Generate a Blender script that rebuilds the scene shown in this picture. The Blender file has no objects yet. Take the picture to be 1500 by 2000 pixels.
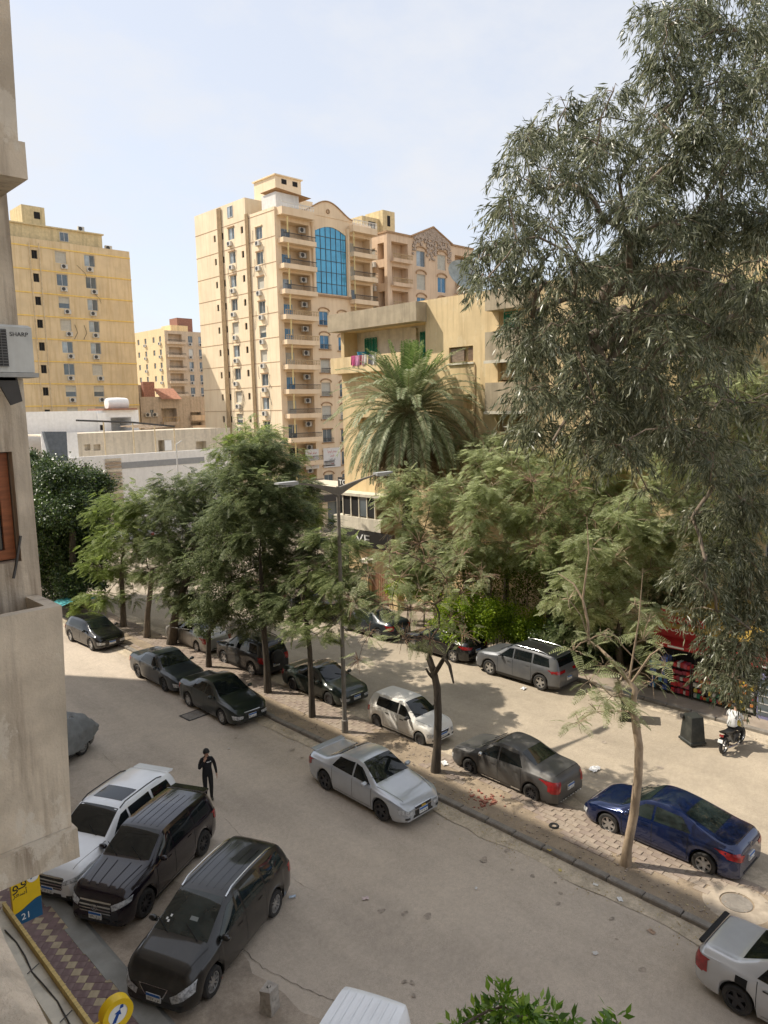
import bpy, bmesh, math, random
import numpy as np
from mathutils import Vector, Matrix, Quaternion
from mathutils.bvhtree import BVHTree
from math import radians as RAD, sin, cos, pi

scene = bpy.context.scene
COL = scene.collection

# ------------------------------------------------------------------ camera
# world axes: X = across the street (away from the viewer's building), Y = along the street
F, CH, PITCH, ROLL, YAW = 1450.0, 12.5, RAD(8.05), RAD(1.2), RAD(44)
LR = Vector((cos(YAW), -sin(YAW), 0))
FW0 = Vector((sin(YAW), cos(YAW), 0))
FW = FW0 * cos(PITCH) - Vector((0, 0, sin(PITCH)))
LU = LR.cross(FW)
IR = LR * cos(ROLL) - LU * sin(ROLL)
IU = LR * sin(ROLL) + LU * cos(ROLL)
cam = bpy.data.cameras.new('camera')
cam.sensor_fit = 'VERTICAL'; cam.sensor_height = 36.0; cam.lens = F / 2000 * 36.0
cam.clip_start = 0.05; cam.clip_end = 5000
camo = bpy.data.objects.new('camera', cam); COL.objects.link(camo)
camo.matrix_world = Matrix(((IR.x, IU.x, -FW.x, 0), (IR.y, IU.y, -FW.y, 0), (IR.z, IU.z, -FW.z, CH), (0, 0, 0, 1)))
scene.camera = camo

# ------------------------------------------------------------------ sky and sun
SUN_EL, SUN_AZ = RAD(50), math.atan2(-0.567, 0.825)
world = bpy.data.worlds.new('World'); scene.world = world; world.use_nodes = True
wn, wl = world.node_tree.nodes, world.node_tree.links
bg = wn['Background']
sky = wn.new('ShaderNodeTexSky'); sky.sky_type = 'NISHITA'; sky.sun_disc = False
sky.sun_elevation = SUN_EL; sky.sun_rotation = SUN_AZ
sky.altitude = 50; sky.air_density = 1.0; sky.dust_density = 1.2; sky.ozone_density = 1.2
# thin high cloud, laid over the whole dome
tc = wn.new('ShaderNodeTexCoord'); mp = wn.new('ShaderNodeMapping'); mp.inputs['Scale'].default_value = (1.0, 1.6, 2.6)
mp.inputs['Rotation'].default_value = (0.3, 0.2, 0.9)
cn = wn.new('ShaderNodeTexNoise'); cn.inputs['Scale'].default_value = 2.1; cn.inputs['Detail'].default_value = 7; cn.inputs['Roughness'].default_value = 0.62
cr = wn.new('ShaderNodeValToRGB'); cr.color_ramp.elements[0].position = 0.42; cr.color_ramp.elements[1].position = 0.78
cr.color_ramp.elements[0].color = (.74, .74, .74, 1); cr.color_ramp.elements[1].color = (1, 1, 1, 1); cr.color_ramp.elements[0].position = .46; cr.color_ramp.elements[1].position = .68
mx = wn.new('ShaderNodeMix'); mx.data_type = 'RGBA'
wl.new(tc.outputs['Generated'], mp.inputs['Vector']); wl.new(mp.outputs['Vector'], cn.inputs['Vector'])
wl.new(cn.outputs['Fac'], cr.inputs['Fac']); wl.new(cr.outputs['Color'], mx.inputs['Factor'])
wl.new(sky.outputs['Color'], mx.inputs['A']); mx.inputs['B'].default_value = (3.72, 3.80, 4.0, 1)
wl.new(mx.outputs['Result'], bg.inputs['Color']); bg.inputs['Strength'].default_value = 0.116
sun = bpy.data.lights.new('sun', 'SUN'); sun.energy = 2.7; sun.angle = RAD(0.6); sun.color = (1.0, 0.92, 0.79)
suno = bpy.data.objects.new('sun', sun); COL.objects.link(suno)
SUN_DIR = Vector((sin(SUN_AZ) * cos(SUN_EL), cos(SUN_AZ) * cos(SUN_EL), sin(SUN_EL)))
suno.rotation_euler = SUN_DIR.to_track_quat('Z', 'Y').to_euler(); suno.location = (0, 0, 80)
vs = scene.view_settings
vs.view_transform = 'Standard'; vs.look = 'None'; vs.exposure = 1.0; vs.gamma = 1.0; vs.use_curve_mapping = False
scene.cycles.max_bounces = 5; scene.cycles.diffuse_bounces = 3; scene.cycles.glossy_bounces = 3
scene.cycles.transparent_max_bounces = 6; scene.cycles.transmission_bounces = 3
scene.cycles.caustics_reflective = False; scene.cycles.caustics_refractive = False
scene.cycles.use_adaptive_sampling = True; scene.cycles.adaptive_threshold = 0.02
scene.cycles.use_denoising = True

# ------------------------------------------------------------------ measuring helpers (photo survey -> street coordinates)
def ray(px, py):
    return (FW + IR * ((px - 750) / F) - IU * ((py - 1000) / F))
def gp(px, py, z=0.0):                 # the point at height z
    d = ray(px, py); k = (z - CH) / d.z; return Vector((d.x * k, d.y * k, z))
def onx(px, py, x):                    # the point on the plane X = x (parallel to the street)
    d = ray(px, py); k = x / d.x; return Vector((x, d.y * k, CH + d.z * k))
def ony(px, py, y):                    # the point on the plane Y = y (square to the street)
    d = ray(px, py); k = y / d.y; return Vector((d.x * k, y, CH + d.z * k))
def dp(px, py, depth):                 # the point at that distance along the view axis
    d = ray(px, py); return Vector((d.x * depth, d.y * depth, CH + d.z * depth))

# ------------------------------------------------------------------ mesh helpers
class MB:
    def __init__(s): s.v = []; s.f = []; s.n = 0
    def add(s, vs, fs):
        o = len(s.v); s.v.extend([tuple(p) for p in vs]); s.f.extend([tuple(i + o for i in f) for f in fs]); return s
    def box(s, x0, x1, y0, y1, z0, z1):
        return s.add([(x0,y0,z0),(x1,y0,z0),(x1,y1,z0),(x0,y1,z0),(x0,y0,z1),(x1,y0,z1),(x1,y1,z1),(x0,y1,z1)],
                     [(0,3,2,1),(4,5,6,7),(0,1,5,4),(1,2,6,5),(2,3,7,6),(3,0,4,7)])
    def bev(s, x0, x1, y0, y1, z0, z1, b):        # box with a chamfered top
        return s.add([(x0,y0,z0),(x1,y0,z0),(x1,y1,z0),(x0,y1,z0),(x0,y0,z1-b),(x1,y0,z1-b),(x1,y1,z1-b),(x0,y1,z1-b),
                      (x0+b,y0+b,z1),(x1-b,y0+b,z1),(x1-b,y1-b,z1),(x0+b,y1-b,z1)],
                     [(0,3,2,1),(8,9,10,11),(0,1,5,4),(1,2,6,5),(2,3,7,6),(3,0,4,7),(4,5,9,8),(5,6,10,9),(6,7,11,10),(7,4,8,11)])
    def obox(s, c, ax, ay, az):                   # oriented box: centre and three half-axis vectors
        c, ax, ay, az = Vector(c), Vector(ax), Vector(ay), Vector(az)
        vs = [c + ax*i + ay*j + az*k for k in (-1, 1) for i, j in ((-1,-1),(1,-1),(1,1),(-1,1))]
        return s.add(vs, [(0,3,2,1),(4,5,6,7),(0,1,5,4),(1,2,6,5),(2,3,7,6),(3,0,4,7)])
    def tube(s, pts, rad, n=6, cap=True):
        pts = [Vector(p) for p in pts]
        if not hasattr(rad, '__len__'): rad = [rad] * len(pts)
        rings = []; up = None
        for i, p in enumerate(pts):
            d = (pts[min(i+1, len(pts)-1)] - pts[max(i-1, 0)])
            d = d.normalized() if d.length > 1e-9 else Vector((0,0,1))
            if up is None: up = Vector((0,0,1)) if abs(d.z) < .9 else Vector((1,0,0))
            a = d.cross(up); a = a.normalized() if a.length > 1e-6 else Vector((1,0,0))
            up = a.cross(d).normalized()
            rings.append([p + (a*cos(2*pi*k/n) + up*sin(2*pi*k/n)) * rad[i] for k in range(n)])
        vs = [q for r in rings for q in r]; fs = []
        for i in range(len(pts)-1):
            for k in range(n):
                fs.append((i*n+k, i*n+(k+1)%n, (i+1)*n+(k+1)%n, (i+1)*n+k))
        if cap: fs.append(tuple(range(n-1,-1,-1))); fs.append(tuple(range((len(pts)-1)*n, len(pts)*n)))
        return s.add(vs, fs)
    def lathe(s, prof, n=20, axis='z', c=(0,0,0)):     # prof: (r, h)
        vs = []; fs = []; m = len(prof)
        for k in range(n):
            a = 2*pi*k/n
            for r, h in prof:
                p = {'z': (r*cos(a), r*sin(a), h), 'y': (r*cos(a), h, r*sin(a)), 'x': (h, r*cos(a), r*sin(a))}[axis]
                vs.append((p[0]+c[0], p[1]+c[1], p[2]+c[2]))
        for k in range(n):
            for i in range(m-1):
                a, b = k*m+i, ((k+1)%n)*m+i
                fs.append((a, b, b+1, a+1))
        return s.add(vs, fs)
    def prism(s, poly, y0, y1, plane='xz'):       # extrude a 2-D outline
        n = len(poly)
        if plane == 'xz': vs = [(p[0], y0, p[1]) for p in poly] + [(p[0], y1, p[1]) for p in poly]
        elif plane == 'yz': vs = [(y0, p[0], p[1]) for p in poly] + [(y1, p[0], p[1]) for p in poly]
        else: vs = [(p[0], p[1], y0) for p in poly] + [(p[0], p[1], y1) for p in poly]
        fs = [tuple(range(n)), tuple(range(2*n-1, n-1, -1))] + [(i, n+i, n+(i+1)%n, (i+1)%n) for i in range(n)]
        return s.add(vs, fs)
    def mesh(s, name):
        me = bpy.data.meshes.new(name); me.from_pydata(s.v, [], s.f)
        bm = bmesh.new(); bm.from_mesh(me); bmesh.ops.recalc_face_normals(bm, faces=bm.faces); bm.to_mesh(me); bm.free()
        return me
    def build(s, name, mat, parent=None, smooth=None, loc=None):
        me = s.mesh(name)
        return link(name, me, mat, parent, smooth, loc)

def link(name, me, mat, parent=None, smooth=None, loc=None):
    if mat is not None and not me.materials: me.materials.append(mat)
    if smooth is not None:
        me.polygons.foreach_set('use_smooth', [True] * len(me.polygons))
        if smooth < 180: me.set_sharp_from_angle(angle=RAD(smooth))
    o = bpy.data.objects.new(name, me); COL.objects.link(o)
    if parent is not None: o.parent = parent
    if loc is not None: o.location = loc
    return o
def inst(name, me, parent, loc=(0,0,0), rot=(0,0,0), scale=None):
    o = bpy.data.objects.new(name, me); COL.objects.link(o)
    if parent is not None: o.parent = parent
    o.location = loc; o.rotation_euler = rot
    if scale: o.scale = scale
    return o
def tag(o, label=None, cat=None, group=None, kind=None):
    if label: o['label'] = label
    if cat: o['category'] = cat
    if group: o['group'] = group
    if kind: o['kind'] = kind
    return o
def thing(name, label, cat, loc=(0,0,0), rz=0.0, group=None):
    o = bpy.data.objects.new(name, None); COL.objects.link(o); o.empty_display_size = .2
    o.location = loc; o.rotation_euler = (0, 0, rz)
    return tag(o, label, cat, group)
def copy_tree(o, parent=None):
    c = o.copy(); COL.objects.link(c); c.parent = parent
    for ch in list(o.children): copy_tree(ch, c)
    return c

# ------------------------------------------------------------------ materials (all procedural)
MATS = {}
def mat(name, col, rough=.75, metal=0.0, var=.12, scale=3.0, streak=0.0, scol=None, bump=0.0, bscale=40.0, coat=0.0, spec=.5, dirt=0.0, dcol=(.3,.25,.19), dscale=2.0, fine=0.0, fine2=0.0, peel=0.0, pcol=None, anis=(1,1,1)):
    if name in MATS: return MATS[name]
    m = bpy.data.materials.new(name); m.use_nodes = True
    nt = m.node_tree; N, L = nt.nodes, nt.links
    p = N['Principled BSDF']; p.inputs['Roughness'].default_value = rough; p.inputs['Metallic'].default_value = metal
    p.inputs['Specular IOR Level'].default_value = spec; p.inputs['Coat Weight'].default_value = coat; p.inputs['Coat Roughness'].default_value = .06
    c4 = (*col, 1); p.inputs['Base Color'].default_value = c4
    tc = N.new('ShaderNodeTexCoord'); cur = None
    def noise(sc, det=5, ro=.6, mapsc=None):
        n = N.new('ShaderNodeTexNoise'); n.inputs['Scale'].default_value = sc; n.inputs['Detail'].default_value = det; n.inputs['Roughness'].default_value = ro
        if mapsc:
            mm = N.new('ShaderNodeMapping'); mm.inputs['Scale'].default_value = mapsc; L.new(tc.outputs['Object'], mm.inputs['Vector']); L.new(mm.outputs['Vector'], n.inputs['Vector'])
        else: L.new(tc.outputs['Object'], n.inputs['Vector'])
        return n
    def mixc(fac, a, b, mode='MIX'):
        x = N.new('ShaderNodeMix'); x.data_type = 'RGBA'; x.blend_type = mode
        for k, q in (('Factor', fac), ('A', a), ('B', b)):
            if hasattr(q, 'is_output'): L.new(q, x.inputs[k])
            elif k == 'Factor': x.inputs[k].default_value = q
            else: x.inputs[k].default_value = (*q[:3], 1)
        return x.outputs['Result']
    def ramp(o, a, b):
        r = N.new('ShaderNodeMapRange'); r.inputs['From Min'].default_value = a; r.inputs['From Max'].default_value = b; r.interpolation_type = 'SMOOTHSTEP'
        L.new(o, r.inputs['Value']); return r.outputs['Result']
    cur = col
    if var:
        n = noise(scale, mapsc=anis if anis != (1,1,1) else None)
        cur = mixc(ramp(n.outputs['Fac'], .3, .7), tuple(c*(1-var) for c in col), tuple(min(1, c*(1+var)) for c in col))
    if streak:
        n = noise(1.0, 6, .65, (2.2, 2.2, .16))
        sc = scol or tuple(c*.45 for c in col)
        f = ramp(n.outputs['Fac'], .45, .66)
        mm = N.new('ShaderNodeMath'); mm.operation = 'MULTIPLY'; mm.inputs[1].default_value = streak; L.new(f, mm.inputs[0])
        cur = mixc(mm.outputs[0], cur, sc)
    if peel:
        n = noise(1.5, 10, .72, (1, 1, .55)); f = ramp(n.outputs['Fac'], .545, .59)
        mm = N.new('ShaderNodeMath'); mm.operation = 'MULTIPLY'; mm.inputs[1].default_value = peel; L.new(f, mm.inputs[0]); cur = mixc(mm.outputs[0], cur, pcol)
    if dirt:
        n = noise(dscale, 8, .7)
        f = ramp(n.outputs['Fac'], .42, .74)
        mm = N.new('ShaderNodeMath'); mm.operation = 'MULTIPLY'; mm.inputs[1].default_value = dirt; L.new(f, mm.inputs[0])
        cur = mixc(mm.outputs[0], cur, dcol)
        rr = N.new('ShaderNodeMapRange'); rr.inputs['To Min'].default_value = rough; rr.inputs['To Max'].default_value = min(1, rough+.45)
        L.new(mm.outputs[0], rr.inputs['Value']); L.new(rr.outputs['Result'], p.inputs['Roughness'])
    for fsc, fam in ((90, fine), (9, fine2), (2.6, fine2*.7)):
        if not fam: continue
        n = noise(fsc, 3 if fsc > 50 else 8, .75)
        f = ramp(n.outputs['Fac'], .3, .7)
        cur2 = N.new('ShaderNodeMapRange'); cur2.inputs['To Min'].default_value = 1-fam; cur2.inputs['To Max'].default_value = 1+fam
        L.new(f, cur2.inputs['Value'])
        v = N.new('ShaderNodeVectorMath'); v.operation = 'SCALE'
        if hasattr(cur, 'is_output'): L.new(cur, v.inputs[0])
        else: v.inputs[0].default_value = cur
        L.new(cur2.outputs['Result'], v.inputs['Scale']); cur = v.outputs['Vector']
    if hasattr(cur, 'is_output'): L.new(cur, p.inputs['Base Color'])
    if bump:
        n = noise(bscale, 6, .65); b = N.new('ShaderNodeBump'); b.inputs['Strength'].default_value = bump; b.inputs['Distance'].default_value = .02
        L.new(n.outputs['Fac'], b.inputs['Height']); L.new(b.outputs['Normal'], p.inputs['Normal'])
    MATS[name] = m
    return m
def glass(name, col, rough=.04, spec=.8):
    return mat(name, col, rough, var=.25, scale=.7, spec=spec)
def leafmat(name, c1, c2, c3, trans=.35, rough=.5, spec=.25):
    if name in MATS: return MATS[name]
    m = bpy.data.materials.new(name); m.use_nodes = True
    nt = m.node_tree; N, L = nt.nodes, nt.links
    p = N['Principled BSDF']; p.inputs['Roughness'].default_value = rough; p.inputs['Specular IOR Level'].default_value = spec
    g = N.new('ShaderNodeNewGeometry'); r = N.new('ShaderNodeValToRGB')
    e = r.color_ramp.elements; e[0].color = (*c1, 1); e[1].color = (*c3, 1); e[0].position = .05; e[1].position = .95
    k = r.color_ramp.elements.new(.55); k.color = (*c2, 1)
    L.new(g.outputs['Random Per Island'], r.inputs['Fac']); L.new(r.outputs['Color'], p.inputs['Base Color'])
    t = N.new('ShaderNodeBsdfTranslucent'); x = N.new('ShaderNodeMixShader'); x.inputs['Fac'].default_value = trans
    h = N.new('ShaderNodeHueSaturation'); h.inputs['Value'].default_value = 1.3; h.inputs['Saturation'].default_value = 1.1
    L.new(r.outputs['Color'], h.inputs['Color']); L.new(h.outputs['Color'], t.inputs['Color'])
    L.new(p.outputs['BSDF'], x.inputs[1]); L.new(t.outputs['BSDF'], x.inputs[2]); L.new(x.outputs['Shader'], N['Material Output'].inputs['Surface'])
    MATS[name] = m
    return m
def text(name, body, size, mt, parent, loc, rot, depth=.004, align='CENTER', xs=1.0):
    cu = bpy.data.curves.new(name, 'FONT'); cu.body = body; cu.size = size; cu.extrude = depth; cu.align_x = align; cu.align_y = 'CENTER'
    cu.materials.append(mt)
    t = bpy.data.objects.new(name, cu); COL.objects.link(t)
    me = bpy.data.meshes.new_from_object(t.evaluated_get(bpy.context.evaluated_depsgraph_get())); bpy.data.objects.remove(t)
    if not me.materials: me.materials.append(mt)
    o = inst(name, me, parent, loc, rot, (xs, 1, 1))
    return o
# ================================================================== the setting
rng = random.Random(7)
def asphalt(name, c1, c2, patch):
    m = mat(name, c1, .9, var=.12, scale=.4, dirt=.8, dcol=c2, dscale=.28, bump=.35, bscale=60, fine=.22, fine2=.08, spec=.25, anis=(1.6,.35,1))
    return m
M_road_l = asphalt('dusty_asphalt_shade_lift', (.47, .40, .325), (.56, .475, .38), 0)  # dusty, but base colour raised above the right road's to brighten its shade
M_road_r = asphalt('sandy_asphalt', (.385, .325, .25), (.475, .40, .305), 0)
M_dirt = mat('dry_dirt', (.30, .235, .165), .95, var=.2, scale=1.2, dirt=.6, dcol=(.21,.165,.12), dscale=3, bump=.5, bscale=25, fine=.25)
M_sand = mat('pale_sand', (.33, .275, .205), .95, var=.12, scale=.12, dirt=.5, dcol=(.25,.215,.165), dscale=.4, bump=.3, bscale=20, fine=.15, fine2=.12)
M_kerb = mat('kerb_stone', (.24, .215, .185), .9, var=.25, scale=2.5, dirt=.6, dcol=(.12,.105,.09), dscale=4, bump=.5, bscale=30)
M_conc = mat('concrete_slab', (.27, .262, .235), .9, var=.14, scale=1.4, dirt=.5, dcol=(.2,.185,.16), dscale=2, bump=.3)
M_paver = mat('paver', (.285, .225, .185), .92, var=.2, scale=1.3, dirt=.6, dcol=(.33,.28,.21), dscale=1.1, bump=.3)
M_paver2 = mat('paver_pale', (.33, .27, .215), .92, var=.2, scale=1.3, dirt=.5, dcol=(.26,.21,.165), dscale=1.1, bump=.3)
M_tmar = mat('tile_maroon', (.185, .12, .115), .85, var=.2, scale=4, dirt=.5, dcol=(.25,.2,.165), dscale=3)
M_tyel = mat('tile_cream', (.42, .34, .22), .85, var=.2, scale=4, dirt=.5, dcol=(.28,.22,.165), dscale=3)

g_ = MB(); g_.add([(-900,-900,-.012),(900,-900,-.012),(900,900,-.012),(-900,900,-.012)], [(0,1,2,3)])
tag(g_.build('ground', M_sand), 'pale sandy ground all around', None, kind='structure')
def sheet(name, x0, x1, y0, y1, z, m, nx=1, ny=1, wob=0.0, parent=None):
    b = MB(); vs = []; fs = []
    for j in range(ny+1):
        for i in range(nx+1):
            vs.append((x0+(x1-x0)*i/nx, y0+(y1-y0)*j/ny, z + wob*rng.uniform(-1,1)))
    for j in range(ny):
        for i in range(nx):
            a = j*(nx+1)+i; fs.append((a, a+1, a+nx+2, a+nx+1))
    b.add(vs, fs); return b.build(name, m, parent)
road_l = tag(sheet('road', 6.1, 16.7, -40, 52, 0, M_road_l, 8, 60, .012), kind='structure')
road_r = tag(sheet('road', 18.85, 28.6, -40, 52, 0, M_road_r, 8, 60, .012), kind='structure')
cross = tag(sheet('road', -60, 120, 52.0, 62, -.002, M_sand), kind='structure')

# median strip: dirt bed, kerb stones, broken paving
bed = MB()
for j in range(58):
    y0 = -8 + j; 
    bed.add([(16.72,y0,.105),(18.86,y0,.105),(18.86,y0+1,.105),(16.72,y0+1,.105)], [(0,1,2,3)])
median = tag(bed.build('median', M_dirt), kind='structure')
kst = MB().bev(-.11, .11, -.485, .485, -.1, .14, .025).mesh('kerb_stone'); kst.materials.append(M_kerb)
for j in range(52):
    o = inst('kerb_stone', kst, median, (16.63 + rng.uniform(-.015,.015), -1.5 + j, rng.uniform(-.015,.008)), (0, rng.uniform(-.03,.03), rng.uniform(-.012,.012)))
kst2 = MB().bev(-.09, .09, -.485, .485, -.1, .10, .03).mesh('kerb_stone'); kst2.materials.append(M_paver2)
for j in range(50):
    inst('kerb_stone', kst2, median, (18.95 + rng.uniform(-.02,.02), -.5 + j, rng.uniform(-.03,.012)), (0, rng.uniform(-.04,.04), rng.uniform(-.015,.015)))
def noise2(x, y, seed=0):
    r = 0
    for k, (a, b, c) in enumerate(((.9,1.7,.3),(2.1,-1.1,1.9),(1.3,.7,4.1))): r += sin(a*x + b*y + c + seed*1.7) 
    return r / 3
pv = [MB().bev(-.094,.094,-.194,.194,0,.045,.008).mesh('paver') for _ in range(2)]
pv[0].materials.append(M_paver); pv[1].materials.append(M_paver2)
spots = []
for j in range(int(44/.402)):
    for i in range(10):
        x = 16.88 + .101 + i*.202; y = 1 + j*.402 + (.2 if i % 2 else 0)
        bare = noise2(x*.9, y*.55) + (.75 if x < 17.6 else -.1) + (.55 if 12 < y < 17 and x < 18.2 else 0) + (.5 if 7.2 < y < 9.6 and x > 17.3 and noise2(x*2,y*2,3) > 0 else 0)
        if y > 16.8 and y < 20: bare += .9
        if bare > .42 or x > 18.83: continue
        if math.hypot(x-17.7, y-16.1) < .35 or math.hypot(x-17.5, y-8.94) < .32 or math.hypot(x-17.9, y-6.2) < .75: continue
        spots.append((x, y))
spots.sort(key=lambda p: math.hypot(p[0]-5, p[1]))
rest = MB()
for k, (x, y) in enumerate(spots):
    z = .075 + rng.uniform(-.006, .010) + max(0, noise2(x*1.3, y*1.3, 5))*.012
    if k < 290:
        inst('paver', pv[0 if rng.random() < .6 else 1], median, (x, y, z), (rng.uniform(-.03,.03), rng.uniform(-.03,.03), rng.uniform(-.03,.03)))
    else:
        rest.bev(x-.094, x+.094, y-.194, y+.194, z, z+.045, .008)
tag(rest.build('paving', M_paver, median), kind='stuff')
# manhole with concrete collar on the median
mh = thing('manhole', 'round concrete manhole set in the median at the lower right', 'manhole', (17.9, 6.2, .108))
b = MB().lathe([(.40,.0),(.40,.022),(.70,.016),(.80,-.004)], 28); b.build('collar', mat('dusty_collar', (.40,.335,.26), .95, var=.2, scale=3, dirt=.5, dcol=(.30,.24,.18)), mh, 40)
b = MB().lathe([(0.001,.014),(.33,.016),(.36,.010),(.36,-.004)], 24); b.build('lid', M_kerb, mh, 40)

# left pavement: cream and maroon tiles, concrete edge
pave_l = tag(sheet('left_pavement', -3.0, 5.85, -20, 49, .085, M_conc), kind='structure')
b = MB()
n = 60
for j in range(n):
    y0, y1 = -20 + j*70/n, -20 + (j+1)*70/n
    e0, e1 = (5.72 + .06*sin(y0*1.9), 5.72 + .06*sin(y1*1.9)); z = .128
    b.add([(e0,y0,z),(6.12,y0,z-.004),(6.3,y0,-.02),(e0,y1,z),(6.12,y1,z-.004),(6.3,y1,-.02),(e0,y0,.06),(e0,y1,.06)], [(0,1,4,3),(1,2,5,4),(6,0,3,7)])
b.build('kerb', M_conc, pave_l, 30)
tl = [MB().bev(-.104,.104,-.104,.104,0,.03,.005).mesh('tile') for _ in range(2)]
tl[0].materials.append(M_tmar); tl[1].materials.append(M_tyel)
h = .2121 / math.sqrt(2); rest = [MB(), MB()]; cand = []
for i in range(-20, 140):
    for j in range(-40, 110):
        x = 4.0 + (i - j)*h; y = 6.0 + (i + j)*h
        if 3.35 < x < 5.80 and 7 < y < 21: cand.append((x, y, 1 if (i-j) % 3 == 0 else 0))
cand.sort(key=lambda p: abs(p[0]-4.9)*1.6 + abs(p[1]-14))
for k, (x, y, c) in enumerate(cand):
    z = .089 + rng.uniform(-.002, .003)
    if k < 290: inst('tile', tl[c], pave_l, (x, y, z), (0, 0, pi/4 + rng.uniform(-.01,.01)))
    else: rest[c].obox((x, y, z+.015), (.0735,.0735,0), (-.0735,.0735,0), (0,0,.015))
for c in (0, 1): tag(rest[c].build('tiling', (M_tmar, M_tyel)[c], pave_l), kind='stuff')

# right pavement
pave_r = tag(sheet('right_pavement', 28.62, 37.3, -20, 52, .12, M_paver2, 6, 30, .006), kind='structure')
for j in range(48):
    inst('kerb_stone', kst, pave_r, (28.6 + rng.uniform(-.02,.02), 1.5 + j, rng.uniform(-.02,.005)), (0, rng.uniform(-.03,.03), rng.uniform(-.012,.012)))

# brown parking apron along the left kerb, and sand drifts against the kerbs
M_apron = mat('parking_dirt', (.37,.305,.24), .95, var=.2, scale=.9, dirt=.6, dcol=(.45,.375,.295), dscale=1.5, bump=.4, bscale=40, fine=.2, fine2=.14)
def ragged(name, xa, xb, y0, y1, z, m, parent, amp, seed):
    b = MB(); n = 90; vs_ = []
    for k in range(n+1):
        y = y0 + (y1-y0)*k/n; e = xb + amp*(noise2(y*.7, seed) + .5*noise2(y*2.1, seed+3) + .25*noise2(y*5.3, seed+7)); vs_ += [(xa, y, z), (e, y, z)]
    b.add(vs_, [(2*k, 2*k+1, 2*k+3, 2*k+2) for k in range(n)]); return b.build(name, m, parent)
ragged('parking_apron', 6.12, 8.35, -6, 24, .0135, M_apron, road_l, .35, 1.0)
ragged('sand_drift', 16.54, 15.95, -4, 46, .0135, mat('kerb_sand', (.50,.42,.315), .95, var=.2, scale=2, dirt=.6, dcol=(.40,.335,.26), dscale=2.5, fine=.25, fine2=.15), road_l, .22, 4.0)
ragged('sand_drift', 19.05, 19.7, -4, 46, .0135, MATS['kerb_sand'], road_r, .25, 6.0); ragged('sand_drift', 28.5, 27.8, 0, 46, .0135, MATS['kerb_sand'], road_r, .3, 8.0)
# ================================================================== buildings
M_white = mat('white_paint', (.72,.71,.68), .8, var=.06, streak=.25, scol=(.45,.42,.37))
M_pipe = mat('pipe_tan', (.42,.30,.17), .8, var=.15)
M_pipew = mat('pipe_cream', (.62,.50,.32), .8, var=.15)
M_dark = mat('dark_void', (.015,.014,.013), .9, var=0)
M_alu = mat('window_aluminium', (.55,.55,.54), .5, var=.1)
M_gblue = glass('blue_glass', (.035,.16,.30), .06)
M_ggrey = glass('grey_glass', (.10,.13,.15), .06)
M_gpale = glass('pale_glass', (.34,.40,.44), .12)
M_roll = mat('roller_shutter', (.62,.58,.48), .7, var=.08)
M_acw = mat('ac_casing', (.62,.60,.55), .6, var=.1, streak=.4)
M_acg = mat('ac_grille', (.06,.06,.06), .7)
M_iron = mat('dark_iron', (.06,.055,.05), .6, var=.2)
M_green = mat('green_shutter_paint', (.012,.22,.13), .6, var=.2, streak=.4)
M_wood = mat('dark_wood', (.16,.10,.06), .7, var=.3, anis=(1,1,8))

def facade(parent, name, O, U, N, W, Hh, ops, mt, depth=.18, top=None):
    """wall with real openings: O origin, U along, N outward; ops = (u0,u1,v0,v1[,depth])"""
    O, U, N = Vector(O), Vector(U), Vector(N)
    us = sorted({0.0, W, *[round(x,3) for o in ops for x in o[:2]]}); vs_ = sorted({0.0, Hh, *[round(x,3) for o in ops for x in o[2:4]]})
    b = MB(); P = lambda u, v, n=0: O + U*u + Vector((0,0,v)) + N*n
    idx = {}
    def vid(u, v):
        if (u, v) not in idx: idx[(u, v)] = len(b.v); b.v.append(tuple(P(u, v)))
        return idx[(u, v)]
    for i in range(len(us)-1):
        for j in range(len(vs_)-1):
            cu, cv = (us[i]+us[i+1])/2, (vs_[j]+vs_[j+1])/2
            if any(o[0] < cu < o[1] and o[2] < cv < o[3] for o in ops): continue
            b.f.append((vid(us[i],vs_[j]), vid(us[i+1],vs_[j]), vid(us[i+1],vs_[j+1]), vid(us[i],vs_[j+1])))
    for o in ops:
        d = -(o[4] if len(o) > 4 else depth); u0, u1, v0, v1 = o[:4]
        b.add([P(u0,v0),P(u1,v0),P(u1,v1),P(u0,v1),P(u0,v0,d),P(u1,v0,d),P(u1,v1,d),P(u0,v1,d)],
              [(0,1,5,4),(1,2,6,5),(2,3,7,6),(3,0,4,7)] + ([(4,5,6,7)] if len(o) > 4 else []))
    me = bpy.data.meshes.new(name); me.from_pydata(b.v, [], b.f)
    return link(name, me, mt, parent)

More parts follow.
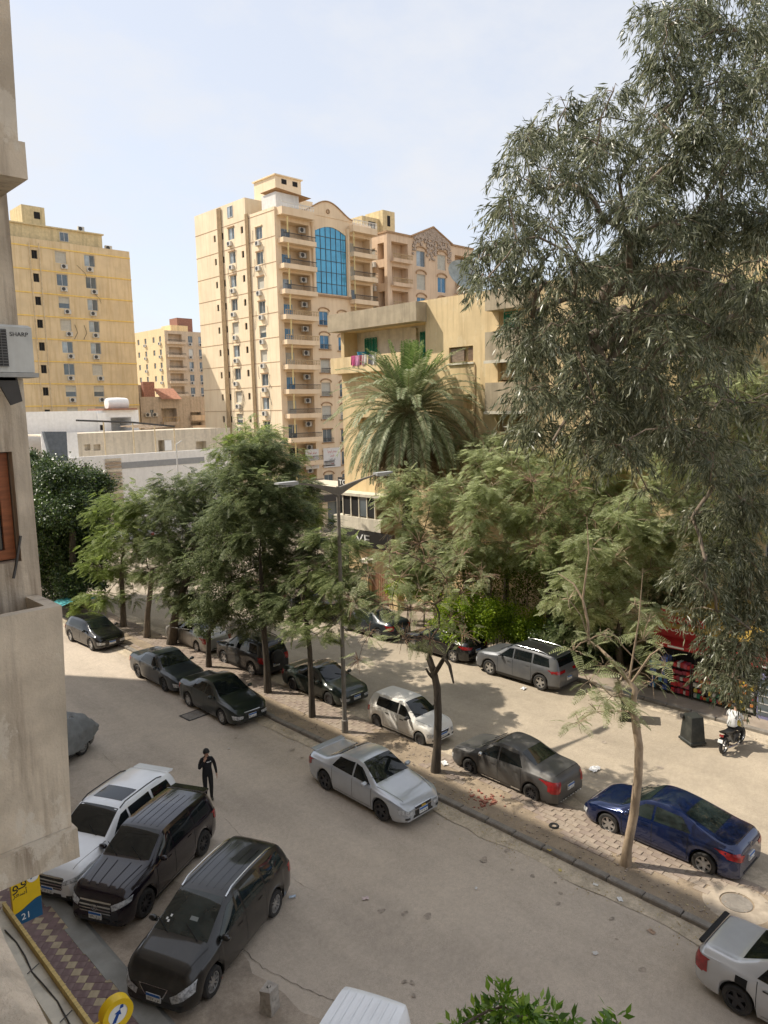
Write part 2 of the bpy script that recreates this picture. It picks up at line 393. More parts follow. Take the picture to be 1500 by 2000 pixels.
WCACHE = {}
def window(parent, O, U, N, u0, u1, v0, v1, kind, depth=.18, arch=False):
    """a framed window set back in its opening; window > pane / shutter"""
    U, N = Vector(U), Vector(N); w, h = u1-u0, v1-v0
    key = (round(w,2), round(h,2), kind)
    if key not in WCACHE:
        f = MB(); p = MB(); q = MB(); fr = .055 if w > .7 else .04
        fm, pm = {'blue': (M_white, M_gblue), 'grey': (M_alu, M_ggrey), 'pale': (M_alu, M_gpale), 'roll': (M_alu, M_roll), 'small': (M_iron, M_dark), 'void': (M_iron, M_dark), 'half': (M_alu, M_roll), 'green': (M_green, M_green)}[kind]
        for (a, c, d, e) in ((0,w,0,fr),(0,w,h-fr,h),(0,fr,fr,h-fr),(w-fr,w,fr,h-fr)): f.box(a, c, -.035, .035, d, e)
        if kind in ('blue','grey','pale'):
            f.box(w/2-.03, w/2+.03, -.03, .03, fr, h-fr)
            p.add([(fr,0,fr),(w/2-.03,0,fr),(w/2-.03,0,h-fr),(fr,0,h-fr)], [(0,1,2,3)]); q.add([(w/2+.03,.012,fr),(w-fr,.012,fr),(w-fr,.012,h-fr),(w/2+.03,.012,h-fr)], [(0,1,2,3)])
        elif kind == 'roll' or kind == 'half':
            z = fr if kind == 'roll' else h*.45
            n = max(4, int((h-z)/.12)); 
            for k in range(n):
                a = z + (h-fr-z)*k/n; c = z + (h-fr-z)*(k+1)/n
                p.add([(fr,-.02,a),(w-fr,-.02,a),(w-fr,.012,c-.012),(fr,.012,c-.012)], [(0,1,2,3)])
            if kind == 'half': q.add([(fr,.02,fr),(w-fr,.02,fr),(w-fr,.02,z),(fr,.02,z)], [(0,1,2,3)])
        elif kind == 'green':
            for s_ in range(4):
                x0 = fr + (w-2*fr)*s_/4; x1 = fr + (w-2*fr)*(s_+1)/4 - .025
                f.box(x1, x1+.025, -.05, .03, fr, h-fr)
                for k in range(int(h/.09)):
                    a = fr + k*.09
                    if a + .08 < h-fr: p.add([(x0,-.035,a),(x1,-.035,a),(x1,.015,a+.08),(x0,.015,a+.08)], [(0,1,2,3)])
        else:
            p.add([(fr,.03,fr),(w-fr,.03,fr),(w-fr,.03,h-fr),(fr,.03,h-fr)], [(0,1,2,3)])
            if w > .35: f.box(w/2-.02, w/2+.02, -.02, .02, fr, h-fr)
        WCACHE[key] = (f.mesh('window'), p.mesh('pane'), q.mesh('pane') if q.v else None)
        WCACHE[key][0].materials.append(fm); WCACHE[key][1].materials.append(pm)
        if q.v: WCACHE[key][2].materials.append({'half': M_ggrey, 'blue': M_gpale if False else M_gblue, 'grey': M_ggrey, 'pale': M_ggrey}[kind])
    f, p, q = WCACHE[key]
    loc = Vector(O) + U*u0 + Vector((0,0,v0)) - N*depth
    rz = math.atan2(U.y, U.x)
    o = inst('window', f, parent, loc, (0,0,rz)); inst('pane' if kind not in ('roll','half','green') else 'shutter', p, o)
    if q: inst('pane', q, o)
    return o
ACM = None
def ac(parent, O, U, N, u, v, s=1.0, name='air_conditioner'):
    """outdoor unit on two brackets: casing > fan grille"""
    global ACM
    U, N = Vector(U), Vector(N)
    if ACM is None:
        c = MB().bev(-.41,.41,-.30,0,0,.56,.02); c.box(-.34,-.30,-.28,.02,-.06,0); c.box(.30,.34,-.28,.02,-.06,0)
        g = MB().lathe([(.0,-.312),(.06,-.315),(.065,-.308),(.20,-.308),(.215,-.318),(.235,-.318),(.235,-.299)], 16, 'y', (-.11,0,.28))
        ACM = (c.mesh('air_conditioner'), g.mesh('fan_grille')); ACM[0].materials.append(M_acw); ACM[1].materials.append(M_acg)
    o = inst(name, ACM[0], parent, Vector(O)+U*u+Vector((0,0,v))+N*.06, (0,0,math.atan2(U.y,U.x)), (s,s,s)); inst('fan_grille', ACM[1], o)
    return o
BALM = mat('baluster_plaster', (.50,.36,.20), .85, var=.15)
def balustrade(parent, x0, x1, y, z, mt, vertical='y', name='balustrade', hgt=.55, step=.26, iron=False):
    """row of balusters under a rail, running along x"""
    b = MB(); b.box(x0, x1, y-.06, y+.06, z+hgt-.07, z+hgt)
    n = max(2, int((x1-x0)/(step if not iron else .14)))
    for k in range(n+1):
        x = x0 + (x1-x0)*k/n
        if iron: b.box(x-.012, x+.012, y-.012, y+.012, z, z+hgt-.07)
        else: b.lathe([(.05,z),(.035,z+.06),(.06,z+hgt*.35),(.03,z+hgt*.6),(.05,z+hgt-.07)], 6, 'z', (x,y,0))
    return b.build(name, mt, parent)

FY = (0,-1,0); FX = (-1,0,0); UX = (1,0,0); UYm = (0,-1,0)     # outward normals and along-wall directions

# ---- A: tall ochre block, far left
M_A = mat('ochre_plaster', (.70,.55,.34), .9, var=.10, scale=.35, streak=.5, scol=(.52,.37,.18), bump=.2)
M_Ab = mat('yellow_band', (.82,.58,.17), .85, var=.1)
M_Ac = mat('cream_roof_plaster', (.64,.52,.30), .9, var=.1, streak=.35)
A = thing('apartment_building', 'tall ochre apartment block with yellow bands and two drainpipes, far left', 'building', (31, 106.3, 0))
WA, HA = 21.1, 35.7
ops = []; wl_ = []
kinds = ['pale','pale','roll','pale','pale','pale','half','roll','grey','grey']
for k in range(11):
    z = 33.75 - 3.02*k
    if z < 2: break
    for ci, (tc_, w) in enumerate(((42.1,1.5),(46.1,1.5))):
        u = tc_ - 31; ops.append((u-w/2, u+w/2, z-.8, z+.75)); wl_.append((*ops[-1], rng.choice(('pale','pale','roll','half','grey'))))
    u = 38.65 - 31; ops.append((u-.38, u+.38, z-.62, z+.5)); wl_.append((*ops[-1], 'small'))
    u = 34.2 - 31; ops.append((u-.55, u+.55, z-.7, z+.6)); wl_.append((*ops[-1], 'grey'))
facade(A, 'wall', (0,0,0), UX, FY, WA, HA, ops, M_A)
for w in wl_: window(A, (0,0,0), UX, FY, *w)
for w in wl_:
    if w[4] != 'small' and w[0] > 8: ac(A, (0,0,0), UX, FY, (w[0]+w[1])/2 + rng.choice((.05,.2,.3,-.1)), w[2] - .75, 1.05)
b = MB(); b.box(WA-.02, WA, .02, 17, 0, HA); b.box(0,.2,.02,17,0,HA); b.box(.2,WA-.02,16.9,17,0,HA); b.box(.2,WA-.02,.2,16.9,HA-.25,HA-.05); b.build('side_wall', M_A, A)
for k in range(12):
    z = 34.75 - 3.02*k
    if z > 1: MB().box(-.02, WA+.03, -.07, -.003, z-.09, z+.06).build('band', M_Ab, A)
for u in (7.0, 8.25):
    MB().tube([(u,-.14,1),(u,-.14,35.2)], .075, 6).build('drainpipe', M_pipew, A, 60)
ph = MB().box(.3, 17.4, .6, 14, HA-.05, 37.55).build('penthouse', M_Ac, A)
MB().box(.1, 17.6, .35, 14.2, 37.55, 37.72).build('cornice', M_Ac, ph)
window(ph, (0,.6,0), UX, FY, 11.4, 12.6, 36.0, 37.2, 'grey', depth=-.04)
MB().box(7.0, 10.0, 1.5, 6, 37.72, 40.3).build('stair_hut', M_Ac, ph)
MB().box(8.55, 9.35, 1.47, 1.499, 38.7, 39.6).build('hut_window', M_dark, ph)
ac(A, (0,1.2,0), UX, FY, 14.6, 37.8, 1.1); ac(A, (0,1.6,0), UX, FY, 18.6, 35.75, 1.2)
b = MB()
for (u, z) in ((13.2,32.9),(15.0,29.6)): b.tube([(u,-.12,z),(u+1.1,-.15,z-1.0),(u+1.3,-.1,z-1.6)], .025, 4)
for (u, z) in ((12.3,24.8),(13.6,24.8)): b.tube([(u,-.1,z),(u+.3,-.12,z-1.1),(u-.2,-.1,z-2.0)], .03, 4)
b.build('cable', M_iron, A)

# ---- B: tall sand-coloured corner block, centre
M_B = mat('sand_plaster', (.83,.69,.49), .9, var=.07, scale=.3, streak=.35, scol=(.68,.50,.30), bump=.15)
M_B2 = mat('sand_plaster_front', (.81,.63,.43), .9, var=.07, scale=.3, streak=.3, scol=(.64,.44,.25), bump=.15)
M_Bt = mat('brown_trim', (.40,.25,.14), .85, var=.15)
M_Bi = mat('loggia_yellow', (.68,.54,.26), .9, var=.1)
B = thing('apartment_building', 'tall sand coloured corner block with balconies and a blue glass front', 'building', (56.8, 77, 0))
# left face, local: along +y from the corner; drawn with U pointing away from the corner
LB = 18.6
sB = lambda px, py: onx(px, py, 56.8).y - 77
def zB(px, py): return onx(px, py, 56.8).z
ops = []; wl_ = []
zt0 = zB(508, 455)
colA, colB = sB(460, 640), sB(513, 640)
smalls = [(sB(428,640), .5), (sB(443,640), .5), (sB(481,640), .55)]
kB = ['grey','blue','grey','grey','grey','roll','roll','roll','grey','grey','grey','grey']
kA = ['pale','roll','pale','grey','grey','pale','roll','roll','roll','grey','grey','grey']
for k in range(12):
    zb = zt0 - 3.03*k
    if zb < 1.5: break
    ops.append((LB-colB-.74, LB-colB+.74, zb-.7, zb+.8)); wl_.append((*ops[-1], rng.choice((kB[k],'grey','roll','half','pale'))))
    za = zb + 1.0
    ops.append((LB-colA-.74, LB-colA+.74, za-.7, za+.8)); wl_.append((*ops[-1], rng.choice((kA[k],'pale','roll','half','grey'))))
    for (su, w) in smalls:
        ops.append((LB-su-w/2, LB-su+w/2, za-.35, za+.5)); wl_.append((*ops[-1], 'small'))
OB = (0, LB, 0); UB = (0,-1,0); NB = (-1,0,0)
facade(B, 'side_wall', OB, UB, NB, LB, 37.0, ops, M_B)
for w in wl_:
    window(B, OB, UB, NB, *w)
    if w[1]-w[0] > 1 and rng.random() < .85: ac(B, OB, UB, NB, (w[0]+w[1])/2 + rng.uniform(-.25,.15), w[2] - .8, 1.0)
    if w[1]-w[0] > 1: MB().box(-.12, .003, LB-w[1]-.08, LB-w[0]+.08, w[3]+.02, w[3]+.14).build('lintel', M_Bt if rng.random() < .35 else M_B, B)
hb = MB(); hb.box(0, .3, 6.2, LB, 37.0, 39.3); hb.box(.3,13,LB-.3,LB,37,39.3); hb.box(.3,13,6.2,6.5,37,39.3); hb.build('parapet', M_B, B)
window(B, OB, UB, NB, LB-colA-.62, LB-colA+.62, 37.5, 38.9, 'pale', depth=-.03)
for k in range(26):      # slack cables on the side wall
    y = rng.choice((colA, colB)) + rng.choice((-1,1))*rng.uniform(.8,1.3); z = rng.uniform(6,34)
    MB().tube([(-.05,y,z+1.3),(-.09,y+rng.uniform(-.3,.3),z+.4),(-.05,y+rng.uniform(-.5,.5),z-rng.uniform(.3,1.4))], .022, 4).build('cable', M_iron, B)
for z in [36.6 - 3.03*k for k in range(12)]:
    MB().box(-.03, .002, -.02, LB, z-.03, z+.03).build('score_line', M_Bt, B)
for (px_, w, n) in ((436, 1.0, 4), (489, .7, 3)):
    y = sB(px_, 560)
    for k in range(n):
        MB().tube([(-.16, y + (k-(n-1)/2)*w/n, .5), (-.16, y + (k-(n-1)/2)*w/n, 36.9 + (2.2 if y > 6.4 else .3))], .09, 6).build('drainpipe', M_pipe, B, 60)
# front face, local x = along +X
WB = 16.3
ops = []; wl_ = []
bal = []
for k in range(11):
    zf = 32.9 - 3.06*k               # balcony floor
    if zf < 1: break
    ops.append((.9, 5.3, zf+.02, zf+2.62, 1.5)); bal.append((.35, 5.55, zf, k, 0))
    if k < 5: ops.append((12.1, 15.9, zf-.28, zf+2.3, 1.4)); bal.append((11.9, 16.25, zf-.3, k, 1))
for k in range(8):
    z0 = 23.2 - 3.06*k + .1
    kd = ['blue','blue','roll','roll','roll','grey','grey','grey'][k]; kd2 = ['blue','blue','blue','grey','roll','grey','grey','grey'][k]
    ops.append((6.55, 8.15, z0, z0+1.75)); wl_.append((*ops[-1], kd)); ops.append((9.75, 11.35, z0-.1, z0+1.65)); wl_.append((*ops[-1], kd2))
ops.append((6.3, 11.55, 27.35, 36.0, .25))
facade(B, 'front_wall', (0,0,0), UX, FY, WB, 37.0, ops, M_B2)
for k, w in enumerate(wl_):
    window(B, (0,0,0), UX, FY, *w)
    arch = MB(); c = (w[0]+w[1])/2; r = (w[1]-w[0])/2 + .12; pts = []
    flat = (k // 2) % 3 == 2
    for i in range(11):
        a = pi*i/10; pts.append((c - r*cos(a), -.06, w[3] + (.02 if flat else .02 + .45*sin(a))))
    arch.tube(pts, .09, 5); arch.box(w[0]-.25, w[1]+.25, -.16, -.003, w[2]-.16, w[2]-.03)
    arch.build('window_surround', M_Bt, B)
    balustrade(B, w[0]-.05, w[1]+.05, -.28, w[2]-.05, M_iron, iron=True, name='window_rail', hgt=.6)
# curtain wall: panes one by one
cw = thing('curtain', '', '', (0,0,0)); bpy.data.objects.remove(cw)
fr = MB(); cols = 6; pw = 5.25/cols; rows = [27.35, 28.65, 30.1, 31.55, 33.0, 34.5]
for i in range(cols+1): fr.box(6.3+i*pw-.03, 6.3+i*pw+.03, .02, .12, 27.35, 35.1+.75*sin(pi*i/cols))
for z in rows: fr.box(6.3, 11.55, .015, .10, z-.03, z+.03)
cwf = fr.build('glass_front', M_iron, B)
M_cw = mat('curtain_glass', (.08,.36,.56), .12, var=.15, scale=.6, spec=.9, metal=.25)
for i in range(cols):
    for j in range(6):
        z0 = rows[j]+.03; 
        za = (rows[j+1]-.03) if j < 5 else 35.1+.75*sin(pi*i/cols); zb_ = (rows[j+1]-.03) if j < 5 else 35.1+.75*sin(pi*(i+1)/cols)
        tl_ = rng.uniform(-.012,.012)
        MB().add([(6.3+i*pw+.03,.07+tl_,z0),(6.3+(i+1)*pw-.03,.07-tl_,z0),(6.3+(i+1)*pw-.03,.07,zb_),(6.3+i*pw+.03,.07,za)], [(0,1,2,3)]).build('pane', M_cw, cwf)
hd = MB(); pts = [(6.3,36.9)] + [(6.3+5.25*i/12, 35.1+.75*sin(pi*i/12)) for i in range(13)] + [(11.55,36.9)]
hd.prism(pts, -.02, .06); hd.build('arch_head', M_B2, B)
for u in (5.85, 11.85):
    MB().lathe([(.26,27.2),(.26,27.5),(.2,27.6),(.2,35.3),(.3,35.6),(.34,36.0)], 10, 'z', (u,-.12,0)).build('column', M_B2, B, 40)
MB().box(5.3, 12.1, -.3, -.01, 26.95, 27.18).build('cornice', M_Bt, B)
# curved gable over the glass
g = [(4.2,37.0)] + [(4.2 + 8.6*i/24, 37.15 + 1.75*max(0, sin(pi*(i/24)))**1.6) for i in range(25)] + [(12.8,37.0)]
gb = MB().prism(g, -.06, .3).build('gable', M_B2, B)
gl = MB(); gl.tube([(x,-.12,z+.05) for x, z in g[1:-1]], .09, 5); gl.build('gable_moulding', M_Bt, gb)
MB().lathe([(.16,-.16),(.3,-.16),(.3,-.05)], 14, 'y', (8.5,0,37.7)).build('rosette', M_Bt, gb)
for (x0, x1, zf, k, side) in bal:
    p = MB(); p.box(x0, x1, -1.15, -.01, zf-.16, zf); p.box(x0, x1, -1.15, -1.03, zf, zf+.42); p.box(x0, x0+.12, -1.03, -.01, zf, zf+.42); p.box(x1-.12, x1, -1.03, -.01, zf, zf+.42)
    bo = p.build('balcony', M_B2, B)
    balustrade(bo, x0+.05, x1-.05, -1.09, zf+.42, BALM if (k in (3,4,5) and side == 0) else M_iron, iron=not (k in (3,4,5) and side == 0), hgt=.6)
    MB().box(x0+.75, x0+.9, -1.08, -.93, zf+1.02, zf+2.9).build('post', M_Bi, bo) if side == 0 else MB().box(x0+.1, x0+.22, -1.08, -.96, zf+1.02, zf+2.9).build('post', M_Bi, bo)
    kd = (['grey','blue','pale','blue','blue','roll','blue','roll','grey','void','grey'][k]) if side == 0 else ['roll','roll','grey','blue','blue'][k]
    dx = x0 + 1.5 if side == 0 else x0 + .9
    window(B, (0,0,0), UX, FY, dx, dx+1.5, zf+.05, zf+2.05, kd, depth=1.44 if side == 0 else 1.34)
    if side == 0: ac(B, (0,.9,0), UX, FY, 4.7, zf+1.75, 1.15)
    bk = MB().box(x0+.6, x1-.3, 1.46 if side == 0 else 1.36, 1.49 if side == 0 else 1.39, zf+.03, zf+2.3).build('loggia_wall', M_Bi, B) if False else None
rb = MB(); rb.box(.3, 5.4, -1.15, -.01, 36.0, 36.9); rb.build('roof_balcony', M_B2, B); balustrade(B, .35, 5.3, -1.09, 36.9, M_white, hgt=.6)
rb = MB(); rb.box(11.9, 16.3, -1.15, -.01, 35.6, 36.4); rb.build('roof_balcony', M_B2, B); balustrade(B, 11.95, 16.25, -1.09, 36.4, M_white, hgt=.75)
b = MB(); b.box(16.0,16.3,.01,LB,0,36.9); b.box(.02,16.0,LB-.25,LB-.01,0,36.9); b.box(.3,16,.3,LB-.3,36.3,36.6); b.build('rear_wall', M_B, B)
b = MB(); b.box(3.2, 9.5, 4.2, 12, 36.6, 39.9); b.build('penthouse', M_B, B)
b = MB(); b.box(4.2, 8.4, 5.2, 10, 39.9, 42.6); b.box(4.0, 8.6, 5.0, 10.2, 42.6, 42.75); hut = b.build('stair_hut', M_B, B)
for x in (5.2, 7.0): MB().box(x, x+.8, 5.16, 5.199, 41.7, 42.3).build('vent_opening', M_dark, hut)
b = MB(); b.box(1.2, 4.8, 1.2, 1.25, 37.0, 39.2); b.box(1.2,1.25,1.25,4.2,37,39.2); b.build('roof_shed', M_white, B)
MB().add([(.9,.6,39.5),(6.4,.6,39.1),(6.4,4.1,39.1),(.9,4.1,39.5)], [(0,1,2,3)]).build('shed_roof', M_Bt, B)
# ground floor band with banner signs
M_banner = mat('banner_white', (.75,.72,.68), .7, var=.05); M_red = mat('sign_red', (.5,.02,.02), .5, var=.08)
M_shopw = mat('shop_cream', (.62,.52,.36), .9, var=.1, streak=.3)
AR1 = '\ufea4\ufedf\ufe8e\ufee4\ufed4\ufedf \ufe8d\ufedf\ufeb4\ufeff'; 
for (x0, x1) in ((3.4, 5.6), (6.4, 9.4)):
    z0, z1 = 2.6 + 2.0, 7.2
    sg = MB().box(x0, x1, -.16, -.1, z0, z1).build('banner', M_banner, B)
    for r, (sz, zz) in enumerate(((.5, z1-.45), (.42, z1-1.0), (.42, z1-1.55), (.36, z1-2.1))):
        text('banner_lettering', ['\ufe8d\ufef4\ufe9f\ufeee\ufedf \ufeae\ufe98\ufee8\ufeb3','\ufee6\ufef4\ufe92\ufef4\ufed7','\ufead\ufe8d\ufeae\ufed7 \ufedf\ufebc\ufed3','\ufe8d\ufedf\ufe98\ufea4\ufed7'][r], sz, M_red if r != 2 else M_iron, sg, ((x0+x1)/2, -.165, zz), (pi/2,0,0), xs=.75)
MB().box(10.6, 12.4, -.05, -.005, 5.0, 6.8).build('shop_window', M_ggrey, B)

# ---- C: tan block with stone-clad gable behind on the right
M_C = mat('tan_plaster', (.70,.52,.36), .9, var=.08, scale=.3, streak=.35, scol=(.44,.30,.19))
M_Cs = mat('crazy_stone', (.42,.33,.26), .9, var=.45, scale=9, bump=.6, bscale=12)
C = thing('apartment_building', 'tan apartment block with stone clad gable behind the yellow house', 'building', (76, 77, 0))
WC, HC = 19, 36.8
ops = []; wl_ = []; cb = []
fl = [32.9 - 3.3*k for k in range(9)]
for k, zf in enumerate(fl):
    ops.append((.9, 4.2, zf+.3, zf+2.6 if k else zf+2.7, 1.4)); cb.append((.6, 4.5, zf))
    ops.append((14.6, 17.6, zf+.3, zf+2.5, 1.4)); cb.append((14.4, 17.8, zf-.1))
    ops.append((6.0, 7.9, zf-.1, zf+2.1)); wl_.append((*ops[-1], ['pale','roll','blue','grey','grey','grey','grey','grey','grey'][k]))
    ops.append((10.6, 12.5, zf-.1, zf+2.1)); wl_.append((*ops[-1], ['roll','blue','grey','grey','grey','grey','grey','grey','grey'][k]))
facade(C, 'front_wall', (0,0,0), UX, FY, WC, HC, ops, M_C)
for w in wl_:
    window(C, (0,0,0), UX, FY, *w)
    cx, r = (w[0]+w[1])/2, 1.1; b = MB(); b.tube([(cx-r*cos(pi*i/10), -.08, w[3]+.05+.55*sin(pi*i/10)) for i in range(11)], .11, 5); b.build('window_arch', M_Bt, C)
for (x0, x1, zf) in cb:
    p = MB(); p.box(x0, x1, -.7, -.01, zf-.15, zf); p.box(x0, x1, -.7, -.58, zf, zf+.35); bo = p.build('balcony', M_C, C); balustrade(bo, x0, x1, -.64, zf+.35, BALM, hgt=.65)
ops = []; wl_ = []
for k, zf in enumerate(fl):
    ops.append((11.5-4.0, 11.5-2.4, zf+.3, zf+2.0)); wl_.append((*ops[-1], 'roll')); 
    ops.append((11.5-1.9, 11.5-.6, zf+.3, zf+2.5, 1.2))
facade(C, 'side_wall', (0,11.5,0), UB, NB, 11.5, HC, ops, M_C)
for w in wl_:
    window(C, (0,11.5,0), UB, NB, *w); ac(C, (0,11.5,0), UB, NB, w[0]+.3, w[2]-.9, 1.2); ac(C, (0,11.5,0), UB, NB, w[0]+1.3, w[2]-.9, 1.2)
gp_ = [(5.2,27.2),(5.2,34.1),(9.3,36.9),(13.6,34.1),(13.6,27.2)]
gab = MB(); gab.prism([(5.0,HC-.01),(9.6,38.6),(13.8,HC-.01)], -.12, .3); gg = gab.build('gable', M_Cs, C)
gab = MB(); gab.tube([(4.8,-.15,HC),(9.6,-.15,38.75),(14.0,-.15,HC)], .14, 5); gab.build('gable_moulding', M_Bt, gg)
# stone cladding: irregular slabs
st = []
for k in range(330):
    x = rng.uniform(5.2, 13.6); z = rng.uniform(34.0, 38.5)
    if z > 36.6 + 1.75*(1-abs(x-9.6)/4.4): continue
    if (5.7 < x < 8.2 or 10.3 < x < 12.8) and z < 35.8: continue
    st.append((x, z))
b = MB()
for x, z in st:
    n = rng.choice((5,6)); r = rng.uniform(.14,.27); poly = [(x+r*rng.uniform(.7,1.1)*cos(2*pi*i/n), z+r*rng.uniform(.7,1.1)*sin(2*pi*i/n)) for i in range(n)]
    b.prism(poly, -.16-rng.uniform(0,.03), -.03)
tag(b.build('stone_cladding', M_Cs, C), kind='stuff')
b = MB(); b.box(WC-.02,WC,.02,11.5,0,HC); b.box(.02,WC-.02,11.4,11.48,0,HC); b.box(.2,WC-.1,.2,11.3,HC-.5,HC-.3); b.build('rear_wall', M_C, C)
MB().box(-.1, 5.2, -.15, -.01, HC-.15, HC+.1).build('cornice', M_Bt, C); MB().box(-.12, -.005, -.1, 11.5, HC-.15, HC+.1).build('cornice', M_Bt, C)
MB().box(13.7, WC+.1, -.15, -.01, HC-.15, HC+.1).build('cornice', M_Bt, C)
b = MB(); b.box(1.0, 6.8, 6, 11, HC-.3, 40.2); b.box(4.4, 6.9, 5.2, 9, HC-.3, 41.4); rf = b.build('roof_room', M_Ac, C)
for x0, x1, y, z0, z1 in ((2.2,3.6,5.96,38.4,39.6),(5.3,5.9,5.16,39.2,40.7)): MB().box(x0,x1,y,y+.03,z0,z1).build('room_window', M_dark, rf)
# far pink block behind it
P_ = thing('apartment_building', 'pinkish roof block peeking out beside the leaves of the big tree', 'building', (100, 92, 0))
MB().box(0, 9, 0, 9, 0, 37.5).build('wall', mat('pink_plaster', (.62,.36,.27), .9, streak=.3), P_); MB().box(-.2, 9.2, -.2, 9.2, 37.5, 37.8).build('cornice', M_Bt, P_)

# ---- E: far block between A and B, and the tiled house below it
E0 = dp(321, 650, 188)
E_ = thing('apartment_building', 'distant yellow block with curved balconies seen between two tall blocks', 'building', (E0.x, E0.y, 0))
M_E = mat('far_yellow', (.80,.62,.36), .9, var=.08, streak=.3); M_E2 = mat('far_tan', (.66,.52,.37), .9, var=.08, streak=.3)
ztop = onx(321, 640, E0.x).z
ops = []; wl_ = []; kk = 0
for k in range(10):
    zf = ztop - 3.9 - 3.3*k
    if zf < 3: break
    for u in (2.0, 6.0, 10.5, 14.0):
        ops.append((u, u+1.1, zf+.6, zf+2.0)); wl_.append((*ops[-1], 'grey'))
facade(E_, 'side_wall', (0,17,0), UB, NB, 17, ztop, ops, M_E)
for i, w in enumerate(wl_): 
    window(E_, (0,17,0), UB, NB, *w)
    if i % 2: ac(E_, (0,17,0), UB, NB, (w[0]+w[1])/2, w[2]-.8, 1.2)
ops = []; wl_ = []
for k in range(10):
    zf = ztop - 3.9 - 3.3*k
    if zf < 3: break
    ops.append((1.0, 4.8, zf+.3, zf+2.5, 1.2))
    for u in (6.6, 9.6): ops.append((u, u+1.3, zf+.5, zf+2.2)); wl_.append((*ops[-1], rng.choice(('roll','grey','pale'))))
    p = MB(); p.box(.4, 5.4, -.9, -.01, zf-.1, zf+.5); p.build('balcony', M_E2, E_); balustrade(E_, .5, 5.3, -.84, zf+.5, M_iron, iron=True, hgt=.5)
facade(E_, 'front_wall', (0,0,0), UX, FY, 22, ztop - .6, ops, M_E2)
for w in wl_: window(E_, (0,0,0), UX, FY, *w); ac(E_, (0,0,0), UX, FY, w[0]+.4, w[2]-.8, 1.2)
b = MB(); b.box(.1,21.9,.3,16.8,ztop-1.2,ztop-.9); b.box(4,9,4,9,ztop-.9,ztop+1.3); b.build('roof', M_E, E_)
M_brick = mat('red_brick', (.30,.15,.11), .9, var=.25, scale=4)
MB().box(6.5, 11, 5, 9, ztop-.9, ztop+3.4).build('brick_room', M_brick, E_)
# low tiled house
H0 = ony(275, 800, 112)
Hs = thing('house', 'low house with orange tiled roof and balcony below the distant block', 'house', (H0.x, 112, 0))
zz = lambda px, py: ony(px, py, 112).z
xx = lambda px, py=800: ony(px, py, 112).x - H0.x
M_H = mat('grey_plaster', (.50,.42,.33), .9, var=.12, streak=.4)
wz = zz(300, 775)
ops = [(xx(315), xx(345), zz(300,826), zz(300,798), 1.3), (xx(293), xx(300), zz(300,812), zz(300,800)), (xx(371), xx(392), zz(380,815), zz(380,805), .8), (xx(371), xx(392), zz(380,840), zz(380,825), .8)]
facade(Hs, 'wall', (0,0,0), UX, FY, 14, wz, ops, M_H)
window(Hs, (0,0,0), UX, FY, *ops[1], 'grey')
MB().box(0, 14, .3, 8, wz-.6, wz-.3).build('roof_slab', M_H, Hs)
M_tile = mat('roof_tile', (.42,.21,.14), .85, var=.2, scale=3)
x0, x1 = xx(312), xx(352); tz = zz(330, 772); t2 = zz(330, 778)
rt = MB(); n = 14
for k in range(n):
    a, c = x0+(x1-x0)*k/n, x0+(x1-x0)*(k+1)/n
    rt.add([(a,-.9,t2-.2),(c,-.9,t2-.2),(c,1.8,tz+1.1),(a,1.8,tz+1.1),((a+c)/2,-.9,t2-.08),((a+c)/2,1.8,tz+1.22)], [(0,4,5,3),(4,1,2,5)])
rt.build('tiled_roof', M_tile, Hs)
for k in range(2): ac(Hs, (0,0,0), UX, FY, xx(287)+k*1.2, zz(290,814), 1.1)
p = MB(); p.box(x0, x1-.8, -1.1, -.01, zz(330,830), zz(330,824)); p.build('balcony', M_H, Hs); balustrade(Hs, x0, x1-.8, -1.05, zz(330,824), BALM, hgt=.8)
for z in (zz(380,838), zz(380,818)): MB().box(xx(370), xx(398), -.8, -.01, z-.3, z+.6).build('balcony', M_E2, Hs)
b = MB(); b.box(xx(305), xx(340), 9, 14, 0, zz(320, 748)); b.build('grey_annex', M_H, Hs); b = MB(); b.box(xx(328), xx(350), 8.0, 8.9, 0, zz(335,742)); b.build('brick_annex', M_brick, Hs)
b = MB(); b.box(xx(258), xx(272), 12, 16, 0, zz(265, 728)); b.build('brick_tower', M_brick, Hs)

# ---- F: white walled yard buildings
YF = 70.0
fx = lambda px, py=880: ony(px, py, YF).x
fz = lambda px, py: ony(px, py, YF).z
Fb = thing('yard_wall', 'long white yard wall with a grey stripe behind the street trees', 'wall', (fx(128), YF, 0))
ox = fx(128); X = lambda px, py=880: fx(px, py) - ox
M_wh = mat('whitewash', (.86,.85,.83), .85, var=.05, streak=.18, scol=(.6,.58,.53)); M_gs = mat('grey_stripe', (.33,.34,.35), .85, var=.06)
M_cream = mat('cream_render', (.66,.58,.46), .9, var=.08, streak=.35)
zt_ = fz(300, 884)
MB().box(X(128), X(450), 0, .3, 0, zt_).build('wall', M_wh, Fb)
MB().box(X(235), X(398), -.03, -.004, fz(300,911), fz(300,899)).build('stripe', M_gs, Fb)
b = MB()
z0, z1 = 0.5, fz(220, 893)
n = 34
for k in range(n):
    z = z0 + (z1-z0)*k/n; b.box(X(203), X(234), -.16, -.012, z, z + (z1-z0)/n*.62)
b.build('slat_panel', M_pipe, Fb) if False else None
M_slat = mat('timber_slat', (.40,.31,.23), .85, var=.3, anis=(1,1,9))
for k in range(22):
    z = z0 + (z1-z0)*k/22; MB().box(X(203), X(234), -.16+rng.uniform(-.03,.03), -.012, z, z + (z1-z0)/22*.66).build('slat', M_slat if k % 3 else M_cream, Fb)
Fy = thing('yard_house', 'cream and white single storey yard building with dark openings behind the white wall', 'building', (fx(128), YF+6, 0))
